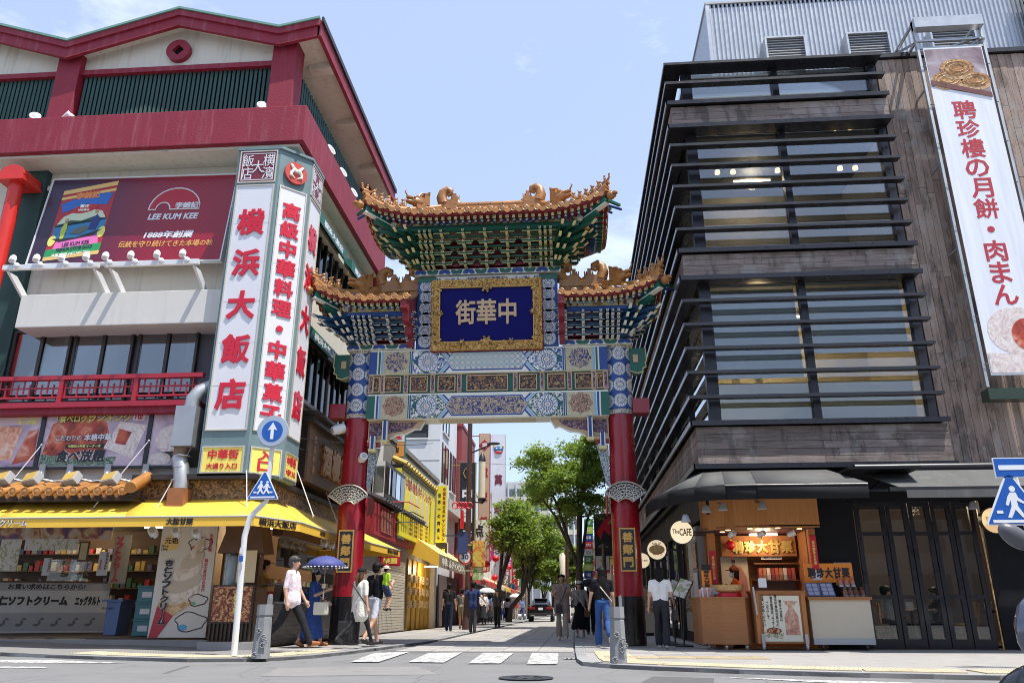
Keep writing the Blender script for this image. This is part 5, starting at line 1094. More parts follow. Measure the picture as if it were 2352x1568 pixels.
poster('food_picture_board', 'printed header board with ice cream cones above the shop counter', -20, 260, 1205, 1238, 19.7, m_food('header_print', [(.35, (.10, .08, .20)), (.48, (.45, .16, .10)), (.55, (.62, .40, .2)), (.65, (.60, .55, .5))], 2.5))
poster('drinks_menu', 'tall drinks menu sheet at the far left of the shop', -10, 50, 1234, 1310, 19.75, MENU); poster('menu_strip', 'long horizontal menu strip with drinks under the picture header', 55, 180, 1234, 1262, 19.72, MENU)
t, a, b_ = poster('price_card', 'hanging egg tart price card left of the wooden frame', 95, 118, 1282, 1320, 19.6, PURE); text('エッグタルト', INK, t, ((a.x + b_.x) / 2 + .07, 19.598, (a.z + b_.z) / 2 + .03), XP, ZP, .07, .32, .04, .003, vertical=True)
t, a, b_ = poster('price_card', 'larger egg tart price card in front of the red banner', 221, 252, 1267, 1320, 19.4, PURE); text('エッグタルト', INK, t, ((a.x + b_.x) / 2 + .08, 19.398, (a.z + b_.z) / 2 + .05), XP, ZP, .09, .42, .04, .003, vertical=True); text('650円', RED, t, ((a.x + b_.x) / 2 - .06, 19.398, (a.z + b_.z) / 2 - .02), XP, ZP, .07, .25, .03, .003, vertical=True)
t, a, b_ = poster('framed_notice', 'cream notice in a brown wooden frame above the counter', 180, 203, 1246, 1285, 19.5, mat('notice_cream', (.60, .48, .28), .6)); bx('wood_frame', (a.x - .04, 19.505, a.z - .04), (b_.x + .04, 19.53, b_.z + .04), WOODB, t)
t = thing('red_lettering_banner', 'narrow hanging banner with red soft serve characters', 'banner', (-11.6, 19.9, 1.4)); bx('cloth', (-11.85, 19.95, 1.45), (-11.4, 19.96, 2.65), mat('sheer_cloth', (.35, .33, .28), .7), t); text('ソフトクリーム', RED, t, (-11.7, 19.94, 2.05), XP, ZP, .2, 1.15, .06, .004, vertical=True)
gb = thing('waste_bin', 'blue square waste bin in the shop doorway', 'bin', (-10.6, 18.6, .25)); p0, p1 = UY(247, 1445, 18.8), UY(300, 1378, 18.8)
BINB = mat('bin_blue', (.10, .17, .36), .5); obj('body', B().prism([(p0.x + .05, 18.55), (p1.x - .05, 18.45), (p1.x - .03, 18.95), (p0.x + .05, 19.0)], lambda u, v: (u, v, .26), lambda u, v: (u * 1.0 + (u - (p0.x + p1.x) / 2) * .12, v, p1.z)), BINB, gb); bx('rim', (p0.x - .02, 18.42, p1.z - .03), (p1.x + .03, 19.03, p1.z + .02), BINB, gb); text('横浜大飯店', INK, gb, ((p0.x + p1.x) / 2 - .13, 18.47, .85), XP, ZP, .26, .05, .01, .003)
for i in range(3):
 z0 = .26 + i * .36; p = UY(325, 1400, 18.0); cr = thing('delivery_crate', ['blue-green crate at the floor behind the cone board', 'blue-green crate in the middle behind the cone board', 'blue-green crate on top of the stack behind the cone board'][i], 'crate', (p.x, 18.1, z0), 0, 'crates behind the cone board'); CRB = mat('crate_teal', (.06, .20, .23), .5)
 bx('body', (p.x - .1, 17.9, z0), (p.x + .5, 18.4, z0 + .32), CRB, cr, bevel=.015); bx('lid', (p.x - .12, 17.88, z0 + .32), (p.x + .52, 18.42, z0 + .355), CRB, cr); bx('label_card', (p.x + .02, 17.892, z0 + .1), (p.x + .25, 17.899, z0 + .22), PURE, cr)
rr = random.Random(8)
for z in (.9, 1.35, 1.8, 2.25):
 bx('back_shelf', (-16, 21.3, z), (-11.4, 21.6, z + .03), SHOPW, lb)
 for i in range(26): c = rr.choice([(.45, .04, .03), (.6, .4, .1), (.5, .48, .42), (.06, .15, .07), (.12, .1, .2)]); x = -15.9 + i * .17; bx('shelf_goods', (x, 21.35, z + .03), (x + rr.uniform(.08, .15), 21.5, z + rr.uniform(.12, .32)), flat('goods_%d' % int(c[0] * 100), c), lb)
for i in range(5): bx('side_goods', (-9.9 + i * .25, 20.6, .25), (-9.7 + i * .25, 20.9, .6 + .3 * (i % 3)), [RED, YSIGN, WOODB][i % 3], lb)
bx('cafe_door', (-11.25, 21.4, .25), (-10.0, 21.5, 2.5), WOODB, lb); bx('door_pane', (-11.05, 21.37, .9), (-10.2, 21.4, 2.3), GLS, lb)
# ice cream cone board
cb = thing('ice_cream_board', 'tall white board with a giant soft serve cone', 'board', (-8.4, 16.9, .25)); o0, o1, o2 = UY(338, 1463, 16.9), UY(471, 1463, 16.9), UY(379, 1195, 16.9); bw, bh = o1.x - o0.x, o2.z - o0.z; ip = lambda u, v, d=0: Vector((o0.x + u * bw, 16.9 - d, o0.z + v * bh))
obj('panel', B().prism([(0, 0), (1, 0), (1, 1), (0, 1)], lambda u, v: ip(u, v, 0), lambda u, v: ip(u, v, -.04)), mat('cone_board', (.60, .55, .47), .5, var=.04), cb)
ICE = m_food('print_cream_swirl', [(.3, (.42, .32, .22)), (.5, (.66, .56, .44)), (.7, (.74, .66, .56))], 3, 2); WAF = m_food('print_wafer', [(.35, (.42, .22, .08)), (.55, (.62, .40, .20)), (.7, (.72, .54, .34))], 9)
def ish(n, pts, m, d): return obj(n, B().prism(pts, lambda u, v: ip(u, v, d), lambda u, v: ip(u, v, d - .004)), m, cb)
ish('cone_sleeve', [(.02, .0), (.17, .0), (.40, .18), (.10, .26)], flat('print_sleeve', (.42, .03, .04)), .008); ish('wafer', [(.10, .26), (.40, .18), (.72, .28), (.30, .40), (.18, .36)], WAF, .010)
for k, (u, v, rx, rz, tl) in enumerate(((.50, .36, .30, .085, .35), (.52, .46, .30, .09, .35), (.56, .56, .25, .085, .35), (.62, .65, .19, .075, .4), (.68, .73, .12, .065, .5), (.74, .79, .055, .06, .7))):
 ish('cream_fold', [(u + rx * math.cos(q) + .04 * math.sin(q), v + rz * math.sin(q) + tl * rx * .35 * math.cos(q)) for q in np.linspace(0, 6.28, 18)[:-1]], ICE if k % 2 == 0 else flat('print_cream_shade', (.50, .40, .29)), .012 + .004 * k)
for u, v, s, m2 in ((.72, .79, .20, 'print_spot_red'), (.80, .31, .16, 'print_spot_green'), (.72, .13, .26, 'print_spot_blue')):
 ol = [(u + s * (math.cos(q) * (1 + .12 * math.sin(5 * q))), v + s * .30 * (math.sin(q) * (1 + .15 * math.cos(3 * q)))) for q in np.linspace(0, 6.28, 30)[:-1]]
 p_ = [ip(a, c, .008) for a, c in ol]; obj('cloud_outline', B().tube(p_ + p_[:1], .009, 5, False), INK, cb); ish('cloud_colour', [(u - s * .5 + s * .3 * math.cos(q), v - s * .18 + s * .1 * math.sin(q)) for q in np.linspace(0, 6.28, 12)[:-1]], flat(m2, (.6, .1, .08) if 'red' in m2 else ((.1, .4, .2) if 'green' in m2 else (.1, .35, .55))), .006)
ish('gold_disc', pell(.19, .80, .15, .07), LGOLD, .006)
text('元祖', INK, cb, ip(.20, .82, .008), XP, ZP, .30, .13, .02, .004); text('Since', INK, cb, ip(.09, .775, .008), XP, ZP, .16, .05, .01, .004); text('1996', INK, cb, ip(.09, .745, .008), XP, ZP, .14, .05, .01, .004); text('杏仁ソフトクリーム', PURE, cb, ip(.22, .38, .036), XP, ZP, .22, 1.35, .10, .003, vertical=True); text('杏仁ソフトクリーム', INK, cb, ip(.22, .38, .040), XP, ZP, .21, 1.34, .06, .004, vertical=True); text('中華街名物', RED, cb, ip(.90, .80, .006), XP, ZP, .08, .38, .01, .004, vertical=True); text('横浜大飯店の自信作', RED, cb, ip(.86, .52, .006), XP, ZP, .08, .68, .01, .004, vertical=True)
# chestnut roaster and poster stand at the corner
rs = thing('roaster_stand', 'brown chestnut roasting stand with glass drum and poster at the shop corner', 'stand', (-7.3, 16.6, .25)); c0, c1 = UY(470, 1470, 16.4), UY(585, 1355, 16.4)
bx('plinth', (c0.x - .1, 16.3, .04), (c1.x + .1, 17.1, .20), CONC, rs); bx('bench', (c0.x, 16.5, .2), (c1.x, 17.1, 1.25), WOODB, rs)
for i in range(12): bx('slat', (c0.x + .03 + i * .085, 16.44, .22), (c0.x + .07 + i * .085, 16.48, .55), BRONZE, rs)
bx('poster_frame', (c0.x + .02, 16.44, .55), (c1.x - .02, 16.5, 1.30), BRONZE, rs); CHE = m_food('print_chestnut', [(.32, (.05, .012, .006)), (.45, (.22, .05, .03)), (.53, (.40, .16, .06)), (.62, (.62, .42, .18)), (.7, (.20, .10, .05))], 7, 2.5); bx('poster', (c0.x + .06, 16.43, .58), (c1.x - .06, 16.44, 1.27), CHE, rs)
text('大粒甘栗', YSIGN, rs, (c1.x - .38, 16.425, .98), XP, ZP, .12, .5, .03, .004, vertical=True)
pd = (c0.x + .28, 16.85); obj('glass_drum', B().lathe([(.24, 1.27), (.24, 1.95)], (pd[0], pd[1], 0), 24), GLSC, rs, sm=True); obj('roasting_drum', B().lathe([(.16, 1.27), (.20, 1.5), (.12, 1.9)], (pd[0], pd[1], 0), 16), STEEL, rs, sm=True); obj('hood', B().xz([(pd[0] - .3, 1.95), (c1.x + .05, 1.95), (c1.x - .1, 2.6), (pd[0] - .1, 2.6)], 16.55, 17.15), WOODB, rs)
bx('notice', (pd[0] + .18, 16.52, 1.35), (pd[0] + .58, 16.53, 2.0), mat('notice_cream', (.60, .48, .28), .6), rs)
# glazed counter along the side
gc = thing('glazed_shop_counter', 'glass shop counter with sweets on tiled base beside the left gate pillar', 'counter', (-6.8, 19.5, .05))
TILB = mat('brown_wall_tile', (.10, .085, .07), .35, rnd=.25, var=.2)
bx('core', (-6.86, 17.85, .05), (-6.72, 23.8, .95), SHOPW, gc)
tm_ = B().box((0, -.145, -.045), (.012, .145, .045)).mesh('tile')
for j in range(9):
 for i in range(19): inst('tile', tm_, TILB, gc, (-6.722, 18.0 + i * .30 + (.15 if j % 2 else 0), .12 + j * .098))
bx('worktop', (-7.3, 17.85, .95), (-6.66, 23.8, .99), STEEL, gc); bx('glass', (-6.70, 17.85, .99), (-6.69, 23.8, 1.35), GLSC, gc); bx('shelf', (-7.3, 17.85, 1.35), (-6.68, 23.8, 1.37), STEEL, gc)
rr = random.Random(3)
for i in range(60):
 c = rr.choice([(.5, .05, .03), (.6, .35, .08), (.55, .5, .4), (.08, .2, .08), (.35, .12, .05)]); y = 17.95 + .095 * i; z = rr.choice([.99, 1.37]); x = rr.uniform(-7.1, -6.8); obj('sweet_box', B().cbox((x, y, z + .06), (.09, .08, .12)), flat('goods_%d' % int(c[0] * 100), c), gc)
bx('upper_window', (-6.72, 17.85, 1.75), (-6.71, 23.8, 2.42), GLS, lb); bx('window_head', (-6.85, 17.8, 2.42), (-6.6, 23.9, 2.75), WOODB, lb); bx('red_shop_shelf', (-8.2, 18.5, 1.1), (-7.6, 23.5, 1.25), flat('shelf_red', (.35, .03, .03)), lb)
bx('interior_lit_wall', (-8.6, 18.0, .25), (-8.5, 23.8, 2.9), mat('shop_tan', (.30, .22, .14), .7, var=.3), lb)
for i, (px, py) in enumerate(((352, 1222), (405, 1222), (452, 1224), (745, 1246), (762, 1250), (780, 1254))):
 p = UY(px, py, 16.0) if i < 3 else UX(px, py, -6.2); flood(p, .2, 'white spot lamp hanging under the yellow awning, %s from the left' % ordn[i], 'spot lamps under the yellow awning', .15, 'spot_lamp')
# ================================================================ timber and glass building on the right
def m_weather(name, ax, c0, c1, c2):
 m, p = newmat(name); P = co('P'); s = [14, 14, 14]; s[ax] = 1.1; g_ = noise(scl(P, tuple(s)), 1.6, 6, .65, .3); o = orand()
 s2 = [60, 60, 60]; s2[ax] = 2.; f_ = noise(scl(P, tuple(s2)), 1.5, 3, .6)
 col = ramp(g_ * .6 + f_ * .25 + o * .22 - .04, [(.30, c0), (.48, c1), (.72, c2)])
 st = smooth(noise(scl(P, (3., 3., .8)), 1.0, 7, .7), .50, .62); col = mix(st * .6, col, (.035, .03, .028))
 gr = smooth(noise(P, 1.4, 5, .6), .52, .66); col = mix(gr * .5, col, (.36, .335, .31)); _set(p.inputs['Base Color'], col); p.inputs['Roughness'].default_value = .8; bump(p, g_ * .7 + f_, .35, .02); return m
WH = m_weather('weathered_board', 0, (.10, .078, .068), (.20, .155, .135), (.34, .27, .24)); WY = m_weather('weathered_board_side', 1, (.09, .06, .05), (.17, .115, .095), (.27, .20, .165)); WV = m_weather('weathered_upright', 2, (.15, .105, .085), (.30, .215, .17), (.44, .34, .28))
rb = thing('timber_building', 'dark louvred glass and weathered timber corner building', 'building', (8, 22, .05))
LX, LY, RX = 2.75, 16.95, 8.05; BACK = 41.
tips = [(1528, 146), (1530, 189.5), (1535.5, 233.7), (1541, 287), (1541.5, 331.6), (1545, 378), (1548.6, 426), (1552, 474), (1556.5, 524), (1560, 572), (1566, 634.6), (1568, 688), (1572, 742), (1577, 796.6), (1582, 852), (1586, 908.6), (1590, 967), (1601, 1066)]
ZT = [wz(x, y, 16.85) for x, y in tips]
wood_bands = ((3, 2), (10, 9), (17, 16))
LOUV = mat('louvre_metal', (.020, .020, .026), .30, metal=.2, var=.15)
for k, z in enumerate(ZT):
 d = .36 if k in (0, 2, 3, 9, 10, 16, 17) else .12
 th = .045
 lv = obj('louvre', B().prism([(LX - .10, LY - .10), (RX + .02, LY - .10), (RX + .02, LY + d), (LX + d, LY + d), (LX + d, BACK), (LX - .10, BACK)], lambda u, v: (u, v, z - th), lambda u, v: (u, v, z)), LOUV, rb)
 if k not in (2, 3, 9, 10, 16, 17):
  obj('louvre_edge', B().box((LX - .115, LY - .118, z - .065), (RX + .02, LY - .10, z + .006)), DARK, lv); obj('louvre_edge', B().box((LX - .118, LY - .115, z - .085), (LX - .10, BACK, z + .006)), mat('louvre_edge_bright', (.22, .22, .23), .35, metal=.5), lv)
 else: obj('ledge_edge', B().box((LX - .13, LY - .13, z - .10), (RX + .03, LY - .10, z + .008)), LOUV, lv); obj('ledge_edge', B().box((LX - .13, LY - .13, z - .10), (LX - .10, BACK, z + .008)), MATS['louvre_edge_bright'] if 'louvre_edge_bright' in MATS else STEEL, lv)
for lo, hi in wood_bands:
 z0, z1 = ZT[lo] + .01, ZT[hi] - .11; n = max(3, round((z1 - z0) / .165)); h = (z1 - z0) / n
 bx('band_core', (LX + .02, LY + .02, z0), (RX, BACK, z1), BLACK, rb)
 for j in range(n):
  a, b_ = z0 + j * h + .004, z0 + (j + 1) * h - .004
  for x0, x1 in ((LX, 5.42 + .3 * (j % 2)), (5.426 + .3 * (j % 2), RX)): bx('board', (x0, LY - R.uniform(0, .006), a), (x1, LY + .03, b_), WH, rb)
  for i in range(7): y0 = LY + .032 + i * 3.4; bx('board', (LX - R.uniform(0, .006), y0, a), (LX + .03, y0 + 3.392, b_), WY, rb)
# glazing and mullions between the bands
GLF = glass('facade_glass', (.80, .84, .86), .85)
for z0, z1, warm in ((ZT[16], ZT[10] - .06, 1), (ZT[9], ZT[3] - .06, 0), (ZT[2], ZT[0] - .06, 2)):
 yg = LY + .36
 for x0, x1 in ((LX + .62, 5.40), (5.56, RX - .22)): bx('pane', (x0, yg, z0), (x1, yg + .012, z1), GLF, rb)
 for x0, x1 in ((LX + .36, LX + .62), (5.40, 5.56), (RX - .22, RX - .04)): bx('mullion', (x0, yg - .10, z0), (x1, yg + .08, z1), LOUV, rb)
 bx('transom', (LX + .62, yg - .03, z0), (RX - .2, yg + .05, z0 + .09), LOUV, rb)
 for i in range(9):
  y0 = LY + .7 + i * 2.55; bx('side_pane', (LX + .42, y0, z0), (LX + .432, y0 + 2.35, z1), GLF, rb); bx('side_mullion', (LX + .34, y0 + 2.35, z0), (LX + .50, y0 + 2.55, z1), LOUV, rb)
 # rooms behind
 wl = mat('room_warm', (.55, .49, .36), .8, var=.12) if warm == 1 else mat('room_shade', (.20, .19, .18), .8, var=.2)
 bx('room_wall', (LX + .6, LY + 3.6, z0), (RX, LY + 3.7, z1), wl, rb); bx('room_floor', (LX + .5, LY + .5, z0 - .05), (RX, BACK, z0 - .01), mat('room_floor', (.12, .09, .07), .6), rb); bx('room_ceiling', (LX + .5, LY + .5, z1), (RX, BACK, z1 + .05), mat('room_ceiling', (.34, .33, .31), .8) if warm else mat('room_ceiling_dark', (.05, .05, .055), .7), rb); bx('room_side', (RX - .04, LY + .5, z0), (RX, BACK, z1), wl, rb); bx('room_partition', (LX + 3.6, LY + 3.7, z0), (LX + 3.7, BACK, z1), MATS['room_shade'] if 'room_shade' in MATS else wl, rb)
BLIND = mat('roller_blind', (.55, .55, .50), .8, var=.05)
for x0, x1, z0, z1 in ((LX + .66, 5.38, ZT[14], ZT[10] - .1), (5.6, 7.8, ZT[13], ZT[10] - .1)): bx('roller_blind', (x0, LY + .6, z0), (x1, LY + .61, z1), BLIND, rb)
bx('upper_blind', (LX + .66, LY + .6, ZT[2]), (7.8, LY + .61, ZT[1] + .1), BLIND, rb); bx('low_screen', (LX + .66, LY + .75, ZT[16]), (7.8, LY + .78, ZT[15] + .5), mat('cream_screen', (.66, .52, .26), .7, var=.08), rb)
for i, (px, py) in enumerate(((1648, 399), (1684, 398), (1786, 395), (1930, 390), (1965, 389))):
 p = UY(px, py, LY + 1.3); obj('ceiling_spot', B().lathe([(.07, .0), (.06, .09)], p, 12), emis('warm_lamp', (1, .62, .25), 2.2), rb)
for i, (px, py) in enumerate(((1631, 758), (1686, 757), (1742, 756))):
 p = UY(px, py, LY + 2.6); obj('ceiling_spot', B().lathe([(.06, .0), (.05, .07)], p, 12), emis('warm_lamp', (1, .62, .25), 2.2), rb)
fret = mat('fret_panel', (.72, .68, .55), .6, var=.1)
for px in (1692, 1745): 
 for y in (885, 945): p = UY(px, y, LY + 1.4); bx('fretwork', (p.x - .09, LY + 1.4, p.z - .25), (p.x + .09, LY + 1.42, p.z + .25), m_scroll('fret_scroll', (.55, .42, .2), (.75, .72, .62), (.5, .4, .2), 30, .2) if 'fret_scroll' not in MATS else MATS['fret_scroll'], rb)
# ---- upright-board wall
bx('wall_core', (RX, 17.34, 3.6), (15.5, 18.2, 14.25), BLACK, rb); zs4 = [3.75, 5.9, 8.1, 10.3, 12.3, 14.2]
for i in range(44):
 x0 = RX + .02 + i * .168
 for j in range(5):
  dz = [0, .35, -.3, .15][i % 4]; a = zs4[j] + (dz if j else 0) + .004; b_ = zs4[j + 1] + (dz if j < 4 else 0) - .004
  bx('upright_board', (x0, 17.27 - R.uniform(0, .008), a), (x0 + .160, 17.34, b_), WV, rb)
bx('wall_cap', (RX - .05, 17.18, 14.22), (15.5, 18.3, 14.34), DARK, rb)
# ---- corrugated plant storey on the roof
ph = bpy.data.objects.new('plant_storey', None); COL.objects.link(ph); ph.location = (9, 22, 14.3); ph.parent = rb; ph.matrix_parent_inverse = wm(rb).inverted()
COR = mat('corrugated_metal', (.46, .48, .51), .35, metal=.45, var=.06)
PX0, PX1, PY0, PY1, PZ0, PZ1 = 4.25, 16., 18.5, 27., 14.0, 17.34
def corr(n, f0, f1):
 b = B(); 
 for i in range(n + 1):
  for dd, e in ((0, 0), (.35, 0), (.5, 1), (.85, 1)): b.v += [f0((i + dd) / n, e), f1((i + dd) / n, e)]
 for i in range(0, len(b.v) - 2, 2): b._f((i, i + 1, i + 3, i + 2))
 return b
obj('cladding', corr(96, lambda t, e: (PX0 + (PX1 - PX0) * t, PY0 - .03 * e, PZ0), lambda t, e: (PX0 + (PX1 - PX0) * t, PY0 - .03 * e, PZ1)), COR, ph); obj('cladding', corr(70, lambda t, e: (PX0 - .03 * e, PY0 + (PY1 - PY0) * t, PZ0), lambda t, e: (PX0 - .03 * e, PY0 + (PY1 - PY0) * t, PZ1)), COR, ph)
bx('roof_deck', (PX0, PY0, PZ1 - .1), (PX1, PY1, PZ1), COR, ph); bx('eaves_trim', (PX0 - .06, PY0 - .06, PZ1), (PX1, PY0 + .04, PZ1 + .07), GREY, ph); bx('eaves_trim', (PX0 - .06, PY0 + .04, PZ1), (PX0 + .04, PY1, PZ1 + .07), GREY, ph); bx('corner_trim', (PX0 - .05, PY0 - .05, PZ0), (PX0 + .05, PY0 + .05, PZ1), COR, ph); bx('inner_wall', (PX0 + .05, PY0 + .05, PZ0), (PX1, PY0 + .1, PZ1 - .1), GREY, ph)
for px0, px1, py0, py1 in ((1762, 1842, 92, 132), (1950, 2033, 82, 128), (2142, 2230, 74, 116)):
 a, b_ = UY(px0, py1, 18.3), UY(px1, py0, 18.3); v = bx('vent_recess', (a.x, 18.36, a.z - .3), (b_.x, 18.5, b_.z), BLACK, ph)
 for q, w in (((a.x - .05, a.z - .35), (a.x, b_.z + .05)), ((b_.x, a.z - .35), (b_.x + .05, b_.z + .05)), ((a.x, b_.z), (b_.x, b_.z + .05))): bx('vent_frame', (q[0], 18.15, q[1]), (w[0], 18.47, w[1]), COR, v)
 for k in range(9): bx('vent_blade', (a.x, 18.22, b_.z - .06 - k * .085), (b_.x, 18.34, b_.z - .035 - k * .085), GREY, v)
sc = thing('roof_screen', 'black lattice screen on the roof at the top right corner', 'screen', (13, 18.4, 14.3)); bx('panel', (12.75, 18.2, 14.3), (14, 18.25, 17.6), BLACK, sc)
for k in range(16): bx('bar', (12.72, 18.15, 14.4 + k * .2), (14, 18.19, 14.45 + k * .2), GREY, sc)
# ---- hanging banner on its steel frame
bn = thing('hanging_banner', 'long white vertical banner with red characters and mooncake picture', 'banner', (9.7, 16.7, 5.5)); X0, X1, YB = 9.02, 10.42, 16.7
def m_banner():
 m, p = newmat('banner_cloth'); P = co('P'); x, y, z = sep(P); v = noise(scl(P, (2.5, 1, .35)), 1.2, 3) * .10; _set(p.inputs['Base Color'], comb(v + .70, v + .72, v + .77)); p.inputs['Roughness'].default_value = .45; bump(p, noise(scl(P, (2.2, 1, .25)), 1.3, 2), .5, .08); return m
obj('cloth', B().box((X0, YB, 5.55), (X1, YB + .01, 14.04)), m_banner(), bn)
MOON = m_food('print_mooncake', [(.32, (.20, .07, .02)), (.5, (.45, .22, .07)), (.68, (.66, .42, .18))], 9); pp(bn, 'picture_ground', [(X0 + .02, 12.9), (X1 - .02, 12.55), (X1 - .02, 14.0), (X0 + .02, 14.0)], m_food('print_mauve_dark', [(.3, (.16, .09, .10)), (.55, (.36, .28, .30)), (.7, (.6, .55, .58))], 1.3), YB - .004)
def cake(cx, cz, r, y):
 k = obj('mooncake_picture', B().xz([(cx + r * (1 + .035 * math.cos(12 * t)) * math.cos(t), cz + r * .62 * (1 + .035 * math.cos(12 * t)) * math.sin(t)) for t in np.linspace(0, 6.2832, 48, endpoint=False)], y, y + .003), MOON, bn); obj('mooncake_side', B().xz([(cx - r, cz), (cx + r, cz), (cx + r * .92, cz - r * .62), (cx + r * .4, cz - r * .86), (cx - r * .4, cz - r * .86), (cx - r * .92, cz - r * .62)], y + .002, y + .0035), WAF, bn)
 for q in (.75, .45): pts = [(cx + r * q * math.cos(t), y - .002, cz + r * q * .62 * math.sin(t)) for t in np.linspace(0, 6.2832, 20)]; obj('pressed_ring', B().tube(pts, .012, 4, False), WAF, k)
cake(9.45, 13.10, .36, YB - .008); cake(10.1, 13.05, .34, YB - .008); cake(9.72, 13.42, .40, YB - .014); pp(bn, 'tray_picture', [(X0 + .02, 12.95), (X1 - .02, 12.52), (X1 - .02, 12.66), (X0 + .02, 13.08)], flat('print_tray', (.16, .05, .04)), YB - .018)
text('聘珍樓の月餅・肉まん', flat('banner_red', (.45, .03, .04)), bn, (9.68, YB - .001, 9.80), XP, ZP, .56, 5.35, .02, .004, vertical=True, each=True, gap=1.02, name='character')
pp(bn, 'bun_picture', pell(9.75, 6.55, .62, .55), BUN, YB - .004); pp(bn, 'filling_picture', pell(9.98, 6.45, .36, .38), DUCK, YB - .008); pp(bn, 'table_picture', [(X0 + .02, 5.6), (X1 - .02, 5.6), (X1 - .02, 5.98), (X0 + .02, 6.05)], BUN, YB - .010)
for x in (X0 - .10, X1 + .10):
 bx('post', (x - .03, YB + .02, 5.3), (x + .03, YB + .10, 14.9), STEEL, bn)
 for z in (6.5, 8.6, 10.8, 12.9): obj('stay', B().beam((x, YB + .1, z), (x, 17.3, z), .04, .04), STEEL, bn)
 for z in np.arange(5.8, 14.1, 1.1): obj('tie', B().tube([(x, YB, z), (x + (.1 if x < 9.5 else -.1), YB, z - .02)], .008, 5), DARK, bn)
bx('head_panel', (X0 - .13, YB - .1, 14.62), (X1 + .13, YB + .12, 14.92), COR, bn)
for x in (X0 - .1, X1 + .1): obj('outrigger', B().beam((x, YB, 14.85), (x - .0, 18.0, 14.85), .06, .06), STEEL, bn); obj('brace', B().beam((x, YB, 14.25), (x, 17.9, 14.85), .05, .05), STEEL, bn); obj('outrigger', B().beam((x, YB, 14.3), (x, 17.6, 14.3), .05, .05), STEEL, bn)
for z in (14.3, 14.08): obj('crossbar', B().beam((X0 - .1, YB + .05, z), (X1 + .1, YB + .05, z), .05, .05), STEEL, bn)
obj('brace', B().beam((X0, 17.5, 14.3), (X1, YB, 14.3), .05, .05), STEEL, bn); bx('foot_box', (X0 - .14, YB - .02, 5.02), (X1 + .3, YB + .3, 5.26), mat('green_tray', (.03, .05, .03), .3), bn)
# ---- charcoal awnings
CHAR = mat('charcoal_canvas', (.10, .10, .097), .8, var=.2, streak=.4, dc=(.2, .195, .185), spec=.2); CHARD = mat('charcoal_valance', (.016, .016, .018), .8, var=.2, spec=.15)
a1 = thing('charcoal_awning', 'weathered charcoal awning curving round the chestnut kiosk corner', 'awning', (5, 15.8, 2.8))
zv = wz(1800, 1145, 15.55); zv1 = wz(1800, 1110, 15.55); rX = wx(1998, 1145, 15.55)
OUTA = [Vector((1.72, 18.6)), Vector((1.78, 17.4)), Vector((2.0, 16.5)), Vector((2.45, 15.85)), Vector((3.0, 15.58)), Vector((3.6, 15.55)), Vector((rX, 15.55))]; INA = [Vector((2.72, 18.6)), Vector((2.72, 17.8)), Vector((2.74, 17.3)), Vector((2.85, 16.98)), Vector((3.2, 16.94)), Vector((3.8, 16.94)), Vector((rX - .35, 16.94))]
b = B(); v_ = B(); ztop = ZT[17] - .12
for k in range(6): b.quad((*OUTA[k], zv1), (*OUTA[k + 1], zv1), (*INA[k + 1], ztop), (*INA[k], ztop)); v_.quad((*OUTA[k], zv1), (*OUTA[k + 1], zv1), (*OUTA[k + 1], zv), (*OUTA[k], zv))
o = obj('canvas', b, CHAR, a1, sm=60); o.modifiers.new('s', 'SOLIDIFY').thickness = .008; o = obj('valance', v_, CHARD, a1, sm=60); o.modifiers.new('s', 'SOLIDIFY').thickness = .01
obj('end_flap', B().quad((rX, 15.56, zv1), (rX, 15.56, zv), (rX, 16.9, zv + .1), (rX - .35, 16.94, ztop)), CHARD, a1); obj('frame_tube', B().tube([(*p, zv1 - .02) for p in OUTA], .02, 6), DARK, a1)
a2 = thing('charcoal_awning', 'flat charcoal roller awning over the folding glass doors', 'awning', (10, 16, 3.2)); z2 = wz(2200, 1136, 15.6); x2 = wx(2082, 1137, 15.6); zr2 = wz(2200, 1073, 16.9)
obj('canvas', B().prism([(0, 0), (1, 0), (1, 1), (0, 1)], lambda u, v: (x2 + (13.5 - x2) * u - (1 - u) * v * .55, 15.6 + 1.3 * v, z2 + .12 + (zr2 - .12 - z2) * v), lambda u, v: (x2 + (13.5 - x2) * u - (1 - u) * v * .55, 15.6 + 1.3 * v, z2 + .11 + (zr2 - .12 - z2) * v)), CHAR, a2); bx('front_bar', (x2 - .3, 15.57, z2 + .09), (13.5, 15.67, z2 + .16), DARK, a2); bx('valance', (x2, 15.56, z2 - .05), (13.5, 15.568, z2 + .10), CHAR, a2); obj('roller', B().tube([(wx(1962, 1076, 16.8), 16.8, zr2), (13.5, 16.8, zr2)], .08, 10), DARK, a2, sm=True)
for x in (x2 + .5, x2 + 3.4): obj('folding_arm', B().beam((x, 15.65, z2 + .1), (x - .9, 16.3, z2 + .2), .05, .04), DARK, a2); obj('folding_arm', B().beam((x - .9, 16.3, z2 + .2), (x - .3, 17.2, zr2 - .2), .05, .04), DARK, a2)
bx('sun_block_panel', (5.5, 15.9, 3.45), (6.9, 16.95, 3.5), BLACK, rb)  # added black plate in the awning gap, keeps sun off the cream cart
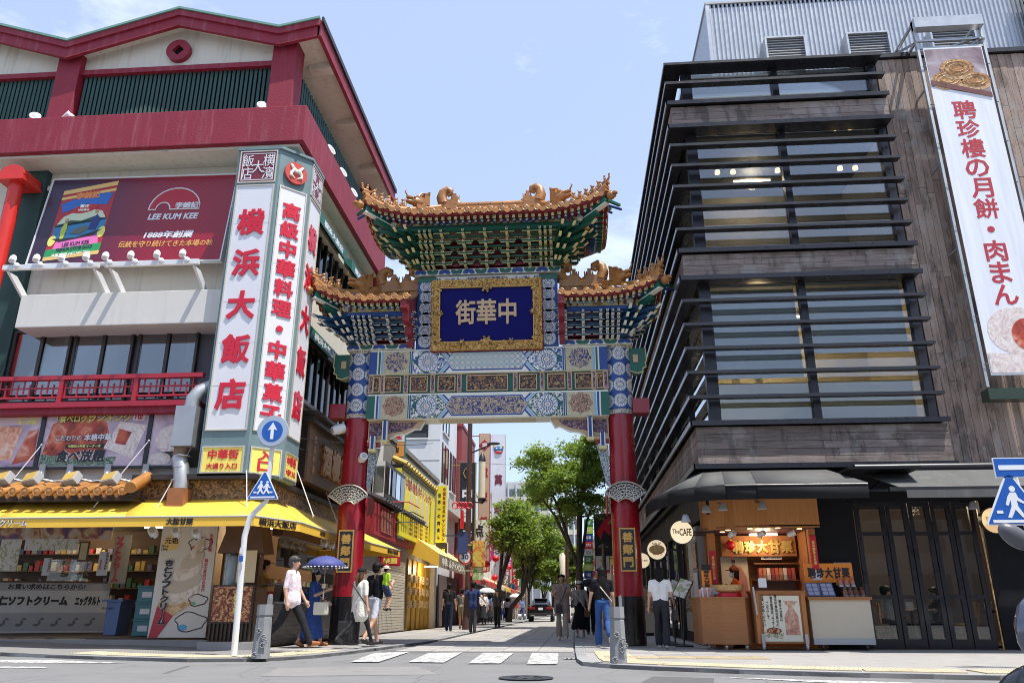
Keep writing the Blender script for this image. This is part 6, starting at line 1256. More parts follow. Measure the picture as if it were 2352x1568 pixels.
# ---- ground floor shell
bx('ground_floor', (2.9, 17.35, .03), (16, 24, .06), mat('brown_floor', (.09, .06, .045), .6, var=.2), rb); bx('ground_ceiling', (2.75, 17.0, 3.5), (16, BACK, 3.62), BLACK, rb); bx('fascia', (5.1, 17.36, 3.0), (15.5, 17.5, 3.5), BLACK, rb); bx('side_fascia', (2.9, 17.3, 2.75), (3.05, BACK, 3.5), BLACK, rb); bx('back_wall', (5.5, 23.0, .06), (16, 23.1, 3.5), mat('cafe_wall', (.07, .05, .045), .7, var=.4, vs=.8), rb); bx('black_pier', (5.02, 17.5, .06), (6.02, 17.7, 3.0), BLACK, rb); bx('cafe_side_wall', (5.5, 17.7, .06), (5.6, 23, 3.5), BLACK, rb)
xd = [wx(x, 1300, 17.55) for x in (1995, 2050, 2103, 2155, 2205, 2258)]; xd[0] = 6.05
for k in range(5):
 t = bpy.data.objects.new('folding_door', None); COL.objects.link(t); t.location = (xd[k], 17.55, .06); t.parent = rb; t.matrix_parent_inverse = wm(rb).inverted(); a, c = xd[k] + .01, xd[k + 1] - .01
 for q, w in (((a, .06), (a + .09, 3.0)), ((c - .09, .06), (c, 3.0)), ((a + .09, .06), (c - .09, .25)), ((a + .09, 1.02), (c - .09, 1.10)), ((a + .09, 2.30), (c - .09, 2.38)), ((a + .09, 2.9), (c - .09, 3.0))): bx('frame', (q[0], 17.52, q[1]), (w[0], 17.58, w[1]), LOUV, t)
 for z0, z1 in ((.25, 1.02), (1.10, 2.30), (2.38, 2.9)): bx('pane', (a + .09, 17.545, z0), (c - .09, 17.555, z1), GLSC, t)
bx('dark_wall', (xd[5] + .1, 17.45, .06), (15.5, 17.6, 3.0), mat('charred_board', (.012, .012, .015), .7, var=.4, vs=6, spec=.15), rb); bx('brass_strip', (xd[5] + .04, 17.43, .06), (xd[5] + .058, 17.46, 3.0), WAF, rb)
def chair(x, y, rz, label):
 t = thing('rattan_chair', label, 'chair', (x, y, .06), rz, 'rattan chairs in the cafe'); RT = mat('rattan', (.45, .27, .10), .5, var=.2)
 obj('seat', B().box((-.22, -.22, .42), (.22, .22, .47)), RT, t, local=True, bevel=.02)
 for sx in (-1, 1):
  for sy in (-1, 1): obj('leg', B().tube([(sx * .2, sy * .2, .0), (sx * .18, sy * .18, .43)], .018, 8), RT, t, local=True)
  obj('hoop', B().tube([(sx * .2, -.2, .05), (sx * .2, -.12, .3), (sx * .2, .12, .3), (sx * .2, .2, .05)], .012, 6), RT, t, local=True); obj('back_post', B().tube([(sx * .2, .2, .45), (sx * .2, .3, .9)], .018, 8), RT, t, local=True)
 obj('backrest', B().box((-.2, .22, .62), (.2, .27, .9)), RT, t, local=True, bevel=.01)
for i, (x, y, r_, l) in enumerate(((6.5, 18.3, 1.2, 'first from the kiosk'), (8.3, 18.4, -1.4, 'behind the third glass door'), (9.7, 18.3, 1.5, 'nearest the brass strip'), (7.4, 19.8, .3, 'deepest inside')) ): chair(x, y, r_, 'rattan cafe chair with curved leg hoops, ' + l)
for i, (x, y) in enumerate(((7.3, 18.5), (9.0, 18.6))):
 t = thing('cafe_table', 'small dark cafe table ' + ['left of the red chair back', 'between the two right rattan chairs'][i], 'table', (x, y, .06), 0, 'cafe tables'); bx('top', (x - .35, y - .3, .76), (x + .35, y + .3, .80), DARK, t); obj('stem', B().tube([(x, y, .06), (x, y, .76)], .03, 8), DARK, t); bx('foot', (x - .22, y - .22, .06), (x + .22, y + .22, .09), DARK, t); bx('menu_stand', (x - .1, y - .02, .80), (x + .06, y, .98), PURE, t)
# ---- chestnut kiosk
KW = m_weather('kiosk_oak', 2, (.30, .11, .03), (.40, .16, .045), (.48, .21, .07)); KW2 = m_weather('kiosk_oak_flat', 0, (.26, .10, .035), (.34, .14, .05), (.40, .18, .07))
for mm in (KW, KW2):
 for n_ in list(mm.node_tree.nodes):
  if n_.type == 'MIX' and n_.data_type == 'RGBA': n_.inputs[0].default_value = 0; [mm.node_tree.links.remove(l) for l in list(n_.inputs[0].links)]
ki = thing('chestnut_kiosk', 'orange oak chestnut kiosk with curved canopy board and gilt sign', 'kiosk', (4, 17.8, .05))
arcp = [(4.05 + 1.25 * math.cos(t), 17.75 + .95 * math.sin(t)) for t in np.linspace(math.pi * 1.02, math.pi * 1.5, 9)] + [(5.08, 16.80)]
zc0, zc1 = 2.42, 3.12
for k in range(len(arcp) - 1): obj('canopy_board', B().prism([arcp[k], arcp[k + 1], (arcp[k + 1][0], arcp[k + 1][1] + .05), (arcp[k][0], arcp[k][1] + .05)], lambda u, v: (u, v, zc0), lambda u, v: (u, v, zc1)), KW, ki, sm=30)
obj('canopy_soffit', B().xy(arcp + [(5.08, 18.9), (2.8, 18.9)], zc0 + .02, zc0 + .05), mat('plum_soffit', (.10, .03, .045), .5), ki)
bx('back_wall', (3.05, 18.85, .06), (5.08, 18.95, 2.45), KW2, ki); bx('post', (5.0, 17.4, .06), (5.14, 17.55, 2.5), KW, ki); bx('post', (2.98, 18.0, .06), (3.14, 18.15, 2.5), KW, ki); bx('side_wall', (5.06, 17.55, .06), (5.1, 18.9, 2.45), KW2, ki)
sg_ = bx('name_board', (3.35, 18.45, 1.95), (5.0, 18.5, 2.40), KW2, ki); text('聘珍大甘栗', mat('gilt_letter', (.66, .50, .16), .35, metal=.5, var=.15), ki, (4.25, 18.44, 2.15), XP, ZP, 1.35, .30, .05, .03, each=True, name='character')
SHW = mat('kiosk_shelf', (.18, .08, .03), .5)
for z in (1.08, 1.42, 1.78): bx('shelf', (4.05, 18.5, z), (5.0, 18.83, z + .03), SHW, ki)
for i in range(9):
 c = [(.5, .12, .07), (.45, .2, .1), (.7, .66, .6), (.35, .05, .06)][i % 4]; bx('packet', (4.15 + i * .09, 18.56, 1.45), (4.225 + i * .09, 18.7, 1.70), flat('packet_%d' % (i % 4), c), ki)
bx('notice', (4.22, 18.52, 1.88), (4.68, 18.53, 2.18), PURE, ki); text('日栗新産を第一に', INK, ki, (4.45, 18.518, 2.08), XP, ZP, .34, .05, .015, .003); text('本日焼きの甘栗を', INK, ki, (4.45, 18.518, 2.0), XP, ZP, .38, .06, .015, .003); text('販売しております', INK, ki, (4.47, 18.518, 1.92), XP, ZP, .36, .06, .015, .003)
bx('poster_panel', (3.35, 18.7, .9), (3.95, 18.72, 1.95), mat('poster_cream', (.55, .47, .34), .6), ki); pp(ki, 'bag_picture', [(3.6, 1.0), (3.92, 1.0), (3.9, 1.5), (3.78, 1.75), (3.66, 1.5)], flat('bag_pink', (.45, .18, .14)), 18.69); text('聘珍の', INK, ki, (3.63, 18.699, 1.75), XP, ZP, .09, .3, .02, .003, vertical=True)
for (x, y, z) in ((3.06, 17.98, 1.35), (5.07, 17.385, 1.62)):
 st = bx('red_label', (x - .065, y - .015, z), (x + .065, y, z + .68), RED, ki); text('横浜聘珍大甘栗', YSIGN, ki, (x, y - .016, z + .33), XP, ZP, .06, .5, .02, .003, vertical=True)
 for q, c in ((-.22, PURE), (-.50, flat('pink_card', (.7, .5, .55)))): bx('card', (x - .09, y - .01, z + q), (x + .09, y, z + q + .19), c, ki)
ln = thing('red_lantern', 'small round red lantern hanging in the kiosk', 'lantern', (3.52, 18.3, 2.05)); obj('body', B().ell((3.52, 18.3, 2.18), (.11, .11, .105), 16, 10), flat('lantern_red', (.55, .01, .015)), ln, sm=True); obj('tassel', B().tube([(3.52, 18.3, 2.08), (3.53, 18.3, 1.85)], .008, 5), RED, ln); obj('cap', B().lathe([(.04, 0), (.04, .02)], (3.52, 18.3, 2.275), 10), GOLD, ln)
for i, (x, y) in enumerate(((3.35, 17.5), (3.75, 17.2), (4.3, 17.1), (4.8, 17.3), (3.3, 17.9))): obj('downlight', B().lathe([(.055, 0), (.05, .012)], (x, y, zc0 + .008), 14), emis('warm_lamp', (1, .62, .25), 2.2), ki)
for i, (px, py) in enumerate(((1612, 1262), (1683, 1260), (1752, 1253))): flood((3.4 + .62 * i, 17.35, zc0 - .08), .5 + .3 * i, 'small black spotlight under the kiosk canopy, %s from the left' % ordn[i], 'black spotlights in the kiosk', .1, 'spotlight')
# counters
o1_ = thing('octagonal_counter', 'faceted oak counter with straw bowl at the kiosk corner', 'counter', (3.0, 17.2, .05)); oc = [(2.50, 17.75), (2.60, 17.15), (3.0, 16.92), (3.45, 16.92), (3.62, 17.2), (3.62, 17.75)]; zc_ = 1.02
for k in range(4): obj('panel', B().prism([oc[k], oc[k + 1], (oc[k + 1][0] + .01, oc[k + 1][1] + .03), (oc[k][0] + .01, oc[k][1] + .03)], lambda u, v: (u, v, .16), lambda u, v: (u, v, zc_)), KW2, o1_)
obj('top', B().xy([(3.06 + (x - 3.06) * 1.03, 17.35 + (y - 17.35) * 1.03) for x, y in oc], zc_, zc_ + .04), KW2, o1_)
for x, y in ((2.7, 17.2), (3.02, 16.98), (3.42, 16.98)): obj('castor', B().lathe([(.05, -.02), (.05, .02)], (0, 0, 0), 12, Matrix.Translation((x, y, .11)) @ Matrix.Rotation(math.pi / 2, 4, 'Y')), STEEL, o1_)
bw_ = thing('straw_bowl', 'woven straw bowl of chestnuts on a red stand', 'bowl', (3.2, 17.15, 1.06)); obj('bowl', B().lathe([(.16, .08), (.27, .13), (.31, .24), (.29, .24), (.2, .15)], (3.2, 17.2, 1.06), 24), m_food('straw', [(.35, (.30, .16, .05)), (.6, (.62, .42, .18))], 40), bw_, sm=True); obj('stand', B().lathe([(.24, 0), (.24, .07), (.18, .09)], (3.2, 17.2, 1.06), 24), RED, bw_, sm=True)
b = B()
for i in range(50): a = R.uniform(0, 6.28); r_ = R.uniform(0, .22); b.ell((3.2 + r_ * math.cos(a), 17.2 + r_ * math.sin(a), 1.27 + R.uniform(0, .03)), (.022, .022, .018), 6, 4)
obj('chestnuts', b, mat('chestnut', (.07, .02, .01), .3), bw_, sm=True, kind='stuff')
t = thing('orange_tabletop_sign', 'small orange and black sign standing on the octagonal counter', 'sign', (2.85, 17.3, 1.06)); bx('board', (2.70, 17.4, 1.25), (2.90, 17.42, 1.72), flat('sign_orange', (.80, .24, .02)), t); bx('black_top', (2.70, 17.398, 1.6), (2.90, 17.4, 1.72), INK, t); text('聘珍大甘栗', INK, t, (2.80, 17.398, 1.43), XP, ZP, .12, .34, .04, .003, vertical=True); bx('foot', (2.68, 17.36, 1.06), (2.92, 17.46, 1.25), PURE, t)
for i in range(5): bx('leaflet', (2.60 + i * .05, 17.25, 1.06), (2.64 + i * .05, 17.32, 1.22 + .03 * (i % 2)), [flat('leaf_pink', (.7, .3, .25)), PURE][i % 2], t)
c1_ = thing('oak_cart', 'wheeled oak cart with printed chestnut bag poster', 'cart', (4.0, 17.0, .05)); ca, cb_ = 3.62, 4.62; bx('body', (ca, 16.85, .18), (cb_, 17.4, 1.12), KW2, c1_, bevel=.008); bx('top_rim', (ca - .02, 16.83, 1.12), (cb_ + .02, 17.42, 1.18), KW2, c1_); bx('corner_post', (ca, 16.825, .18), (ca + .08, 16.85, 1.12), KW, c1_); bx('corner_post', (cb_ - .08, 16.825, .18), (cb_, 16.85, 1.12), KW, c1_)
ps = bx('poster', (ca + .14, 16.84, .22), (cb_ - .12, 16.85, 1.08), mat('poster_cream2', (.68, .64, .52), .5, var=.05), c1_); mx_ = (ca + cb_) / 2
pp(c1_, 'bag_picture', [(mx_ + .06, .34), (mx_ + .34, .34), (mx_ + .33, .70), (mx_ + .24, .85), (mx_ + .34, .98), (mx_ + .06, .98), (mx_ + .16, .85), (mx_ + .06, .68)], m_food('print_bag', [(.35, (.36, .14, .10)), (.55, (.55, .30, .22)), (.7, (.62, .48, .34))], 7), 16.836); pp(c1_, 'basket_picture', [(mx_ - .34, .30), (mx_ - .02, .27), (mx_ + .02, .38), (mx_ - .36, .40)], m_food('print_basket', [(.45, (.08, .09, .05)), (.5, (.62, .6, .42))], 30), 16.836); pp(c1_, 'chestnut_picture', pell(mx_ - .17, .42, .15, .06), MATS['print_chestnut'], 16.834)
for i, s_ in enumerate(('聘珍大甘栗は', '横浜中華街発展会の', '「優良推奨店」です。', 'ご安心して', 'お買い求めください')): text(s_, INK, c1_, (mx_ - .0 - i * .085, 16.838, .80), XP, ZP, .055, .068 * len(s_), .012, .003, vertical=True)
obj('handle', B().tube([(ca + .02, 16.8, .72), (ca - .01, 16.8, 1.25)], .022, 8), STEEL, c1_); bx('sneeze_glass', (ca + .1, 16.87, 1.18), (cb_ - .15, 16.88, 1.48), GLSC, c1_); bx('card', (ca + .12, 16.855, 1.24), (ca + .28, 16.86, 1.42), PURE, c1_)
for x in (ca + .1, cb_ - .06): obj('castor', B().lathe([(.055, -.02), (.055, .02)], (0, 0, 0), 14, Matrix.Translation((x, 16.84, .105)) @ Matrix.Rotation(math.pi / 2, 4, 'Y')), STEEL, c1_); bx('castor_fork', (x - .03, 16.80, .12), (x + .03, 16.84, .36), STEEL, c1_)
c2_ = thing('cream_cart', 'wheeled cream-fronted sales cart with gift boxes', 'cart', (5.3, 17.1, .05)); cc, cd = 4.70, 5.95; bx('front', (cc + .03, 16.95, .28), (cd - .03, 17.5, 1.0), mat('cart_cream', (.55, .48, .37), .45, var=.05), c2_); bx('top', (cc, 16.90, 1.0), (cd, 17.55, 1.06), KW2, c2_); bx('kick', (cc + .03, 16.94, .16), (cd - .03, 17.5, .28), GREY, c2_)
for x in (cc + .2, cd - .2): obj('castor', B().lathe([(.06, -.02), (.06, .02)], (0, 0, 0), 14, Matrix.Translation((x, 17.0, .11)) @ Matrix.Rotation(math.pi / 2, 4, 'Y')), DARK, c2_)
for i in range(2):
 t = thing('gift_box', 'open blue-lidded gift box on the cream cart, %s one' % ['left', 'right'][i], 'box', (4.85 + i * .28, 17.0, 1.06), 0, 'gift boxes on the cream cart'); m_ = Matrix.Translation((4.86 + i * .29, 17.0, 1.08)) @ Matrix.Rotation(rad(55), 4, 'X'); obj('tray', B().box((-.13, -.02, -.015), (.13, .30, .015), m_), flat('tray_blue', (.10, .14, .28)), t)
 for a in (0, 1):
  for c in (0, 1, 2): obj('cake', B().box((-.11 + a * .115, c * .095, .016), (-.01 + a * .115, .085 + c * .095, .03), m_), flat('wrap_violet', (.36, .38, .52)), t)
t = thing('display_stand', 'two-step acrylic stand of pink chestnut bags on the cream cart', 'display', (5.65, 17.1, 1.06)); bx('step', (5.45, 17.2, 1.06), (5.9, 17.4, 1.26), GLSC, t); bx('back_card', (5.45, 17.42, 1.3), (5.8, 17.43, 1.75), mat('poster_cream', (.55, .47, .34), .6), t); bx('front_glass', (5.42, 16.98, 1.06), (5.93, 16.985, 1.30), GLSC, t)
for i in range(7):
 x, y, z = (5.5 + .11 * i, 17.08, 1.06) if i < 4 else (5.50 + .12 * (i - 4), 17.3, 1.26); o = obj('chestnut_bag', B().lathe([(.04, 0), (.05, .06), (.045, .12), (.012, .155), (.035, .19)], (x, y, z), 10), flat('bag_salmon', (.55, .20, .14)), t, sm=True); bx('price_tag', (x - .04, y - .06, z), (x + .04, y - .055, z + .04), PURE, t)
t = thing('orange_shop_sign', 'orange signboard with black characters on the black pier', 'sign', (5.5, 17.4, 1.62)); a, b_ = UY(1850, 1337, 17.4), UY(1955, 1293, 17.4); bx('board', (a.x, 17.38, a.z), (b_.x, 17.42, b_.z), flat('sign_orange', (.80, .24, .02)), t); text('聘珍大甘栗', INK, t, ((a.x + b_.x) / 2, 17.379, (a.z + b_.z) / 2), XP, ZP, (b_.x - a.x) * .88, (b_.z - a.z) * .62, .05, .006, each=True, name='character')
# round blade signs
def roundsign(px, py, r, Y, label, m, lines, ry=0):
 p = UY(px, py, Y); t = thing('round_blade_sign', label, 'sign', p, 0, 'round blade signs'); obj('drum', B().lathe([(r * 1.04, -.06), (r * 1.04, .06)], (0, 0, 0), 32, Matrix.Translation(p) @ Matrix.Rotation(ry, 4, 'Z') @ Matrix.Rotation(math.pi / 2, 4, 'X')), DARK, t, sm=True); obj('face', B().lathe([(r, .0), (r * .98, .07), (.01, .072)], (0, 0, 0), 32, Matrix.Translation(p) @ Matrix.Rotation(ry, 4, 'Z') @ Matrix.Rotation(math.pi / 2, 4, 'X')), m, t, sm=True); bx('bracket', (p.x, p.y - .02, p.z - .02), (p.x + r + .5, p.y + .02, p.z + .02), DARK, t)
 rr_ = Vector((math.cos(ry), math.sin(ry), 0)); n_ = Vector((math.sin(ry), -math.cos(ry), 0))
 for s_, dx, dz, w, h, bo, c in lines: text(s_, c, t, p + rr_ * dx * r + Vector((0, 0, dz * r)) + n_ * .074, rr_, ZP, w * r, h * r if h else None, bo, .004)
 return t
LITC = emis('lit_cream', (.95, .78, .52), .35)
roundsign(1565, 1222, .245, 17.6, 'lit cream disc sign reading The CAFE by the kiosk', LITC, [('The', -.52, .06, .6, .40, .01, INK), ('CAFE', .32, .0, 1.05, .62, .02, INK)]); t = roundsign(1508, 1262, .24, 20.5, 'yellow disc sign with noodle picture behind the CAFE disc', LITC, [('Side 2F', 0, .62, .9, .24, .02, INK), ('480円', 0, -.45, .9, .26, .02, RED)]); p = UY(1508, 1262, 20.5); obj('noodle_picture', B().ell(p + Vector((0, -.074, 0)), (.20, .004, .12), 16, 6), m_food('print_noodle', [(.35, (.5, .28, .06)), (.6, (.75, .58, .25))], 16), t); roundsign(1475, 1287, .21, 23.5, 'lit cream disc sign with a row of small characters, farthest along the wall', LITC, [('中華 小籠包', 0, 0, 1.5, .2, .01, INK)]); roundsign(2281, 1195, .26, 17.2, 'amber disc sign reading The CAFE behind the crossing sign', emis('lit_amber', (.85, .55, .28), .3), [('The', -.45, .1, .45, .3, .0, INK), ('CAFE', .3, .05, .95, .45, .01, INK)])
# side wall along the street: white tiled pier, notice boards, menus
bx('white_tile_pier', (2.92, 19.2, .05), (3.12, 20.6, 2.7), mat('pale_tile', (.42, .40, .38), .5, rnd=.05), rb)
for j in range(8):
 for i in range(3): bx('tile', (2.90, 19.22 + i * .46, .10 + j * .325), (2.92, 19.67 + i * .46, .415 + j * .325), MATS['pale_tile'], rb)
bx('side_wall', (3.0, 20.6, .05), (3.1, BACK, 2.75), mat('charred_board', (.018, .018, .022), .6), rb)
for i in range(9): bx('side_door_pane', (2.975, 21.0 + i * 2.0, .3), (2.99, 22.7 + i * 2.0, 2.6), GLS, rb); bx('side_post', (2.90, 22.75 + i * 2.0, .05), (3.0, 22.95 + i * 2.0, 2.75), DARK, rb)
for i, (y, z0, z1, m_, l) in enumerate(((19.5, 1.75, 2.3, m_food('menu_brown', [(.4, (.25, .1, .05)), (.6, (.6, .45, .3))], 8), 'brown menu board high on the pale tiled pier'), (19.5, 1.05, 1.65, PURE, 'white notice sheet on the pale tiled pier'), (18.7, 1.4, 1.75, INK, 'small black wireless notice near the kiosk'))):
 t = thing('wall_notice', l, 'notice', (2.88, y, z0)); bx('sheet', (2.875, y - .3 + (.15 if i == 2 else 0), z0), (2.89, y + .3 - (.2 if i == 2 else 0), z1), m_, t); bx('frame', (2.89, y - .33 + (.15 if i == 2 else 0), z0 - .03), (2.897, y + .33 - (.2 if i == 2 else 0), z1 + .03), DARK, t)
for i, (x, y, l) in enumerate(((2.35, 18.25, 'nearest the kiosk'), (2.25, 19.0, 'second along the wall'), (2.2, 20.0, 'behind the woman in the white tee'))):
 t = thing('menu_stand', 'black music-stand style menu holder, ' + l, 'stand', (x, y, .05), -.3, 'menu stands by the cafe wall'); obj('base', B().lathe([(.2, 0), (.2, .04), (.03, .07)], (0, 0, 0), 16), DARK, t, sm=True, local=True); obj('pole', B().tube([(0, 0, .05), (.05, 0, 1.05)], .018, 8), DARK, t, local=True); m_ = Matrix.Translation((.05, -.02, 1.2)) @ Matrix.Rotation(rad(-35), 4, 'X') @ Matrix.Rotation(.35, 4, 'Y'); obj('board', B().box((-.16, -.02, -.25), (.16, .0, .25), m_), DARK, t, local=True); obj('menu', B().box((-.14, -.024, -.23), (.14, -.02, .23), m_), MENU, t, local=True)
t = thing('menu_easel', 'arched menu board in a cream box beside the phone user', 'easel', (2.25, 26, .05)); bx('box', (2.0, 25.9, .15), (2.5, 26.2, .75), mat('poster_cream', (.55, .47, .34), .6), t); obj('board', B().xz([(2.02, .75), (2.46, .75), (2.48, 1.3)] + [(2.25 + .23 * math.cos(q), 1.3 + .25 * math.sin(q)) for q in np.linspace(0, math.pi, 8)], 26.0, 26.04), MATS['menu_brown'], t); bx('foot', (2.05, 25.95, .05), (2.45, 26.15, .15), DARK, t)
for i, (px, py) in enumerate(((1660, 1163), (1750, 1160), (2235, 1160), (1622, 1168), (1575, 1190))):
 p = UY(px, py, 16.3 if i != 2 else 16.5); t = thing('pendant_spot', 'grey cone spotlight under the charcoal awning, ' + ['left of the kiosk fascia', 'in front of the kiosk fascia', 'by the glass doors', 'second from the street', 'nearest the street'][i], 'lamp', p, 0, 'cone spots under the charcoal awning'); obj('shade', B().lathe([(.10, -.07), (.06, .05), (.03, .08)], p, 14), GREY, t, sm=True); obj('arm', B().beam(p + Vector((0, 0, .06)), p + Vector((.0, .5, .14)), .03, .03), DARK, t)
# ================================================================ the street beyond and its furniture
BRN = mat('street_brown', (.075, .035, .03), .45, var=.15); GST = mat('grey_stucco', (.20, .19, .175), .85, var=.25, bm=.4, bs=40); PALE = mat('pale_cladding', (.66, .68, .70), .5, var=.05, streak=.1)
def side(x0, x1, y0, y1, X0):
 """near and far corner on the plane X = X0, from the near edge x0 (rows y0..y1) to the far edge x1"""
 a, b_ = UX(x0, y1, X0), UX(x0, y0, X0); return a.y, UX(x1, (y0 + y1) / 2, X0).y, a.z, b_.z
def block(name, label, x0, x1, y0, y1, h, m, wins=(), face='x', group=None, win_m=None):
 t = thing(name, label, 'building', ((x0 + x1) / 2, (y0 + y1) / 2, .05), 0, group); bx('wall', (x0, y0, .05), (x1, y1, h), m, t); bx('parapet', (x0 - .05, y0 - .05, h), (x1 + .05, y1 + .05, h + .2), m, t)
 for (u0, u1, z0, z1, fc) in wins:
  if fc == 'r': a, c = (x1 + .0, u0, z0), (x1 + .03, u1, z1)
  elif fc == 'l': a, c = (x0 - .03, u0, z0), (x0, u1, z1)
  else: a, c = (u0, y0 - .03, z0), (u1, y0, z1)
  w = bx('window', a, c, win_m or GLS, t)
  if fc in 'rl':
   X = x1 if fc == 'r' else x0; s = 1 if fc == 'r' else -1
   for q in (u0, (u0 + u1) / 2, u1): bx('frame', (X, q - .04, z0), (X + s * .06, q + .04, z1), DARK, w)
   bx('sill', (X, u0 - .05, z0 - .08), (X + s * .1, u1 + .05, z0), m, w)
  else:
   for q in (u0, u1): bx('frame', (q - .04, y0 - .06, z0), (q + .04, y0, z1), DARK, w)
   bx('sill', (u0 - .05, y0 - .1, z0 - .08), (u1 + .05, y0, z0), m, w)
 return t
SX2 = -6.75
t = block('shop_building', 'low grey stucco shop house behind the restaurant', -12, SX2, 25.3, 39.5, 6.9, GST, [(34.5, 37, 4.2, 5.6, 'r')])
sh = bx('shutter', (SX2, 27.6, .05), (SX2 + .03, 32.0, 2.6), mat('shutter_beige', (.42, .38, .31), .6, var=.08), t)
for i in range(26): bx('shutter_slat', (SX2 + .03, 27.62, .08 + i * .097), (SX2 + .05, 31.98, .16 + i * .097), MATS['shutter_beige'], sh)
bx('shop_opening', (SX2 - .01, 32.5, .05), (SX2 + .012, 37.6, 2.8), mat('golden_interior', (.62, .40, .05), .5, var=.35, vs=2), t)
for i in range(6): bx('shop_pillar', (SX2, 32.5 + i * 1.0, .05), (SX2 + .06, 32.62 + i * 1.0, 2.8), flat('ochre_frame', (.40, .22, .02)), t)
for i in range(5):
 for j in range(3): bx('goods', (SX2 + .0, 32.75 + i * .98, .9 + j * .5), (SX2 + .12, 33.2 + i * .98, 1.2 + j * .5), m_food('shelf_goods', [(.4, (.25, .12, .03)), (.5, (.6, .45, .2)), (.6, (.7, .65, .5))], 14) if 'shelf_goods' not in MATS else MATS['shelf_goods'], t)
bx('white_pier', (SX2, 37.7, .05), (SX2 + .25, 38.3, 3.0), WHITEW, t); bx('white_strip', (SX2 - .02, 26.3, 2.8), (SX2 + .05, 27.3, 6.8), WHITEW, t)
y0, y1, z0, z1 = side(880, 928, 1055, 1140, -6.3); bw2 = bx('bay_window', (-6.7, y0, z0), (-6.25, y1, z1), BRONZE, t)
for i in range(4): q = y0 + .1 + i * (y1 - y0 - .1) / 4; bx('pane', (-6.25, q, z0 + .15), (-6.235, q + (y1 - y0) / 4 - .15, z1 - .15), GLSC if i % 2 else GLS, bw2)
bx('pane', (-6.65, y0 - .012, z0 + .15), (-6.3, y0, z1 - .15), GLS, bw2); bx('end_panel', (-6.68, y0 - .006, z0), (-6.28, y0, z1), SILVER, bw2)
# chefs' billboard
y0, y1, z0, z1 = side(917, 1000, 1068, 1228, -6.28); cbd = thing('chefs_billboard', 'big yellow billboard with four chefs and red headline', 'billboard', (-6.3, y0, z0)); bx('panel', (-6.6, y0, z0), (-6.3, y1, z1), flat('bright_yellow', (.85, .72, .04)), cbd)
rX3 = YP; text('中国料理世界チャンピオン', flat('deep_red', (.35, .02, .04)), cbd, (-6.298, (y0 + y1) / 2, z1 - .42), YP, ZP, (y1 - y0) * .78, .42, .02, .005)
for i in range(4):
 yc = y0 + (y1 - y0) * (.28 + .155 * i); sp_ = flat('chef_white', (.72, .62, .42)); P3 = lambda u, v: (-6.297, u, v); P4 = lambda u, v: (-6.292, u, v)
 obj('chef_figure', B().prism([(yc - .32, z0 + .9), (yc + .32, z0 + .9), (yc + .28, z0 + 1.7), (yc + .12, z0 + 1.85), (yc + .12, z0 + 2.6), (yc - .12, z0 + 2.6), (yc - .12, z0 + 1.85), (yc - .28, z0 + 1.7)], P3, P4), sp_, cbd); obj('chef_face', B().prism([(yc + .11 * math.cos(q), z0 + 2.0 + .14 * math.sin(q)) for q in np.linspace(0, 6.28, 10)[:-1]], lambda u, v: (-6.29, u, v), lambda u, v: (-6.287, u, v)), flat('chef_skin', (.5, .28, .15)), cbd)
 for k in range(4): obj('caption', B().prism([(yc - .25, z0 + .2 + k * .17), (yc + .25, z0 + .2 + k * .17), (yc + .25, z0 + .28 + k * .17), (yc - .25, z0 + .28 + k * .17)], P3, P4), flat('caption_red', (.45, .15, .06)), cbd)
for i in range(14): q = y0 + (y1 - y0) * i / 14; obj('cresting_tile', B().tube([(-6.7, q + .2, z1 + .42), (-6.15, q + .2, z1 + .18)], .11, 8), mat('gold_tile', (.55, .40, .10), .35, var=.2), cbd, sm=True)
bx('cornice', (-6.7, y0, z1 + .0), (-6.25, y1, z1 + .14), DARK, cbd)
for k in range(3): obj('lamp_arm', B().tube([(-6.6, y0 - 2.2 + k * .9, z0 + .9 - k * .25), (-5.7, y0 - 1.4 + k * .9, z0 + 1.0 - k * .25), (-5.4, y0 - .9 + k * .9, z0 + .85 - k * .25)], .02, 6), [RED, DARK, DARK][k], cbd)
def blade(name, label, px0, px1, py0, py1, Y, m, frame=DARK, d=.18, cat='sign'):
 a, b_ = UY(px0, py1, Y), UY(px1, py0, Y); t = thing(name, label, cat, ((a.x + b_.x) / 2, Y, a.z)); bx('face', (a.x, Y, a.z), (b_.x, Y + .02, b_.z), m, t); bx('case', (a.x - .03, Y + .02, a.z - .03), (b_.x + .03, Y + d, b_.z + .03), frame, t); bx('bracket', (a.x - .6 if a.x < 0 else a.x, Y + .05, b_.z - .15), (a.x if a.x < 0 else b_.x + .6, Y + .1, b_.z - .1), frame, t)
 return t, a, b_, Y - .001
t, a, b_, y = blade('blade_sign', 'orange main shop blade sign beside the gate bracket', 876, 930, 990, 1048, 29.5, flat('sign_orange2', (.75, .33, .08)), mat('teal_case', (.03, .15, .14), .5)); bx('white_part', (a.x, y - .004, a.z + (b_.z - a.z) * .58), (b_.x, y, b_.z), PURE, t); text('本店', INK, t, ((a.x + b_.x) / 2, y, a.z + .25 * (b_.z - a.z)), XP, ZP, .5, .22, .03, .005); text('大飯', RED, t, ((a.x + b_.x) / 2 + .1, y - .005, a.z + .8 * (b_.z - a.z)), XP, ZP, .5, .26, .05, .005)
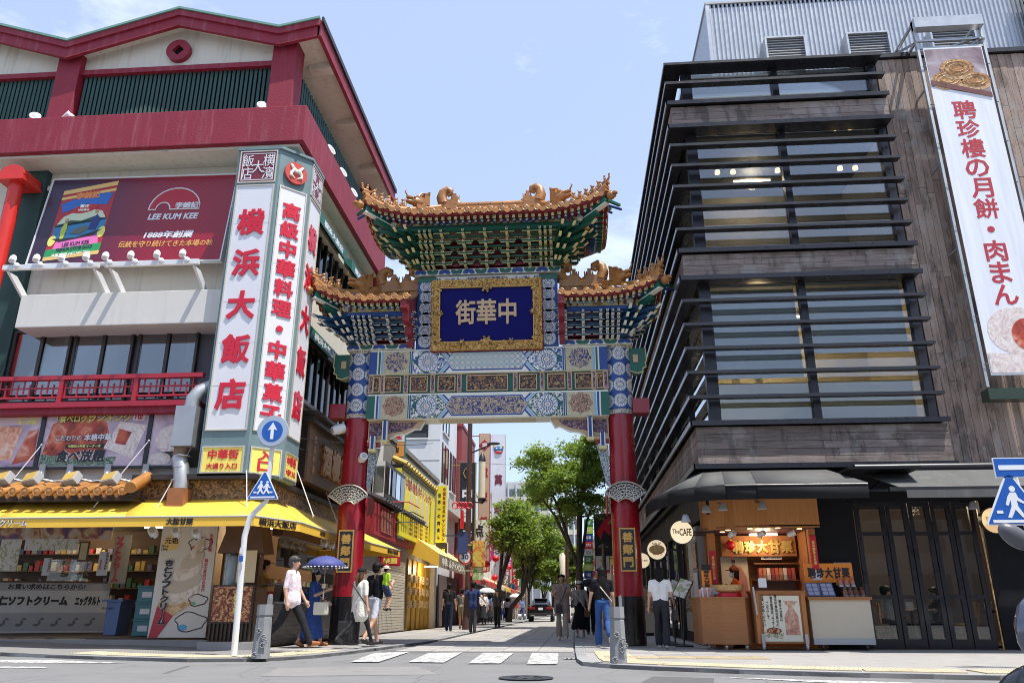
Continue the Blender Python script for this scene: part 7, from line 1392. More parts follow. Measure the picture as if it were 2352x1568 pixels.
t, a, b_, y = blade('blade_sign', 'tall yellow blade sign with black and red vertical text', 1000, 1027, 1115, 1246, 37.5, flat('bright_yellow', (.85, .72, .04)), SILVER); text('世界一の肉まん', INK, t, (a.x + (b_.x - a.x) * .27, y, (a.z + b_.z) / 2 - .1), XP, ZP, (b_.x - a.x) * .32, (b_.z - a.z) * .86, .04, .005, each=True, name='character', vertical=True); text('中国料理世界チャンピオン', flat('deep_red', (.35, .02, .04)), t, (a.x + (b_.x - a.x) * .74, y, (a.z + b_.z) / 2), XP, ZP, (b_.x - a.x) * .3, (b_.z - a.z) * .95, .03, .005, vertical=True)
t, a, b_, y = blade('blade_sign', 'black and gold square sign below the tall yellow blade', 1000, 1027, 1247, 1282, 37.5, flat('black_brown', (.035, .028, .02)), SILVER); text('皇朝', YSIGN, t, ((a.x + b_.x) / 2, y, (a.z + b_.z) / 2), XP, ZP, .34, .2, .02, .005)
# red tile-roofed shop sign and small banner
y0, y1, z0, z1 = side(862, 965, 1150, 1225, -6.35); rs_ = thing('red_shop_front', 'red shop front with black tiled eave and carved panels', 'shop front', (-6.4, y0, z0)); bx('fascia', (-6.72, y0, z0), (-6.4, y1, z1), mat('shop_crimson', (.34, .025, .04), .5, var=.15), rs_)
for i in range(18): obj('eave_tile', B().tube([(-6.7, y0 + (y1 - y0) * (i + .5) / 18, z1 + .3), (-6.1, y0 + (y1 - y0) * (i + .5) / 18, z1 + .05)], .09, 8), mat('black_tile', (.03, .03, .035), .4), rs_, sm=True)
for i in range(3):
 q = y0 + (y1 - y0) * (.12 + .3 * i); bx('carved_panel', (-6.4, q, z0 + .15), (-6.37, q + (y1 - y0) * .2, z1 - .15), SLATE if i == 1 else mat('red_carving', (.30, .10, .07), .6, var=.4, vs=9), rs_)
 if i == 1: text('樂園', mat('jade_letter', (.45, .58, .50), .5), rs_, (-6.37, q + (y1 - y0) * .1, (z0 + z1) / 2), YP, ZP, (y1 - y0) * .16, .7, .04, .02, vertical=True)
t, a, b_, y = blade('hanging_sign', 'small red hanging banner with pale characters above the couple', 874, 918, 1269, 1297, 27.5, flat('banner_red2', (.55, .02, .05)), RED, .03); text('樂園', YSIGN, t, ((a.x + b_.x) / 2, y, (a.z + b_.z) / 2 - .06), XP, ZP, .5, .2, .03, .004); text('廣東料理', YSIGN, t, ((a.x + b_.x) / 2, y, b_.z - .08), XP, ZP, .5, .08, .01, .004)
# second yellow awning
a2y = thing('shop_awning', 'pale yellow awning over the golden shop beyond the gate', 'awning', (-6, 35, 2.8)); pA, pB = UX(935, 1262, -5.5), UX(1040, 1302, -5.5); zz = UX(935, 1240, -6.6).z
obj('canvas', B().prism([(0, 0), (1, 0), (1, 1), (0, 1)], lambda u, v: (-5.35 - 1.3 * v, 32 + 8 * u, 2.95 + .85 * v), lambda u, v: (-5.35 - 1.3 * v, 32 + 8 * u, 2.94 + .85 * v)), mat('pale_awning', (.80, .62, .20), .6, var=.08), a2y); bx('valance', (-5.36, 32, 2.45), (-5.345, 40, 2.95), mat('awning_brown', (.22, .17, .13), .6), a2y); obj('end_flap', B().xz([(-5.35, 2.95), (-6.65, 3.8), (-6.65, 3.0), (-5.35, 2.45)], 31.98, 32.0), YEL, a2y); text('中華まん チャンピオン', CREAMT, a2y, (-5.344, 36, 2.7), YP, ZP, 6.5, .34, .03, .005)
# food posters on stands in front of the golden shop
for i, (px, py, l) in enumerate(((945, 1430, 'pink poster stand leaning at the golden shop door'), (960, 1432, 'folded menu board beside the pink poster stand'))):
 p = UZ(px, py); t = thing('poster_stand', l, 'stand', p, .1); m_ = Matrix.Rotation(rad(-12), 4, 'X'); obj('board', B().box((-.35, 0, .05), (.35, .03, 1.15), m_), DARK, t, local=True); obj('poster', B().box((-.31, -.006, .1), (.31, 0, 1.1), m_), [m_food('print_pink_dish', [(.35, (.4, .05, .08)), (.55, (.65, .3, .3)), (.7, (.7, .6, .4))], 5), MENU][i], t, local=True); obj('leg', B().beam((0, .3, 0), (0, .0, 1.0), .05, .03), DARK, t, local=True)
t = block('white_office', 'white clad office block rising behind the shop houses', -14, -6.9, 40.5, 46.5, 13.0, PALE, [(41.2, 43.2, 7.2, 9.4, 'r'), (44, 46, 7.2, 9.4, 'r'), (41.2, 43.2, 10, 12, 'r'), (-9.5, -7.6, 9.5, 11, 'f')])
for z in (7.2, 8.3, 9.4, 10.6): bx('panel_joint', (-14, 40.485, z), (-6.9, 40.5, z + .02), GREY, t)
bx('stone_cornice', (-6.95, 40.4, 5.7), (-6.3, 46.5, 6.3), mat('pale_stone', (.5, .47, .42), .7), t)
block('red_brick_house', 'dark red house behind the street lamp', -13, -6.6, 46.6, 53, 11.5, mat('oxblood', (.25, .04, .045), .7, var=.2), [(47.5, 49.5, 5, 7, 'r'), (50.5, 52.5, 5, 7, 'r')]); block('pale_shop_house', 'pale shop house behind the white tower sign', -13, -6.7, 53.1, 66, 8.5, PALE, [(54, 57, 4.5, 6.5, 'r'), (58, 61, 4.5, 6.5, 'r'), (62, 65, 4.5, 6.5, 'r')])
block('tan_shop_house', 'tan shop house far down the left side', -13, -6.7, 66.1, 84, 10, mat('tan_wall', (.45, .36, .26), .7), [(68, 72, 4.5, 7, 'r'), (74, 78, 4.5, 7, 'r')]); block('brown_shop_house', 'brown shop house at the far left end of street', -13, -6.7, 84.1, 120, 12, mat('brown_wall', (.25, .17, .13), .7), [(88, 94, 4.5, 7, 'r')])
t, a, b_, y = blade('tower_sign', 'black gold-framed tower sign with big white characters', 1052, 1092, 1062, 1300, 44.5, flat('sign_black', (.015, .018, .025)), mat('sign_gold_frame', (.45, .33, .12), .4, metal=.5), .4); text('中国飯', PURE, t, ((a.x + b_.x) / 2, y, a.z + (b_.z - a.z) * .48), XP, ZP, .66, (b_.z - a.z) * .62, .05, .01, each=True, name='character', vertical=True); c = Vector(((a.x + b_.x) / 2, y - .01, b_.z - .6)); obj('gold_emblem', B().tube([c + Vector((.25 * math.cos(q * 1.0472), 0, .3 * math.sin(q * 1.0472))) for q in range(7)], .03, 5, False), GOLD, t)
t, a, b_, y = blade('tower_sign', 'tall tan tower sign with dark red characters', 1097, 1125, 996, 1310, 50, mat('sign_tan', (.55, .40, .27), .6, var=.1), mat('sign_red_edge', (.35, .04, .04), .5), .5); text('重慶飯店', flat('deep_red', (.35, .02, .04)), t, ((a.x + b_.x) / 2, y, a.z + (b_.z - a.z) * .44), XP, ZP, .5, (b_.z - a.z) * .72, .03, .02, each=True, name='character', vertical=True); c = Vector(((a.x + b_.x) / 2, y - .004, b_.z - .75)); obj('diamond', B().xz([(c.x, c.z - .38), (c.x + .38, c.z), (c.x, c.z + .38), (c.x - .38, c.z)], y - .01, y), MATS['deep_red'], t); text('福', CREAMT, t, (c.x, y - .01, c.z), XP, ZP, .34, .34, .02, .005)
t, a, b_, y = blade('tower_sign', 'tall white tower sign with lion mask and dark characters', 1128, 1160, 998, 1330, 57, mat('sign_white', (.66, .68, .72), .5), GREY, .5); text('萬珍樓', flat('plum_letter', (.16, .03, .05)), t, ((a.x + b_.x) / 2, y, a.z + (b_.z - a.z) * .47), XP, ZP, .62, (b_.z - a.z) * .62, .05, .02, each=True, name='character', vertical=True, gap=.7); c = Vector(((a.x + b_.x) / 2, y - .02, b_.z - 1.1)); mk = B().ell(c, (.36, .05, .26), 12, 6); obj('mask', mk, flat('mask_blue', (.03, .16, .35)), t, sm=True); obj('mask_jaw', B().ell(c + Vector((0, -.02, -.22)), (.30, .05, .12), 12, 5), flat('mask_red', (.5, .05, .04)), t, sm=True)
for s in (-1, 1): obj('mask_ear', B().ell(c + Vector((s * .32, 0, .22)), (.08, .04, .14), 8, 4), flat('mask_gold', (.6, .4, .1)), t, sm=True); obj('mask_eye', B().ell(c + Vector((s * .14, -.05, .06)), (.07, .03, .06), 8, 4), PURE, t, sm=True)
# far towers, right-hand signs
def tower(name, label, px0, px1, py0, Y, m, floors, cols, depth=12):
 a, b_ = UY(px0, py0, Y), UY(px1, py0, Y); t = thing(name, label, 'building', ((a.x + b_.x) / 2, Y + depth / 2, 0)); bx('body', (a.x, Y, 0), (b_.x, Y + depth, a.z), m, t); fh = 3.1; w = (b_.x - a.x) / cols
 for f in range(floors):
  z = a.z - 1.0 - (f + 1) * fh
  for c in range(cols): bx('window', (a.x + c * w + w * .12, Y - .05, z + .9), (a.x + (c + 1) * w - w * .12, Y, z + 2.6), GLS, t)
  bx('balcony', (a.x, Y - .9, z), (b_.x, Y - .02, z + .85), mat('balcony_cream', (.55, .50, .38), .7), t)
 for c in range(cols + 1): bx('fin', (a.x + c * w - .12, Y - 1.0, 0), (a.x + c * w + .12, Y - .02, a.z), m, t)
 return t
tower('apartment_block', 'cream apartment block with balconies far beyond the trees', 1150, 1258, 1107, 170, mat('apartment_grey', (.50, .50, .50), .7), 6, 6); tower('apartment_block', 'pale grey office tower closing the far end of street', 1262, 1332, 1172, 135, PALE, 8, 5)
t, a, b_, y = blade('blade_sign', 'black blade sign with torn red shape behind the right pillar', 1368, 1402, 1180, 1275, 41.5, flat('sign_black', (.015, .018, .025)), BRN); obj('red_shape', B().xz([(a.x + .1, b_.z - .9), (a.x + .5, b_.z - .3), (b_.x - .05, b_.z - .1), (b_.x - .05, b_.z - 1.1), (a.x + .45, b_.z - .8), (a.x + .3, b_.z - 1.3)], y - .01, y), RED, t); text('since', GREY, t, ((a.x + b_.x) / 2, y, a.z + .45), XP, ZP, .5, .14, .01, .004)
t, a, b_, y = blade('blade_sign', 'white and blue blade sign with a gold star', 1369, 1399, 1276, 1308, 41.4, PURE, flat('sign_navy', (.02, .04, .16))); obj('star', B().xz([((a.x + b_.x) / 2 + (.17 if k % 2 == 0 else .07) * math.sin(k * math.pi / 5), (a.z + b_.z) / 2 + .12 + (.17 if k % 2 == 0 else .07) * math.cos(k * math.pi / 5)) for k in range(10)], y - .008, y), GOLD, t); text('プラザ', GREY, t, ((a.x + b_.x) / 2, y, a.z + .15), XP, ZP, .4, .07, .0, .004)
for i in range(8):
 py = 1192 + i * 17; t, a, b_, y = blade('tenant_sign', 'tenant sign left of the black blade sign, %s from the top' % ordn[i], 1343, 1361, py, py + 16, 43, flat('tenant_%d' % (i % 5), [(.05, .25, .08), (.45, .65, .06), (.02, .06, .3), (.5, .03, .05), (.7, .7, .72)][i % 5]), GREY, .1); text(['4F', '3F', '中華', '肉', 'カフェ', '5F', '麺', '小籠包'][i], PURE if i % 5 != 4 else INK, t, ((a.x + b_.x) / 2, y, (a.z + b_.z) / 2), XP, ZP, .25, .18, .02, .004)
t, a, b_, y = blade('tenant_sign', 'white lettered sign just above the dotted umbrella', 1347, 1372, 1330, 1342, 36, PURE, GREY, .05); text('ENIN', INK, t, ((a.x + b_.x) / 2, y, (a.z + b_.z) / 2), XP, ZP, .36, .12, .02, .004)
block('right_shop_house', 'dim shop house beyond the timber building', 3.2, 14, 42, 60, 11, mat('dim_wall', (.22, .2, .19), .8), [(44, 48, 4, 6, 'l'), (50, 54, 4, 6, 'l')]); block('right_shop_house', 'pale shop house at the far right of street', 2.8, 14, 60.5, 125, 9.5, mat('tan_wall', (.45, .36, .26), .7), [(64, 70, 4, 6, 'l')])
# small coloured signs, awnings and lanterns far down both sides
rr = random.Random(11); cols = [(.55, .03, .04), (.8, .55, .05), (.6, .2, .05), (.05, .2, .1), (.75, .72, .66), (.08, .08, .1), (.4, .05, .2)]; words = ['酒家', '飯店', '中華', '点心', '小籠包', '食放題', '肉まん', '菜館', '甘栗', '茶']
k = 0; used = {}
for s, xs in ((-1, -6.2), (1, 1.9)):
 for i in range(13):
  Y_ = 47 + i * 4.2 + rr.uniform(-1, 1); c = rr.choice(cols); w = rr.uniform(.5, 1.1); h = rr.uniform(.8, 2.6); z = rr.uniform(2.6, 5.0); x = xs + (rr.uniform(.0, .8) if s < 0 else rr.uniform(-.2, .6)); k += 1
  t = thing('street_sign', '%s %s shop sign, %s along the far %s side' % (['small', 'tall', 'wide', 'narrow'][k % 4], ['red', 'yellow', 'orange', 'green', 'white', 'black', 'magenta'][cols.index(c)], ordn[i // 2], 'left' if s < 0 else 'right'), 'sign', (x, Y_, z), 0, 'distant shop signs'); bx('face', (x - w / 2, Y_, z), (x + w / 2, Y_ + .15, z + h), flat('far_sign_%d' % cols.index(c), c), t); text(rr.choice(words), PURE if c[0] < .7 else INK, t, (x, Y_ - .001, z + h / 2), XP, ZP, w * .6, h * .85, .03, .01, vertical=True)
for i in range(7):
 Y_ = 42.5 + i * 6.5; c = [(.6, .05, .04), (.6, .05, .04), (.7, .66, .6), (.75, .5, .05), (.6, .05, .04), (.1, .25, .15), (.6, .3, .05)][i]; t = thing('street_awning', '%s shop awning on the far left side, %s of seven' % (['bright red', 'scarlet', 'off-white', 'amber', 'crimson', 'green', 'orange'][i], ordn[i]), 'awning', (-6, Y_, 2.4), 0, 'distant awnings'); obj('canvas', B().prism([(0, 0), (1, 0), (1, 1), (0, 1)], lambda u, v: (-5.2 - 1.5 * v, Y_ + 5.6 * u, 2.45 + .7 * v), lambda u, v: (-5.2 - 1.5 * v, Y_ + 5.6 * u, 2.42 + .7 * v)), flat('far_awning_%d' % i, c), t); bx('valance', (-5.21, Y_, 2.2), (-5.19, Y_ + 5.6, 2.45), MATS['far_awning_%d' % i], t)
for i in range(10):
 x, Y_, z = (-5.3 + .2 * (i % 3), 44 + i * 3.5, 2.9 + .5 * (i % 3)) if i < 6 else (1.5, 50 + (i - 6) * 6, 3.5 + .4 * (i % 2)); t = thing('paper_lantern', 'round red lantern hanging over the far %s pavement, %s nearest' % ('left' if i < 6 else 'right', (ordn + ['ninth', 'tenth'])[i if i < 6 else i - 6]), 'lantern', (x, Y_, z), 0, 'red lanterns down the street'); obj('body', B().ell((x, Y_, z), (.22, .22, .2), 12, 8), flat('lantern_red', (.55, .01, .015)), t, sm=True); obj('tassel', B().tube([(x, Y_, z - .2), (x, Y_, z - .5)], .02, 5), GOLD, t); obj('cord', B().tube([(x, Y_, z + .2), (x, Y_, z + .8)], .01, 5), DARK, t)
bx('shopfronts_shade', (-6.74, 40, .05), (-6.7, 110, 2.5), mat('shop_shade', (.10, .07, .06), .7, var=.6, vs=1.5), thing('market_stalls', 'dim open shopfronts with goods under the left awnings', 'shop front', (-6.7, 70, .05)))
# ---- street lamp, poles, traffic signs
lp_ = thing('street_lamp', 'brown street lamp with cream lantern on left pavement', 'street lamp', (-4.42, 33.7, .05)); P0 = Vector((-4.42, 33.7, .05)); obj('pole', B().lathe([(.20, 0), (.16, .6), (.12, 1.2), (.10, 11)], P0, 14), BRN, lp_, sm=True); ll = UY(1107, 1100, 33.6); obj('lantern', B().lathe([(.10, -.85), (.15, -.8), (.15, .75), (.1, .8)], ll, 14), mat('lantern_cream', (.70, .64, .48), .4), lp_, sm=True); obj('lantern_cap', B().lathe([(.17, .8), (.12, 1.0), (.03, 1.15)], ll, 14), DARK, lp_, sm=True); obj('lantern_foot', B().lathe([(.05, -1.05), (.17, -.9), (.17, -.84)], ll, 14), DARK, lp_, sm=True); obj('arm', B().tube([P0 + Vector((0, 0, ll.z + 1.1)), ll + Vector((0, 0, 1.35)), ll + Vector((.35, 0, 1.5))], .035, 8), DARK, lp_); obj('arm', B().beam(P0 + Vector((0, 0, ll.z - 1.0)), ll + Vector((0, 0, -1.0)), .05, .05), DARK, lp_); obj('lamp_head', B().ell(ll + Vector((.5, 0, 1.55)), (.3, .1, .07), 10, 5), DARK, lp_, sm=True)
for px, pY, h_, l in ((1303, 52, 10, 'thin brown pole at the right kerb behind the tourist'), (1388, 34, 3.4, 'short dark post beside the right gate pillar')):
 x = wx(px, 1300, pY); t = thing('street_pole', l, 'pole', (x, pY, .05)); obj('shaft', B().lathe([(.13, 0), (.10, 1), (.08, h_)], (x, pY, .05), 12), BRN, t, sm=True); obj('collar', B().lathe([(.15, 1.0), (.15, 1.1)], (x, pY, .05), 12), DARK, t)
ll = UY(1292, 1300, 62); t = thing('street_lamp', 'distant cream lantern lamp on the right pavement', 'street lamp', (ll.x, 62, .05)); obj('pole', B().lathe([(.1, 0), (.08, ll.z + 1)], (ll.x + .3, 62, .05), 10), BRN, t, sm=True); obj('lantern', B().lathe([(.2, -.9), (.24, .8), (.1, 1.0)], ll, 12), MATS['lantern_cream'], t, sm=True); obj('arm', B().tube([ll + Vector((.3, 0, 1.2)), ll + Vector((0, 0, 1.4)), ll + Vector((-.4, 0, 1.1))], .04, 6), DARK, t)
SBLU = flat('traffic_blue', (.012, .10, .42)); SWHT = flat('traffic_white', (.78, .80, .82))
def rsign(p, r, n, label, kind, par=None):
 t = thing('traffic_sign', label, 'traffic sign', p); rr_ = Vector((-n.y, n.x, 0)).normalized() * 1; rr_ = Vector((0, 0, 1)).cross(-n) * -1; rr_ = n.cross(ZP) * -1; mx = Matrix.Translation(p) @ Matrix(((rr_.x, 0, n.x, 0), (rr_.y, 0, n.y, 0), (0, 1, 0, 0), (0, 0, 0, 1)))
 L = lambda u, v, d=0: mx @ Vector((u, v, d))
 if kind == 'up':
  obj('plate', B().lathe([(r, -.02), (r, 0), (r * .99, .004)], (0, 0, 0), 32, mx), GREY, t, sm=True); obj('face', B().lathe([(r * .93, 0), (r * .93, .008), (.01, .009)], (0, 0, 0), 32, mx), mat('sign_grey_blue', (.36, .44, .55), .35, var=.05), t, sm=True); obj('disc', B().lathe([(r * .66, 0), (r * .66, .012), (.01, .013)], (0, 0, 0), 32, mx), SBLU, t, sm=True)
  obj('arrow', B().prism([(-.10 * r, -.5 * r), (.10 * r, -.5 * r), (.10 * r, .12 * r), (.30 * r, .05 * r), (0, .56 * r), (-.30 * r, .05 * r), (-.10 * r, .12 * r)], lambda u, v: L(u, v, .016), lambda u, v: L(u, v, .012)), SWHT, t)
 elif kind == '30':
  obj('plate', B().lathe([(r, -.02), (r, .004), (.01, .005)], (0, 0, 0), 32, mx), SWHT, t, sm=True); obj('red_ring', B().lathe([(r * .97, 0), (r * .97, .010), (r * .74, .010), (r * .74, .0)], (0, 0, 0), 32, mx), flat('traffic_red', (.55, .06, .03)), t); text('30', flat('traffic_ink', (.03, .06, .18)), t, L(0, 0, .007), rr_, ZP, r * .95, r * .62, .03, .004)
 elif kind == 'tri':
  P3_ = lambda u, v, d: L(u * r, v * r, d)
  obj('plate', B().prism([(-.98, -.66), (.98, -.66), (1.0, -.58), (.10, 1.08), (-.10, 1.08), (-1.0, -.58)], lambda u, v: P3_(u, v, .0), lambda u, v: P3_(u, v, -.02)), SWHT, t); obj('face', B().prism([(-.93, -.62), (.93, -.62), (.94, -.57), (.06, 1.02), (-.06, 1.02), (-.94, -.57)], lambda u, v: P3_(u, v, .006), lambda u, v: P3_(u, v, .0)), SBLU, t)
  def fig(dx, s_):
   obj('pictogram', B().prism([(dx + a * s_, c * s_ - .06) for a, c in ((-.10, .62), (.14, .62), (.20, .40), (.42, .22), (.38, .14), (.12, .28), (.14, .02), (.36, -.38), (.24, -.44), (.0, -.10), (-.22, -.46), (-.36, -.42), (-.14, .02), (-.12, .30), (-.26, .06), (-.36, .10), (-.24, .42))], lambda u, v: P3_(u, v, .010), lambda u, v: P3_(u, v, .006)), SWHT, t); obj('pictogram_head', B().prism([(dx + (.02 + .13 * math.cos(q)) * s_, (.77 + .13 * math.sin(q)) * s_ - .06) for q in np.linspace(0, 6.28, 12)[:-1]], lambda u, v: P3_(u, v, .010), lambda u, v: P3_(u, v, .006)), SWHT, t)
  if 'school' in label: fig(-.18, .62); fig(.22, .62)
  else: fig(0, .80)
  for a0, a1, c in ((-.8, .8, -.53), (-.62, -.42, -.22), (.42, .62, -.22)): obj('pictogram_bar', B().prism([(a0, c - .05), (a1, c - .05), (a1, c + .05), (a0, c + .05)], lambda u, v: P3_(u, v, .010), lambda u, v: P3_(u, v, .006)), SWHT, t)
 elif kind == 'way':
  obj('plate', B().prism([(-1.3, -.5), (1.3, -.5), (1.3, .5), (-1.3, .5)], lambda u, v: L(u * r, v * r, .0), lambda u, v: L(u * r, v * r, -.02)), SWHT, t); obj('face', B().prism([(-1.25, -.45), (1.25, -.45), (1.25, .45), (-1.25, .45)], lambda u, v: L(u * r, v * r, .006), lambda u, v: L(u * r, v * r, 0)), SBLU, t); obj('arrow', B().prism([(-1.1, -.12), (.35, -.12), (.25, -.36), (1.1, 0), (.25, .36), (.35, .12), (-1.1, .12)], lambda u, v: L(u * r, v * r, .010), lambda u, v: L(u * r, v * r, .006)), SWHT, t)
 return t
pb = UZ(537, 1506); py_ = pb.y; q1_, q2_, q3_, q4_ = [UY(x, y, py_) for x, y in ((562, 1230), (575, 1185), (612, 1150), (634, 945))]
spo = thing('sign_pole', 'white cranked sign pole on the left corner pavement', 'pole', pb); obj('shaft', B().tube([pb, pb.lerp(q1_, .5), q1_, q2_.lerp(q1_, .2) + Vector((.01, 0, .05)), q2_ + Vector((.03, 0, .02)), q3_ - Vector((.06, 0, .06)), q3_, q4_], [.056, .055, .052, .05, .048, .047, .045, .042], 14), WHITE, spo, sm=True)
for k, f_ in enumerate((.80, .87, .73)): c = pb.lerp(q1_, f_); obj('sticker', B().cbox((c.x, c.y - .071, c.z), (.07, .012, .10)), [SBLU, PURE, GREY][k], spo)
nrm = Vector((.0, -1, 0)); rsign(UY(626, 990, py_ - .09), .305, nrm, 'round blue upward arrow sign on the white cranked pole', 'up'); rsign(UY(605, 1122, py_ - .09), .29, nrm, 'blue triangular school crossing sign on the white cranked pole', 'tri'); rsign(UY(1068, 1278, 33.3), .33, nrm, 'round red-rimmed 30 speed sign on the brown lamp', '30'); rsign(UY(2330, 1160, 11.8), .42, nrm, 'blue triangular crossing sign with walking man at the right edge', 'tri'); rsign(UY(2345, 1073, 11.8), .29, nrm, 'blue rectangular one way arrow sign at the right edge', 'way')
pr2 = UY(2352, 1180, 11.95); t = thing('sign_pole', 'white sign pole at the right edge of photo', 'pole', (pr2.x, 11.95, .05)); obj('shaft', B().tube([(pr2.x + .12, 11.95, .05), (pr2.x, 11.95, 2.2), (pr2.x - .05, 11.95, 2.85)], .05, 10), WHITE, t, sm=True); obj('clamp', B().cbox((pr2.x - .02, 11.9, 2.4), (.14, .06, .05)), STEEL, t)
ps_ = UY(1180, 1365, 75); t = rsign(UY(1175, 1348, 78), .42, nrm, 'small distant round blue arrow sign beyond the trees', 'up')
for i, (px0, px1, py0, py1, Yf, m_, l) in enumerate(((1050, 1073, 1222, 1270, 33.2, flat('flag_navy', (.05, .07, .2)), 'dark blue festival flag on the lamp above the speed sign'), (1086, 1113, 1243, 1300, 33.2, m_food('flag_dish', [(.35, (.5, .12, .03)), (.5, (.7, .35, .1)), (.62, (.55, .6, .1))], 4), 'orange food flag hanging right of the lamp pole'), (1086, 1108, 1302, 1330, 33.25, m_food('flag_green', [(.4, (.2, .35, .05)), (.6, (.7, .65, .5))], 6), 'green lettered flag below the orange food flag'))):
 t, a, b_, y = blade('lamp_flag', l, px0, px1, py0, py1, Yf, m_, m_, .025, 'flag')
c = UY(1062, 1160, 33.0); t = thing('knot_ornament', 'red decorative knot ornament hanging left of the lamp', 'ornament', c); [obj('knot_loop', B().tube([c + Vector((.1 * i + .13 * math.cos(q), 0, .13 * math.sin(q))) for q in np.linspace(0, 6.28, 9)], .03, 6), RED, t) for i in (-3, -1, 0, 1, 3)]; obj('tassel', B().tube([c + Vector((0, 0, -.2)), c + Vector((0, 0, -.95))], [.06, .09], 8), RED, t)
# ---- stone bollards
STN = paving('bollard_stone', (.23, .235, .24), .05)
def bollard(p, h, w, label):
 t = thing('stone_bollard', label, 'bollard', p, 0, 'carved stone bollards'); k = w / 2
 obj('shaft', B().lathe([(k * 1.18, 0), (k * 1.0, h * .62)], (0, 0, 0), 8, Matrix.Rotation(rad(22.5), 4, 'Z')), STN, t, local=True); obj('collar', B().lathe([(k * 1.0, h * .62), (k * .92, h * .635), (k * .92, h * .65), (k * 1.06, h * .665)], (0, 0, 0), 8, Matrix.Rotation(rad(22.5), 4, 'Z')), STN, t, local=True); obj('head', B().lathe([(k * 1.06, h * .665), (k * 1.02, h * .83)], (0, 0, 0), 8, Matrix.Rotation(rad(22.5), 4, 'Z')), STN, t, local=True)
 for i in range(4): obj('cap_scale', B().prism([(-.03, 0), (.03, 0), (.035, .10), (.015, .17), (-.03, .15)], lambda u, v: (k * .55 + u * .7, -.06 + i * .035, h * .83 + v), lambda u, v: (k * .55 + u * .7, -.04 + i * .035, h * .83 + v)), STN, t, local=True)
 for (u, v) in ((-.02, .42), (.07, .33), (.10, .26), (.06, .20), (-.06, .06)):
  b = B()
  for j in range(8): a = j * .9; b.ell((u + .03 * math.cos(a), -k * 1.02 - .012, h * v + .035 * math.sin(a)), (.018, .016, .014), 6, 4)
  obj('dragon_relief', b, STN, t, sm=True, local=True)
 return t
bollard(UZ(598, 1511), 1.02, .25, 'carved grey stone bollard beside the white sign pole'); bollard(UZ(1421, 1523), .97, .23, 'carved grey stone bollard in front of the right gate pillar')
# ---- dark car
CARP = mat('car_black', (.006, .006, .008), .12, var=.1, coat=1.0)
def car(loc):
 t = thing('parked_car', 'black estate car seen from behind in the middle of street', 'car', loc, 0)
 pr = [(-.93, .38), (-.95, .75), (-.90, 1.0), (-.76, 1.06), (-.62, 1.52), (-.45, 1.62), (.45, 1.62), (.62, 1.52), (.76, 1.06), (.90, 1.0), (.95, .75), (.93, .38)]
 b = B(); secs = ((0., 1, -.40), (.12, 1.0, -.34), (.55, 1.0, .0), (1.2, 1.0, .02), (3.0, 1.0, .0), (3.6, .98, -.45), (4.7, .94, -.55))
 for y, sx, dz in secs:
  for x, z in pr: b.v.append((x * sx, y, max(.38, z + (dz if z > 1.3 else dz * .1)) + (0.0 if y > .05 else 0)))
 n = len(pr)
 for k in range(len(secs) - 1):
  for i in range(n - 1): q = k * n + i; b._f((q, q + 1, q + n + 1, q + n))
  q = k * n; b._f((q + n - 1, q, q + n, q + 2 * n - 1))
 b._f(range(n)); b._f(reversed(range((len(secs) - 1) * n, len(secs) * n))); body = obj('body', b, CARP, t, sm=35, local=True)
 obj('rear_window', B().prism([(-.66, 0), (.66, 0), (.54, 1), (-.54, 1)], lambda u, v: (u, .08 + .40 * v, 1.13 + .42 * v), lambda u, v: (u, .10 + .40 * v, 1.11 + .42 * v)), glass('car_glass', (.05, .06, .06), 1.2), t, local=True); obj('bumper', B().box((-.90, -.08, .38), (.90, .1, .62)), mat('car_trim', (.02, .02, .02), .5), t, local=True, bevel=.03); obj('spoiler', B().box((-.5, .35, 1.59), (.5, .75, 1.65)), CARP, t, local=True, bevel=.02); obj('number_plate', B().box((-.17, -.03, .82), (.17, -.01, .99)), SWHT, t, local=True)
 for s in (-1, 1):
  obj('tail_light', B().box((s * .42, -.03, .88), (s * .86, .1, 1.02)), flat('tail_red', (.35, .01, .012), .15), t, local=True, bevel=.02); obj('exhaust', B().box((s * .45, -.1, .40), (s * .75, -.05, .48)), STEEL, t, local=True, bevel=.01); obj('mirror', B().ell((s * 1.02, 2.9, 1.1), (.1, .06, .08), 8, 5), CARP, t, sm=True, local=True)
  for y in (.75, 3.7): w = obj('wheel', B().lathe([(.34, -.12), (.34, .12)], (0, 0, 0), 20, Matrix.Translation((s * .82, y, .34)) @ Matrix.Rotation(math.pi / 2, 4, 'Y')), mat('tyre', (.012, .012, .012), .8), t, local=True); obj('rim', B().lathe([(.2, -.125), (.2, .125)], (0, 0, 0), 14, Matrix.Translation((s * .82, y, .34)) @ Matrix.Rotation(math.pi / 2, 4, 'Y')), STEEL, w, local=True)
 return t
car(UZ(1242, 1427, .01))
# ---- scooter nose at the right edge
sc_ = thing('scooter', 'silver and black scooter nose entering at the bottom right corner', 'scooter', (2.75, 4.1, 0)); SX0 = UY(2330, 1460, 4.1)
CHRM = mat('scooter_silver', (.10, .11, .15), .12, metal=.5, var=.03, coat=.8); SBK = mat('scooter_black', (.012, .012, .014), .25, var=.1, coat=.4)
bX = SX0.x; b = B()
prof = [(.13, .50, .03), (.05, .57, .07), (.02, .66, .10), (.02, .74, .11), (.05, .82, .10), (.11, .88, .06)]
for x, z, hw_ in prof:
 for q in np.linspace(-1, 1, 9): b.v.append((bX + x + .16 * q * q, 4.12 + hw_ * q, z))
for k in range(len(prof) - 1):
 for i in range(8): q = k * 9 + i; b._f((q, q + 1, q + 10, q + 9))
o = obj('nose_cowl', b, CHRM, sc_, sm=60); o.modifiers.new('s', 'SOLIDIFY').thickness = .02
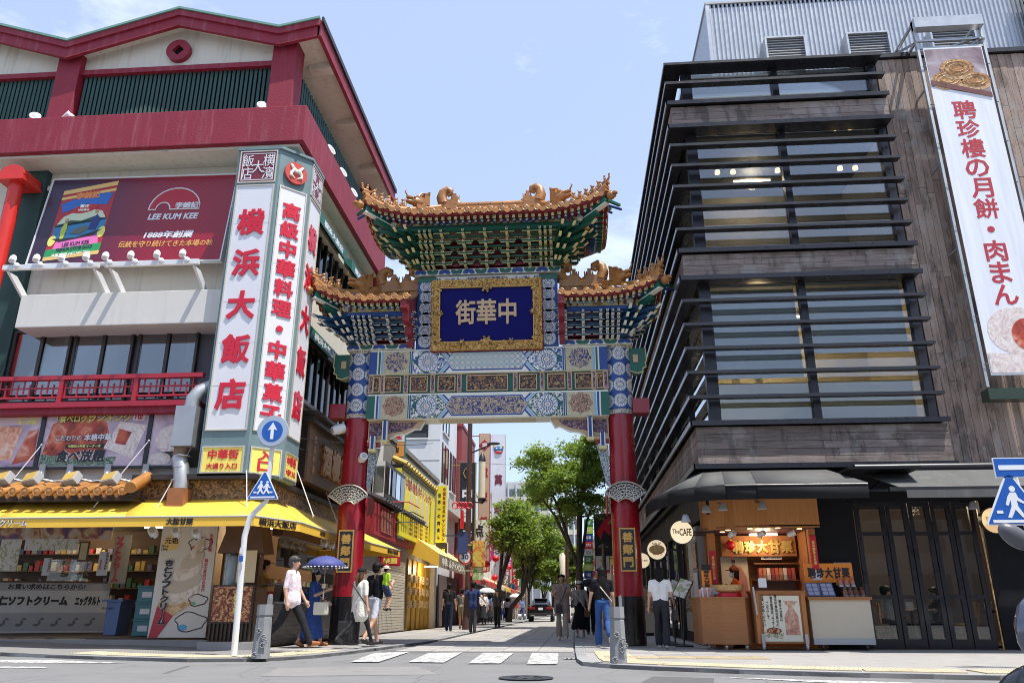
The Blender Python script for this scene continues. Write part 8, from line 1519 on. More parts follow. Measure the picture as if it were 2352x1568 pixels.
obj('chrome_rim', B().tube([(bX + x_ + .012, 4.02, z_) for x_, z_, _ in prof], .012, 6), STEEL, sc_, sm=True); obj('head_lamp', B().ell((bX + .14, 4.10, .73), (.06, .08, .06), 16, 8), mat('lamp_glass', (.5, .52, .55), .08, metal=.5), sc_, sm=True)
fe = UY(2300, 1545, 4.05); b = B(); cw_ = Vector((fe.x + .26, 4.06, .28))
for a in np.linspace(.2, 2.9, 14):
 for q in np.linspace(-1, 1, 7): b.v.append((cw_.x - (.36 - .06 * q * q) * math.cos(math.pi - a) * -1 * -1, cw_.y + .09 * q, cw_.z + (.31 - .05 * q * q) * math.sin(a)))
for k in range(13):
 for i in range(6): q = k * 7 + i; b._f((q, q + 1, q + 8, q + 7))
o = obj('front_fender', b, SBK, sc_, sm=60); o.modifiers.new('s', 'SOLIDIFY').thickness = .012
w = obj('front_wheel', B().lathe([(.17, -.05), (.24, -.055), (.26, 0), (.24, .055), (.17, .05)], (0, 0, 0), 28, Matrix.Translation((cw_.x, cw_.y, .26)) @ Matrix.Rotation(math.pi / 2, 4, 'X')), mat('tyre', (.012, .012, .012), .8), sc_, sm=True); obj('hub', B().lathe([(.16, -.03), (.16, .03)], (0, 0, 0), 20, Matrix.Translation((cw_.x, cw_.y, .26)) @ Matrix.Rotation(math.pi / 2, 4, 'X')), STEEL, w)
obj('leg_shield', B().beam((bX + .25, 4.12, .45), (bX + .42, 4.12, .95), .36, .08, (1, 0, 0)), CHRM, sc_, bevel=.03); obj('body', B().box((bX + .3, 3.98, .26), (bX + 1.5, 4.28, .5)), SBK, sc_, bevel=.06); obj('seat', B().box((bX + .8, 3.98, .68), (bX + 1.5, 4.26, .80)), SBK, sc_, bevel=.05); obj('tail', B().box((bX + .85, 3.99, .45), (bX + 1.6, 4.25, .69)), CHRM, sc_, bevel=.05); obj('rear_wheel', B().lathe([(.17, -.05), (.24, -.055), (.26, 0), (.24, .055), (.17, .05)], (0, 0, 0), 24, Matrix.Translation((bX + 1.3, 4.12, .26)) @ Matrix.Rotation(math.pi / 2, 4, 'X')), MATS['tyre'], sc_, sm=True)
hb = UY(2345, 1350, 4.0); obj('handlebar', B().tube([(hb.x + .12, 4.12, hb.z + .03), (hb.x + .06, 3.95, hb.z + .0), (hb.x + .12, 3.78, hb.z - .01)], .015, 8), SBK, sc_, sm=True); obj('brake_lever', B().tube([(hb.x + .04, 3.95, hb.z - .02), (hb.x - .015, 3.85, hb.z - .02), (hb.x - .02, 3.76, hb.z - .02)], .008, 8), STEEL, sc_, sm=True); obj('lever_end', B().ell((hb.x - .02, 3.75, hb.z - .02), .014, 8, 6), STEEL, sc_, sm=True)
mr = UY(2332, 1232, 3.95); mm_ = Matrix.Rotation(rad(38), 3, 'Y'); obj('mirror', B().ell(mr, (.085, .035, .048), 18, 10, mm_), mat('mirror_grey', (.10, .10, .115), .35, var=.05), sc_, sm=True); obj('mirror_stalk', B().tube([mr + Vector((.06, 0, -.05)), mr + Vector((.12, .02, -.10)), (hb.x + .09, 3.95, hb.z)], .009, 8), SBK, sc_)
# ---- trees
def m_leaf(name, c):
 m, p = newmat(name); P = co('P'); n = noise(P, 1.3, 3) * .5 + noise(P, 9, 2) * .5; g_ = co('P'); v = (n - .5) * 3.2 + 1.0; v = v.f('MAXIMUM', .3)
 _set(p.inputs['Base Color'], mix(1.0, c, comb(v, v, v * .9), 'MULTIPLY')); p.inputs['Roughness'].default_value = .45; p.inputs['Specular IOR Level'].default_value = .35
 nt = m.node_tree; tr = nt.nodes.new('ShaderNodeBsdfTranslucent'); tr.inputs[0].default_value = (c[0] * 2.2, c[1] * 2.0, c[2] * .8, 1); ms_ = nt.nodes.new('ShaderNodeMixShader'); ms_.inputs[0].default_value = .42; nt.links.new(p.outputs[0], ms_.inputs[1]); nt.links.new(tr.outputs[0], ms_.inputs[2]); nt.links.new(ms_.outputs[0], nt.nodes['Material Output'].inputs[0]); return m
LEAF = m_leaf('zelkova_leaf', (.15, .225, .055)); BARK = mat('bark', (.055, .042, .032), .85, var=.35, vs=6, bm=.6, bs=18)
def tree(label, base, top, cx, cz, rx, rz, nleaf, seed, ls=.13, forks=5, lean=0., tr=.15):
 rr = np.random.RandomState(seed); t = thing('street_tree', label, 'tree', base, 0, 'street trees'); b = B(); base = Vector(base); fz = base.z + (cz - base.z) * .45
 f = Vector((base.x + lean, base.y, fz)); b.tube([base, base.lerp(f, .35) + Vector((lean * -.25, 0, 0)), base.lerp(f, .7) + Vector((lean * .05, .05, 0)), f], [tr * 1.25, tr, tr * .9, tr * .8], 10); tips_ = []
 for k in range(forks):
  a = k * 2.4 + rr.uniform(-.4, .4); d = rr.uniform(.45, .8); e = Vector((cx + rx * d * math.cos(a), base.y + rx * d * math.sin(a), cz + rz * rr.uniform(-.35, .55))); mid = f.lerp(e, .5) + Vector((0, 0, .15 * rz)); st = base.lerp(f, rr.uniform(.7, 1.0)); b.tube([st, mid, e], [tr * .55, tr * .33, tr * .12], 7); tips_.append(e)
  for q in range(4): e2 = mid.lerp(e, rr.uniform(0, 1)) + Vector((rr.uniform(-1, 1) * rx * .4, rr.uniform(-1, 1) * rx * .4, rr.uniform(-.1, .4) * rz)); b.tube([mid.lerp(e, .2), mid.lerp(e2, .6), e2], [tr * .2, tr * .12, tr * .05], 5); tips_.append(e2)
 obj('trunk', b, BARK, t, sm=True)
 ncl = 46; cl = []
 while len(cl) < ncl:
  p = rr.uniform(-1, 1, 3)
  if .25 < (p ** 2).sum() < 1: cl.append((cx + p[0] * rx, base.y + p[1] * rx, cz + p[2] * rz * (1 if p[2] > 0 else .75)))
 cl += [tuple(x) for x in tips_]; cl = np.array(cl); ci = rr.randint(0, len(cl), nleaf); s_ = rr.uniform(.25, .62, len(cl))[ci]
 c = cl[ci] + rr.normal(0, 1, (nleaf, 3)) * (s_ * np.array([[1.], ]).repeat(nleaf, 0).ravel())[:, None] * np.array([.62, .62, .34]); n_ = rr.normal(0, 1, (nleaf, 3)); n_[:, 2] = np.abs(n_[:, 2]) + .35; n_ /= np.linalg.norm(n_, axis=1)[:, None]; u = np.cross(n_, rr.normal(0, 1, (nleaf, 3))); u /= np.linalg.norm(u, axis=1)[:, None]; w = np.cross(n_, u); L = ls * rr.uniform(.7, 1.3, nleaf)[:, None]
 V = np.stack([c - u * L, c + w * L * .42 - n_ * L * .1, c + u * L, c - w * L * .42 - n_ * L * .1], 1).reshape(-1, 3); me = bpy.data.meshes.new('crown'); me.from_pydata(V.tolist(), [], np.arange(nleaf * 4).reshape(-1, 4).tolist()); me.materials.append(LEAF)
 o = inst('crown', me, None, t); return t
UYv = lambda px, py, Y: UY(px, py, Y)
c = UYv(1293, 1105, 38); tree('tall leafy street tree behind the right gate pillar', (.40, 38, .05), 0, c.x, c.z, 2.2, 2.4, 19000, 1, .10, 6, -.15, .19)
c = UYv(1182, 1215, 46); tree('street tree with slim dark trunk right of the white tower sign', (-4.3, 46, .05), 0, c.x, c.z, 1.35, 1.75, 6500, 2, .13, 5, .1, .15)
c = UYv(1222, 1230, 56); tree('leaning street tree in the centre of the street view', (-4.45, 56, .05), 0, c.x, c.z, 2.1, 2.4, 8500, 3, .15, 6, 1.2, .17)
c = UYv(1225, 1285, 78); tree('smaller street tree farther down the left pavement', (-4.3, 78, .05), 0, c.x, c.z, 2.4, 2.4, 7000, 4, .2, 5); c = UYv(1285, 1300, 80); tree('far street tree on the right pavement', (.5, 80, .05), 0, c.x + .3, c.z, 2.3, 2.6, 7000, 5, .2, 5); c = UYv(1255, 1320, 110); tree('farthest street tree at the end of the view', (-4.2, 112, .05), 0, c.x, c.z, 3., 3., 5000, 6, .28, 5)
# ================================================================ people: one continuous body each, grown from joints; made in one go (flush_people)
SKIN = mat('skin', (.50, .29, .19), .5, var=.06); HAIR = mat('hair_black', (.010, .008, .008), .55, var=.2, spec=.15); SHOEB = mat('shoe_black', (.02, .02, .02), .4); PQ = []
def cloth(name, c, pat=None):
 if name in MATS: return MATS[name]
 m, p = newmat(name); P = co('O'); v = noise(P, 9, 4) * .35 + .82; col = mix(1.0, c, comb(v, v, v), 'MULTIPLY')
 if pat: col = mix(voro(P, pat[1], 'DISTANCE_TO_EDGE') < pat[2], col, pat[0])
 _set(p.inputs['Base Color'], col); p.inputs['Roughness'].default_value = .9; p.inputs['Specular IOR Level'].default_value = .12; bump(p, noise(P, 14, 3, .5, 1.), .55, .03); return m
def rotx(v, a): c, s = math.cos(a), math.sin(a); return Vector((v[0], v[1] * c - v[2] * s, v[1] * s + v[2] * c))
def person(label, loc, rz, H=1.65, legs=(0, 0, 0, 0), arms=((5, 8, 10), (5, 8, 10)), top=(.5, .5, .5), bot=(.03, .03, .035), shoe=None, sleeve=.8, shin=True, skirt=None, loose=1., hair='short', hat=None, vox=.012, face=True, lean=0, head=(0, 0), sit=False, topm=None, botm=None, group=None, haircol=None, scale=1., hem=.0, mask=False):
 """rz 0 faces the camera (-Y); legs: hip angles l, r and knee bends l, r; arms per side: forward, sideways, elbow"""
 t = thing('person', label, 'person', loc, rz, group); k = H / 1.7; pr = []; drop = .42 if sit else 0.
 def cap(a, b_, ra, rb, lb_): pr.append((Vector(a) * k, Vector(b_) * k, ra * k, rb * k, lb_))
 z0 = -drop; w = loose; ln = rad(lean); T = lambda v: rotx(Vector(v) - Vector((0, 0, .92)), ln) + Vector((0, 0, .92 + z0))
 for s in (-1, 1):
  cap(T((s * .085, 0, 1.30)), T((s * .075, 0, .98)), .105 * w, .098 * w, 'torso'); cap(T((s * .05, 0, 1.40)), T((s * .165, .01, 1.385)), .06, .062, 'torso')
  if hem: cap(T((s * .08, 0, 1.0)), T((s * .085, 0, .92 - hem)), .11 * w, .118 * w, 'torso')
 cap(T((-.07, .01, .95)), T((.07, .01, .95)), .11 * (w if hem > .15 else .96), .11 * (w if hem > .15 else .96), 'torso' if hem > .15 else 'hips'); cap(T((0, 0, 1.40)), T((0, -.01, 1.50)), .055, .05, 'neck')
 hy, hp = rad(head[0]), rad(head[1]); hc = T((0, -.02, 1.585)); HM = Matrix.Rotation(hy, 3, 'Z') @ Matrix.Rotation(-hp, 3, 'X'); hp_ = lambda v: hc + HM @ Vector(v)
 cap(hp_((0, .012, .02)), hp_((0, -.002, .02)), .087, .085, 'head'); cap(hp_((0, -.03, -.06)), hp_((0, -.02, 0)), .058, .07, 'head'); cap(hp_((0, -.085, -.005)), hp_((0, -.105, -.03)), .010, .014, 'head')
 for s in (-1, 1): cap(hp_((s * .085, .01, .0)), hp_((s * .088, .015, .03)), .012, .014, 'head')
 for i, s in enumerate((-1, 1)):
  ha, kb = rad(legs[i]), rad(legs[i + 2]); h0 = Vector((s * .088, .01, .90 + z0)); kn = h0 + rotx((0, 0, -.42), -ha); an = kn + rotx((0, 0, -.41), -ha + kb); ft = rotx((0, -.15, -.045), (-ha + kb) * .55)
  tr_ = shin is True and not skirt and not hem > .2; cap(h0, kn, .092, .074 if tr_ else .062, 'thigh'); cap(kn, an, .070 if tr_ else .056, .062 if tr_ else .040, 'shin')
  if botm == 'wide' or (bot and shin == 'wide'): cap(kn, an + Vector((0, 0, .03)), .078, .085, 'shin')
  cap(an + Vector((0, .03, -.03)), an + ft, .042, .036, 'foot'); cap(an + ft * .4, an + ft + Vector((s * .012, 0, 0)), .040, .034, 'foot')
  fa, sa, eb = [rad(q) for q in arms[i]]; s0 = T((s * .19, .01, 1.385)); rot = lambda v, f: Matrix.Rotation(s * -sa, 3, 'Y') @ rotx(v, -f); el = s0 + rot((0, 0, -.28), fa); wr = el + rot((0, 0, -.25), fa + eb) + Vector((-s * .05 * math.sin(eb), 0, 0)); d = (wr - el).normalized(); lat = Vector((1, 0, 0)) - d * d.x; lat.normalize(); fw_ = d.cross(lat)
  cap(s0, el, .058 * min(w, 1.15), .046, 'uarm'); cap(el, wr, .041, .027, 'farm'); cap(wr, wr + d * .07, .026, .034, 'hand')
  for q, L in enumerate((.062, .072, .068, .052)): b0 = wr + d * .075 + fw_ * (q - 1.5) * .019; m0 = b0 + d * L * .6; cap(b0, m0, .0105, .010, 'hand'); cap(m0, m0 + d * L * .45 - lat * s * .014, .010, .008, 'hand')
  cap(wr + d * .02 + fw_ * .025, wr + d * .065 + fw_ * .055, .012, .010, 'hand')
 if skirt: [cap(T((0, 0, .96)), T((skirt[1] * .9 * math.cos(q), skirt[1] * .85 * math.sin(q), skirt[0] + .04 + .02 * math.sin(3 * q))), .13, .06, 'skirt') for q in np.linspace(0, 6.283, 13)[:-1]]
 tm = topm or cloth('cloth_%d_%d_%d' % tuple(int(v * 99) for v in top), top); bm2 = botm if botm and botm != 'wide' else cloth('cloth_%d_%d_%d' % tuple(int(v * 99) for v in bot), bot)
 PQ.append((t, pr, vox, dict(torso=1, hips=2, neck=0, head=0, uarm=1, farm=0 if sleeve <= 1 else 1, hand=0, thigh=2, shin=2 if shin else 0, foot=3, skirt=2), sleeve, [SKIN, tm, bm2, shoe or SHOEB], shin))
 H_ = lambda v: hp_(v) * k
 hm = haircol or HAIR
 if hair:
  b = B(); b.ell(H_((0, .018, .045)), (.103 * k, .108 * k, .092 * k), 14, 9); b.ell(H_((0, .05, -.01)), (.092 * k, .072 * k, .09 * k), 12, 8)
  if hair in ('long', 'bob', 'tail'): b.ell(H_((0, .055, -.08)), (.10 * k, .06 * k, .12 * k if hair == 'bob' else .15 * k), 12, 8)
  if hair == 'long': b.ell(H_((0, .075, -.22)), (.11 * k, .05 * k, .20 * k), 12, 8)
  if hair == 'tail': b.tube([H_((0, .10, .03)), H_((0, .15, -.08)), H_((0.02, .13, -.28))], [.035 * k, .045 * k, .012], 8)
  for s in (-1, 1): b.ell(H_((s * .07, -.03, .055)), (.035 * k, .055 * k, .05 * k), 8, 6)
  obj('hair', b, hm, t, sm=True, local=True)
 if face:
  b = B()
  for s in (-1, 1): b.ell(H_((s * .034, -.083, .022)), (.013 * k, .006 * k, .007 * k), 8, 5); b.ell(H_((s * .034, -.085, .045)), (.018 * k, .006 * k, .004 * k), 8, 4)
  obj('eyes', b, HAIR, t, sm=True, local=True); obj('mouth', B().ell(H_((0, -.083, -.062)), (.022 * k, .008 * k, .006 * k), 8, 4), mat('lips', (.35, .10, .08), .5), t, sm=True, local=True)
 if mask: obj('face_mask', B().ell(H_((0, -.055, -.05)), (.068 * k, .055 * k, .055 * k), 12, 7), PURE, t, sm=True, local=True)
 if hat:
  b = B(); b.ell(H_((0, .015, .075)), (.112 * k, .118 * k, .075 * k), 14, 8)
  if hat[0] == 'cap': b.ell(H_((0, -.12, .055)), (.075 * k, .075 * k, .012), 12, 5)
  if hat[0] == 'brim': b.lathe([(.10 * k, -.005), (.17 * k, -.012), (.10 * k, .005)], H_((0, .01, .055)), 18)
  obj('hat', b, hat[1], t, sm=True, local=True)
 return t
def flush_people():
 tmp = []
 for t, pr, vox, lab, sl_, ms, shin in PQ:
  b = B()
  for a, c, ra, rb, _ in pr:
   n = max(2, int((c - a).length / max(min(ra, rb) * .5, .01))); n = min(n, 12)
   b.tube([a, c], [ra, rb], 10); b.ell(a, ra, 10, 7); b.ell(c, rb, 10, 7)
  o = bpy.data.objects.new('r', b.mesh('r')); COL.objects.link(o); m = o.modifiers.new('r', 'REMESH'); m.mode = 'VOXEL'; m.voxel_size = vox; s = o.modifiers.new('s', 'SMOOTH'); s.factor = .5; s.iterations = 4 if vox < .02 else 2; tmp.append(o)
 dg = bpy.context.evaluated_depsgraph_get(); dg.update()
 for o, (t, pr, vox, lab, sl_, ms, shin) in zip(tmp, PQ):
  me = bpy.data.meshes.new_from_object(o.evaluated_get(dg)); n = len(me.polygons); c = np.empty(n * 3); me.polygons.foreach_get('center', c); c = c.reshape(-1, 3); best = np.full(n, 1e9); mi = np.zeros(n, int)
  for a, q, ra, rb, l in pr:
   A, D = np.array(a), np.array(q - a); L2 = max((D @ D), 1e-9); tt = np.clip(((c - A) @ D) / L2, 0, 1); d = np.linalg.norm(c - A - tt[:, None] * D, axis=1) - (ra + (rb - ra) * tt); v = np.full(n, lab[l])
   if l == 'uarm': v = np.where(tt > sl_, 0, 1)
   if l == 'thigh' and shin is False: v = np.where(tt > .85, 0, 2)
   k = d < best; best = np.where(k, d, best); mi = np.where(k, v, mi)
  me.materials.clear(); [me.materials.append(m) for m in ms]; me.polygons.foreach_set('material_index', mi.astype(np.int32)); me.polygons.foreach_set('use_smooth', np.ones(n, bool)); inst('body', me, None, t, local=True)
 for o in tmp: m = o.data; bpy.data.objects.remove(o); bpy.data.meshes.remove(m)
def strap(label, pts, m, bag=None, bm=None, nm='shoulder_bag'):
 t = thing(nm, label, 'bag', pts[-1]); obj('strap', B().tube(pts, .011, 6), m, t)
 if bag: c, d = bag; obj('pouch', B().cbox(c, d), bm or m, t, bevel=min(d) * .25)
 return t
V = Vector
def umbrella(label, p, r, m, edge, tip, hand):
 t = thing('umbrella', label, 'umbrella', hand); p = V(p); n = 8; b = B(); rows = [(0, .46), (.35, .41), (.7, .25), (1, 0)]
 for q, z in rows:
  for i in range(32): a = i * math.pi / 16; sc = 1 - (.06 * (q ** 2) * abs(math.sin(a * 4))); b.v.append((p.x + r * q * sc * math.cos(a), p.y + r * q * sc * math.sin(a), p.z + z * r - (.03 * q * q * (1 - abs(math.sin(a * 4))))))
 for k in range(3):
  for i in range(32): q = k * 32 + i; q2 = k * 32 + (i + 1) % 32; b._f((q, q2, q2 + 32, q + 32))
 o = obj('canopy', b, m, t, sm=50); o.modifiers.new('s', 'SOLIDIFY').thickness = .004
 if edge:
  for i in range(32): a = i * math.pi / 16; obj('lace', B().ell((p.x + r * .975 * math.cos(a), p.y + r * .975 * math.sin(a), p.z - .03), (.022, .022, .012), 6, 4), edge, t)
 obj('shaft', B().tube([p + V((0, 0, .5 * r)), V(hand)], .008, 6), STEEL, t); obj('handle', B().tube([V(hand) + V((0, 0, .06)), V(hand) - V((0, 0, .08))], .013, 8), WHITE, t)
 for i in range(8): a = i * math.pi / 4; obj('rib', B().tube([p + V((r * .94 * math.cos(a), r * .94 * math.sin(a), .0)), p + V((0, 0, .45 * r))], .004, 4), STEEL, t)
FR, BK, RT, LT = 0., math.pi, math.pi / 2, -math.pi / 2   # facing the camera, away, right, left
Z = .055
person('man in pale pink short-sleeved shirt striding right past the stone bollard', (-5.38, 15.35, Z), RT, 1.74, (-24, 30, 22, 5), ((-8, 10, 22), (14, 8, 18)), (.72, .62, .66), (.022, .022, .026), mat('shoe_tan', (.30, .10, .03), .4), .95, loose=1.1, hem=.03, lean=-3, haircol=mat('hair_grey', (.05, .045, .045), .5), vox=.0115)
NAV = cloth('cloth_indigo', (.025, .055, .20), ((.05, .10, .30), 30, .06)); person('woman in long indigo dress walking right under a navy parasol', (-5.6, 17.35, Z), RT, 1.58, (-14, 16, 12, 4), ((22, 12, 92), (6, 8, 55)), (.025, .055, .20), topm=NAV, botm=NAV, skirt=(.20, .25), hair='bob', hat=('brim', cloth('cloth_49_49_49', (.4, .4, .42))), shoe=MATS['shoe_tan'], sleeve=.95, loose=1.1, shin=False)
umbrella('navy parasol with white scalloped lace edge held by the woman in indigo', (-5.30, 17.0, 1.70), .47, mat('parasol_navy', (.05, .06, .22), .7, var=.1), PURE, 0, (-5.30, 17.0, 1.10)); t = strap('cream canvas tote bag on the arm of the woman in indigo', [V((-5.38, 17.0, 1.10)), V((-5.30, 16.97, .98)), V((-5.22, 17.0, 1.08))], mat('tote_brown', (.12, .06, .03), .6), (V((-5.32, 16.98, .84)), V((.30, .16, .26))), mat('tote_cream', (.60, .55, .45), .7), 'tote_bag')
WK = cloth('cloth_white_knit', (.70, .67, .60)); person('woman in loose white top and black leggings with ponytail and cap', (-4.48, 16.95, Z), BK - .75, 1.58, (24, -22, 4, 26), ((0, 10, 8), (-6, 12, 12)), topm=WK, bot=(.03, .03, .035), hem=.22, loose=1.25, hair='tail', hat=('cap', cloth('cloth_black_cap', (.02, .02, .022))), sleeve=.95, haircol=mat('hair_brown', (.10, .045, .02), .45)); strap('black strap across the white top of the ponytail woman', [V((-4.68, 16.88, 1.36)), V((-4.50, 16.76, 1.16)), V((-4.30, 16.80, .90))], SHOEB); strap('black drawstring bag hanging from the ponytail woman', [V((-4.72, 16.9, .78)), V((-4.76, 16.85, .60))], SHOEB, (V((-4.78, 16.85, .48)), V((.20, .15, .24))), mat('bag_black', (.02, .02, .022), .4), 'drawstring_bag')
person('man in black t-shirt and white shorts carrying a child', (-4.42, 18.0, Z), BK - .55, 1.76, (-16, 16, 20, 3), ((25, 25, 100), (0, 10, 14)), (.012, .012, .014), (.55, .56, .62), sleeve=.7, shin=False, loose=1.08)
person('small child in neon green shirt and straw hat carried on an arm', (-4.17, 17.86, Z + .70), BK - .7, .98, (35, 30, 55, 50), ((5, 5, 35), (5, 5, 35)), (.42, .70, .04), (.05, .06, .12), hat=('brim', mat('straw_hat', (.60, .52, .40), .7)), sleeve=.8, shin=False)
person('shop assistant in mustard shirt and dark cap behind the roasting drum', (-7.25, 18.6, .25), RT + .4, 1.66, (0, 0, 0, 0), ((40, 5, 60), (35, 5, 60)), (.50, .34, .08), (.25, .03, .04), hat=('cap', cloth('cloth_brown_cap', (.08, .03, .02))))
PAI = cloth('cloth_paisley', (.28, .20, .17), ((.42, .36, .32), 22, .05)); person('young man in brown paisley shirt looking up in the road', (-.34, 22.7, .03), FR, 1.72, (-6, 14, 20, 2), ((30, 14, 78), (30, 14, 78)), topm=PAI, bot=(.42, .36, .29), shin='wide', hem=.14, loose=1.16, head=(0, 22), shoe=cloth('cloth_sneaker', (.55, .53, .5))); strap('black crossbody bag worn by the paisley shirt man', [V((-.20, 22.55, 1.42)), V((-.30, 22.5, 1.15)), V((-.42, 22.53, .95))], SHOEB, (V((-.42, 22.5, .84)), V((.17, .08, .22))), SHOEB, 'crossbody_bag')
person('woman in black pinafore dress with cream cap and strap', (.16, 24.4, Z), FR - .1, 1.56, (10, -8, 2, 14), ((12, 14, 85), (5, 14, 20)), (.30, .29, .27), (.018, .018, .02), skirt=(.26, .26), hair='long', hat=('cap', cloth('cloth_cream_cap', (.55, .52, .46))), sleeve=.9, shin=False, shoe=MATS['cloth_sneaker']); strap('cream strap bag across the black pinafore', [V((.03, 24.27, 1.28)), V((.2, 24.2, 1.05)), V((.36, 24.25, .78))], mat('tote_cream', (.6, .55, .45)), (V((.38, 24.28, .72)), V((.18, .1, .2))), MATS['tote_brown'])
person('woman in black trousers under a black umbrella with white dots', (.52, 27.2, Z), FR, 1.6, (8, -8, 0, 10), ((20, 5, 90), (3, 8, 10)), (.02, .02, .022), (.02, .02, .022), hair='bob'); umbrella('black umbrella with white dots behind the pinafore woman', (.52, 27.0, 1.56), .5, cloth('cloth_dots', (.02, .02, .025), ((.8, .8, .8), 12, -1)), None, 0, (.5, 26.9, 1.05))
JE = cloth('cloth_denim', (.035, .085, .24)); person('woman from behind in black tee and blue jeans with cream strap', (.60, 17.6, Z), BK + .1, 1.62, (-18, 12, 38, 2), ((2, 9, 8), (4, 12, 22)), (.012, .012, .014), botm=JE, hair='long', sleeve=.75, shin='wide', face=False, shoe=MATS['cloth_sneaker']); strap('cream diagonal bag strap on the back of the black tee', [V((.50, 17.55, 1.36)), V((.62, 17.47, 1.20)), V((.80, 17.52, .98))], MATS['tote_cream'])
person('woman from behind in white tee and wide black trousers', (1.80, 17.3, Z), BK - .15, 1.60, (-8, 14, 14, 2), ((8, 14, 24), (2, 10, 12)), (.74, .74, .72), (.035, .035, .042), shin='wide', hair='bob', sleeve=.72, face=False, shoe=MATS['cloth_sneaker']); strap('black shoulder bag at the hip of the white tee woman', [V((1.92, 17.28, 1.32)), V((2.06, 17.25, 1.1)), V((2.08, 17.25, .85))], SHOEB, (V((2.08, 17.27, .72)), V((.10, .2, .22))), SHOEB)
person('man in navy polo and cap looking at his phone by the cafe wall', (2.25, 28.5, Z), FR + .3, 1.66, (0, 0, 0, 0), ((25, 6, 85), (25, 6, 85)), (.02, .03, .08), (.02, .02, .03), hat=('cap', cloth('cloth_navy_cap', (.015, .02, .06))), head=(0, -20))
person('kiosk vendor in orange shirt, orange cap and white mask', (3.46, 17.75, .06), LT - .3, 1.62, (0, 0, 0, 0), ((22, 8, 50), (22, 8, 50)), (.62, .10, .02), (.05, .03, .03), hair='bob', hat=('cap', cloth('cloth_rust_cap', (.40, .09, .03))), mask=True, loose=1.12)
bd = 'walkers beyond the gate'
person('man in black shirt walking away beside the lamp post', (-4.78, 31.2, Z), BK, 1.72, (-4, 8, 6, 0), ((0, 8, 10), (0, 8, 10)), (.02, .02, .022), (.02, .025, .05), face=False, vox=.02); person('man in grey tee and khaki shorts beside the lamp post', (-4.75, 34.6, Z), BK, 1.62, (-10, 10, 10, 0), ((0, 8, 15), (0, 8, 15)), (.10, .10, .11), (.30, .26, .18), shin=False, face=False, vox=.02); person('man from behind in navy shirt with both hands on hips', (-3.62, 29.3, Z), BK - .15, 1.72, (-3, 4, 4, 0), ((-25, 38, 75), (-25, 38, 75)), (.03, .045, .12), (.06, .06, .07), face=False, hem=.05, loose=1.1, vox=.017); person('older man in charcoal shirt and trousers walking towards the gate', (-3.6, 38.4, .02), FR, 1.7, (-10, 12, 12, 0), ((0, 8, 20), (0, 8, 20)), (.05, .05, .055), (.02, .02, .022), haircol=MATS['hair_grey'], vox=.02); person('man with mask standing in the steamy shop doorway', (-6.1, 38.6, Z), RT - .6, 1.68, (0, 0, 0, 0), ((10, 8, 30), (10, 8, 30)), (.55, .3, .28), (.03, .03, .03), mask=True, vox=.022)
rr = random.Random(5); tops = [(.7, .7, .7), (.1, .1, .12), (.55, .5, .42), (.12, .2, .4), (.5, .06, .06), (.3, .32, .34), (.65, .6, .68)]; tn = ['white', 'black', 'beige', 'blue', 'red', 'grey', 'lilac']
for i in range(18):
 s = -1 if i < 13 else 1; y = 44 + i * 2.4 if s < 0 else 46 + (i - 13) * 7; x = rr.uniform(-6.0, -4.2) if s < 0 else rr.uniform(.5, 1.6); q = i % 7; sk = i % 3 == 0
 person('distant walker in %s top and %s, %s in the %s pavement crowd' % (tn[q], 'skirt' if sk else 'trousers', (ordn + ['ninth', 'tenth', 'eleventh', 'twelfth', 'thirteenth'])[i if s < 0 else i - 13], 'left' if s < 0 else 'right'), (x, y, Z), rr.choice([FR, BK, .5, 2.6]), rr.uniform(1.55, 1.75), (rr.uniform(-15, 15), rr.uniform(-15, 15), 8, 0), ((5, 8, rr.uniform(5, 60)), (0, 8, 10)), tops[q], [(.03, .03, .04), (.06, .1, .25), (.4, .36, .3)][i % 3], skirt=(.3, .22) if sk else None, hair='bob' if sk else 'short', vox=.03, face=False, group='crowd down the street')
umbrella('pale grey parasol over the crowd left of the charcoal shirt man', (-4.6, 43, 1.7), .55, mat('parasol_grey', (.5, .5, .5), .7), None, 0, (-4.6, 43, 1.1)); umbrella('white parasol in the distant left crowd', (-4.4, 62, 1.75), .6, WHITE, None, 0, (-4.4, 62, 1.1))
person('cafe guest in white shirt seated behind the first glass door', (6.75, 18.35, .06), RT + .3, 1.65, (85, 85, 85, 85), ((40, 8, 50), (40, 8, 50)), (.6, .6, .62), (.03, .03, .04), sit=True, vox=.018); person('cafe guest in dark top seated behind the second glass door', (7.9, 18.6, .06), LT, 1.62, (85, 85, 85, 85), ((40, 8, 60), (40, 8, 60)), (.08, .08, .1), (.03, .03, .04), sit=True, vox=.018)
person('scooter rider at the right edge gripping the handlebar', (bX + .95, 4.12, .10), LT, 1.7, (75, 75, 85, 85), ((62, 4, 20), (62, 4, 20)), (.05, .05, .06), (.04, .05, .09), sit=True, hat=('brim', SHOEB), lean=-14)
flush_people()
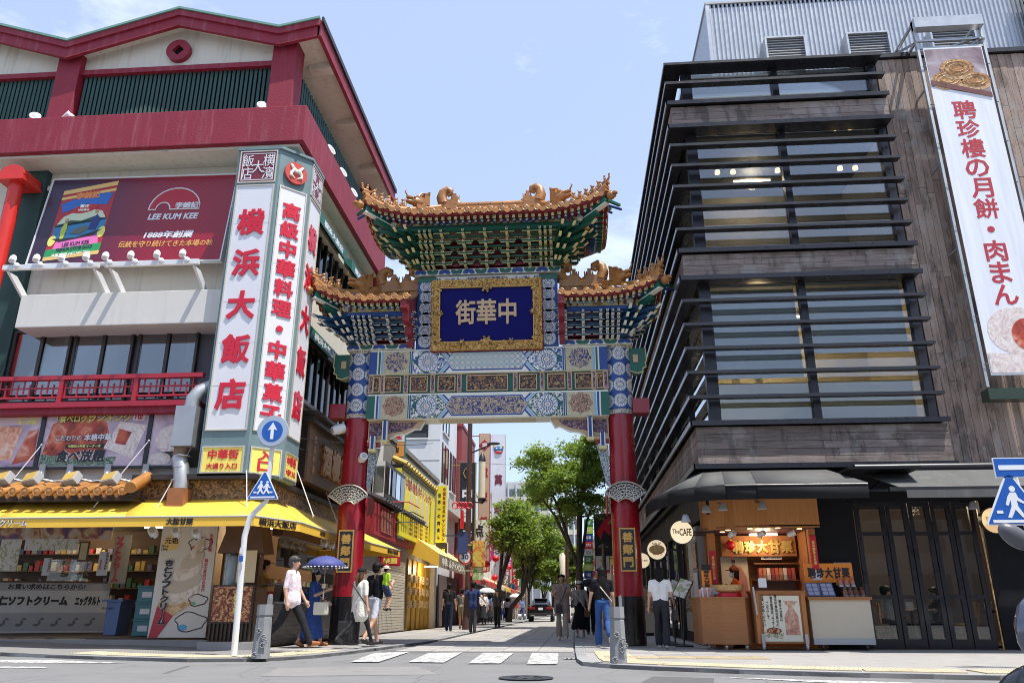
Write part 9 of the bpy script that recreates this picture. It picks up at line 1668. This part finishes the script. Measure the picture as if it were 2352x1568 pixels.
# ================================================================ interior lamps; added tubes light the rooms and cafe of the timber building
def lamp(label, p, e, c=(1, .78, .5), L=.6, name='ceiling_lamp'):
 t = thing(name, label, 'lamp', p); bx('tube', (p[0] - L / 2, p[1] - .03, p[2] - .02), (p[0] + L / 2, p[1] + .03, p[2] + .02), emis('lit_tube', (1, .9, .75), 2.), t); bx('housing', (p[0] - L / 2, p[1] - .05, p[2] + .02), (p[0] + L / 2, p[1] + .05, p[2] + .05), WHITE, t)
 l = bpy.data.lights.new('lamp_light', 'POINT'); l.energy = e; l.color = c; l.shadow_soft_size = .15; o = bpy.data.objects.new('lamp_light', l); COL.objects.link(o); o.location = (p[0], p[1], p[2] - .12); o.parent = t; o.matrix_parent_inverse = wm(t).inverted()
lamp('lit ceiling tube over the soft serve counter', (-13.2, 20.6, 2.8), 16); lamp('lit ceiling tube inside the shop doorway', (-10.6, 19.6, 2.8), 10); lamp('lit ceiling tube behind the glazed sweets counter', (-7.6, 20.0, 2.8), 60)
lamp('lit ceiling tube inside the chestnut kiosk', (4.2, 18.0, 2.38), 14, (1, .7, .4)); lamp('lit ceiling tube in the middle floor dining room', (5.0, 19.2, ZT[10] - .2), 70, (1, .72, .38), 2.0); lamp('lit ceiling tube in the upper floor room', (5.2, 19.4, ZT[3] - .2), 50, (1, .75, .45), 1.0); lamp('lit ceiling tube in the glass-fronted cafe', (8.2, 19.6, 3.2), 130, (1, .75, .5), 1.2); lamp('lit ceiling tube in the golden shop', (-6.2, 35, 2.6), 40)
# ---- houses across the road, behind the photographer (seen only in the panes)
for i, (x0, x1, h, m, l) in enumerate(((-34, -12, 9, PALE, 'pale house across the road at the left'), (-11.5, 4, 12, mat('tan_wall', (.45, .36, .26)), 'tan house across the road in the middle'), (4.5, 16, 8, mat('brown_wall', (.25, .17, .13)), 'brown house across the road at the right'), (16.5, 36, 11, GST, 'grey house across the road at far right'))):
 block('opposite_house', l, x0, x1, -24, -14, h, m, [], group='houses across the road'); t = bpy.data.objects['opposite_house' + ('.%03d' % i if i else '')]
 for k in range(int((x1 - x0) / 3)):
  for z in np.arange(1, h - 2, 3): bx('window', (x0 + .6 + k * 3, -14, z), (x0 + 2.4 + k * 3, -13.95, z + 1.8), GLSD, t)
for i, (a, b_, l) in enumerate((((-6.4, 17.4, 4.6), (-5.3, 29.4, 6.9), 'thin black cable from the sign tower to the shop sign'), ((-6.4, 17.5, 4.4), (-6.3, 27.5, 5.6), 'lower thin black cable along the restaurant side wall'), ((-6.5, 40, 8.2), (2.8, 41, 7.9), 'thin cable strung across the street beyond the gate'))):
 a, b_ = V(a), V(b_); t = thing('overhead_cable', l, 'cable', a); obj('wire', B().tube([a.lerp(b_, k / 8) - V((0, 0, .5 * (k / 8) * (1 - k / 8))) for k in range(9)], .012, 5), DARK, t); obj('anchor', B().ell(a, .04, 8, 5), DARK, t)
flush_text()
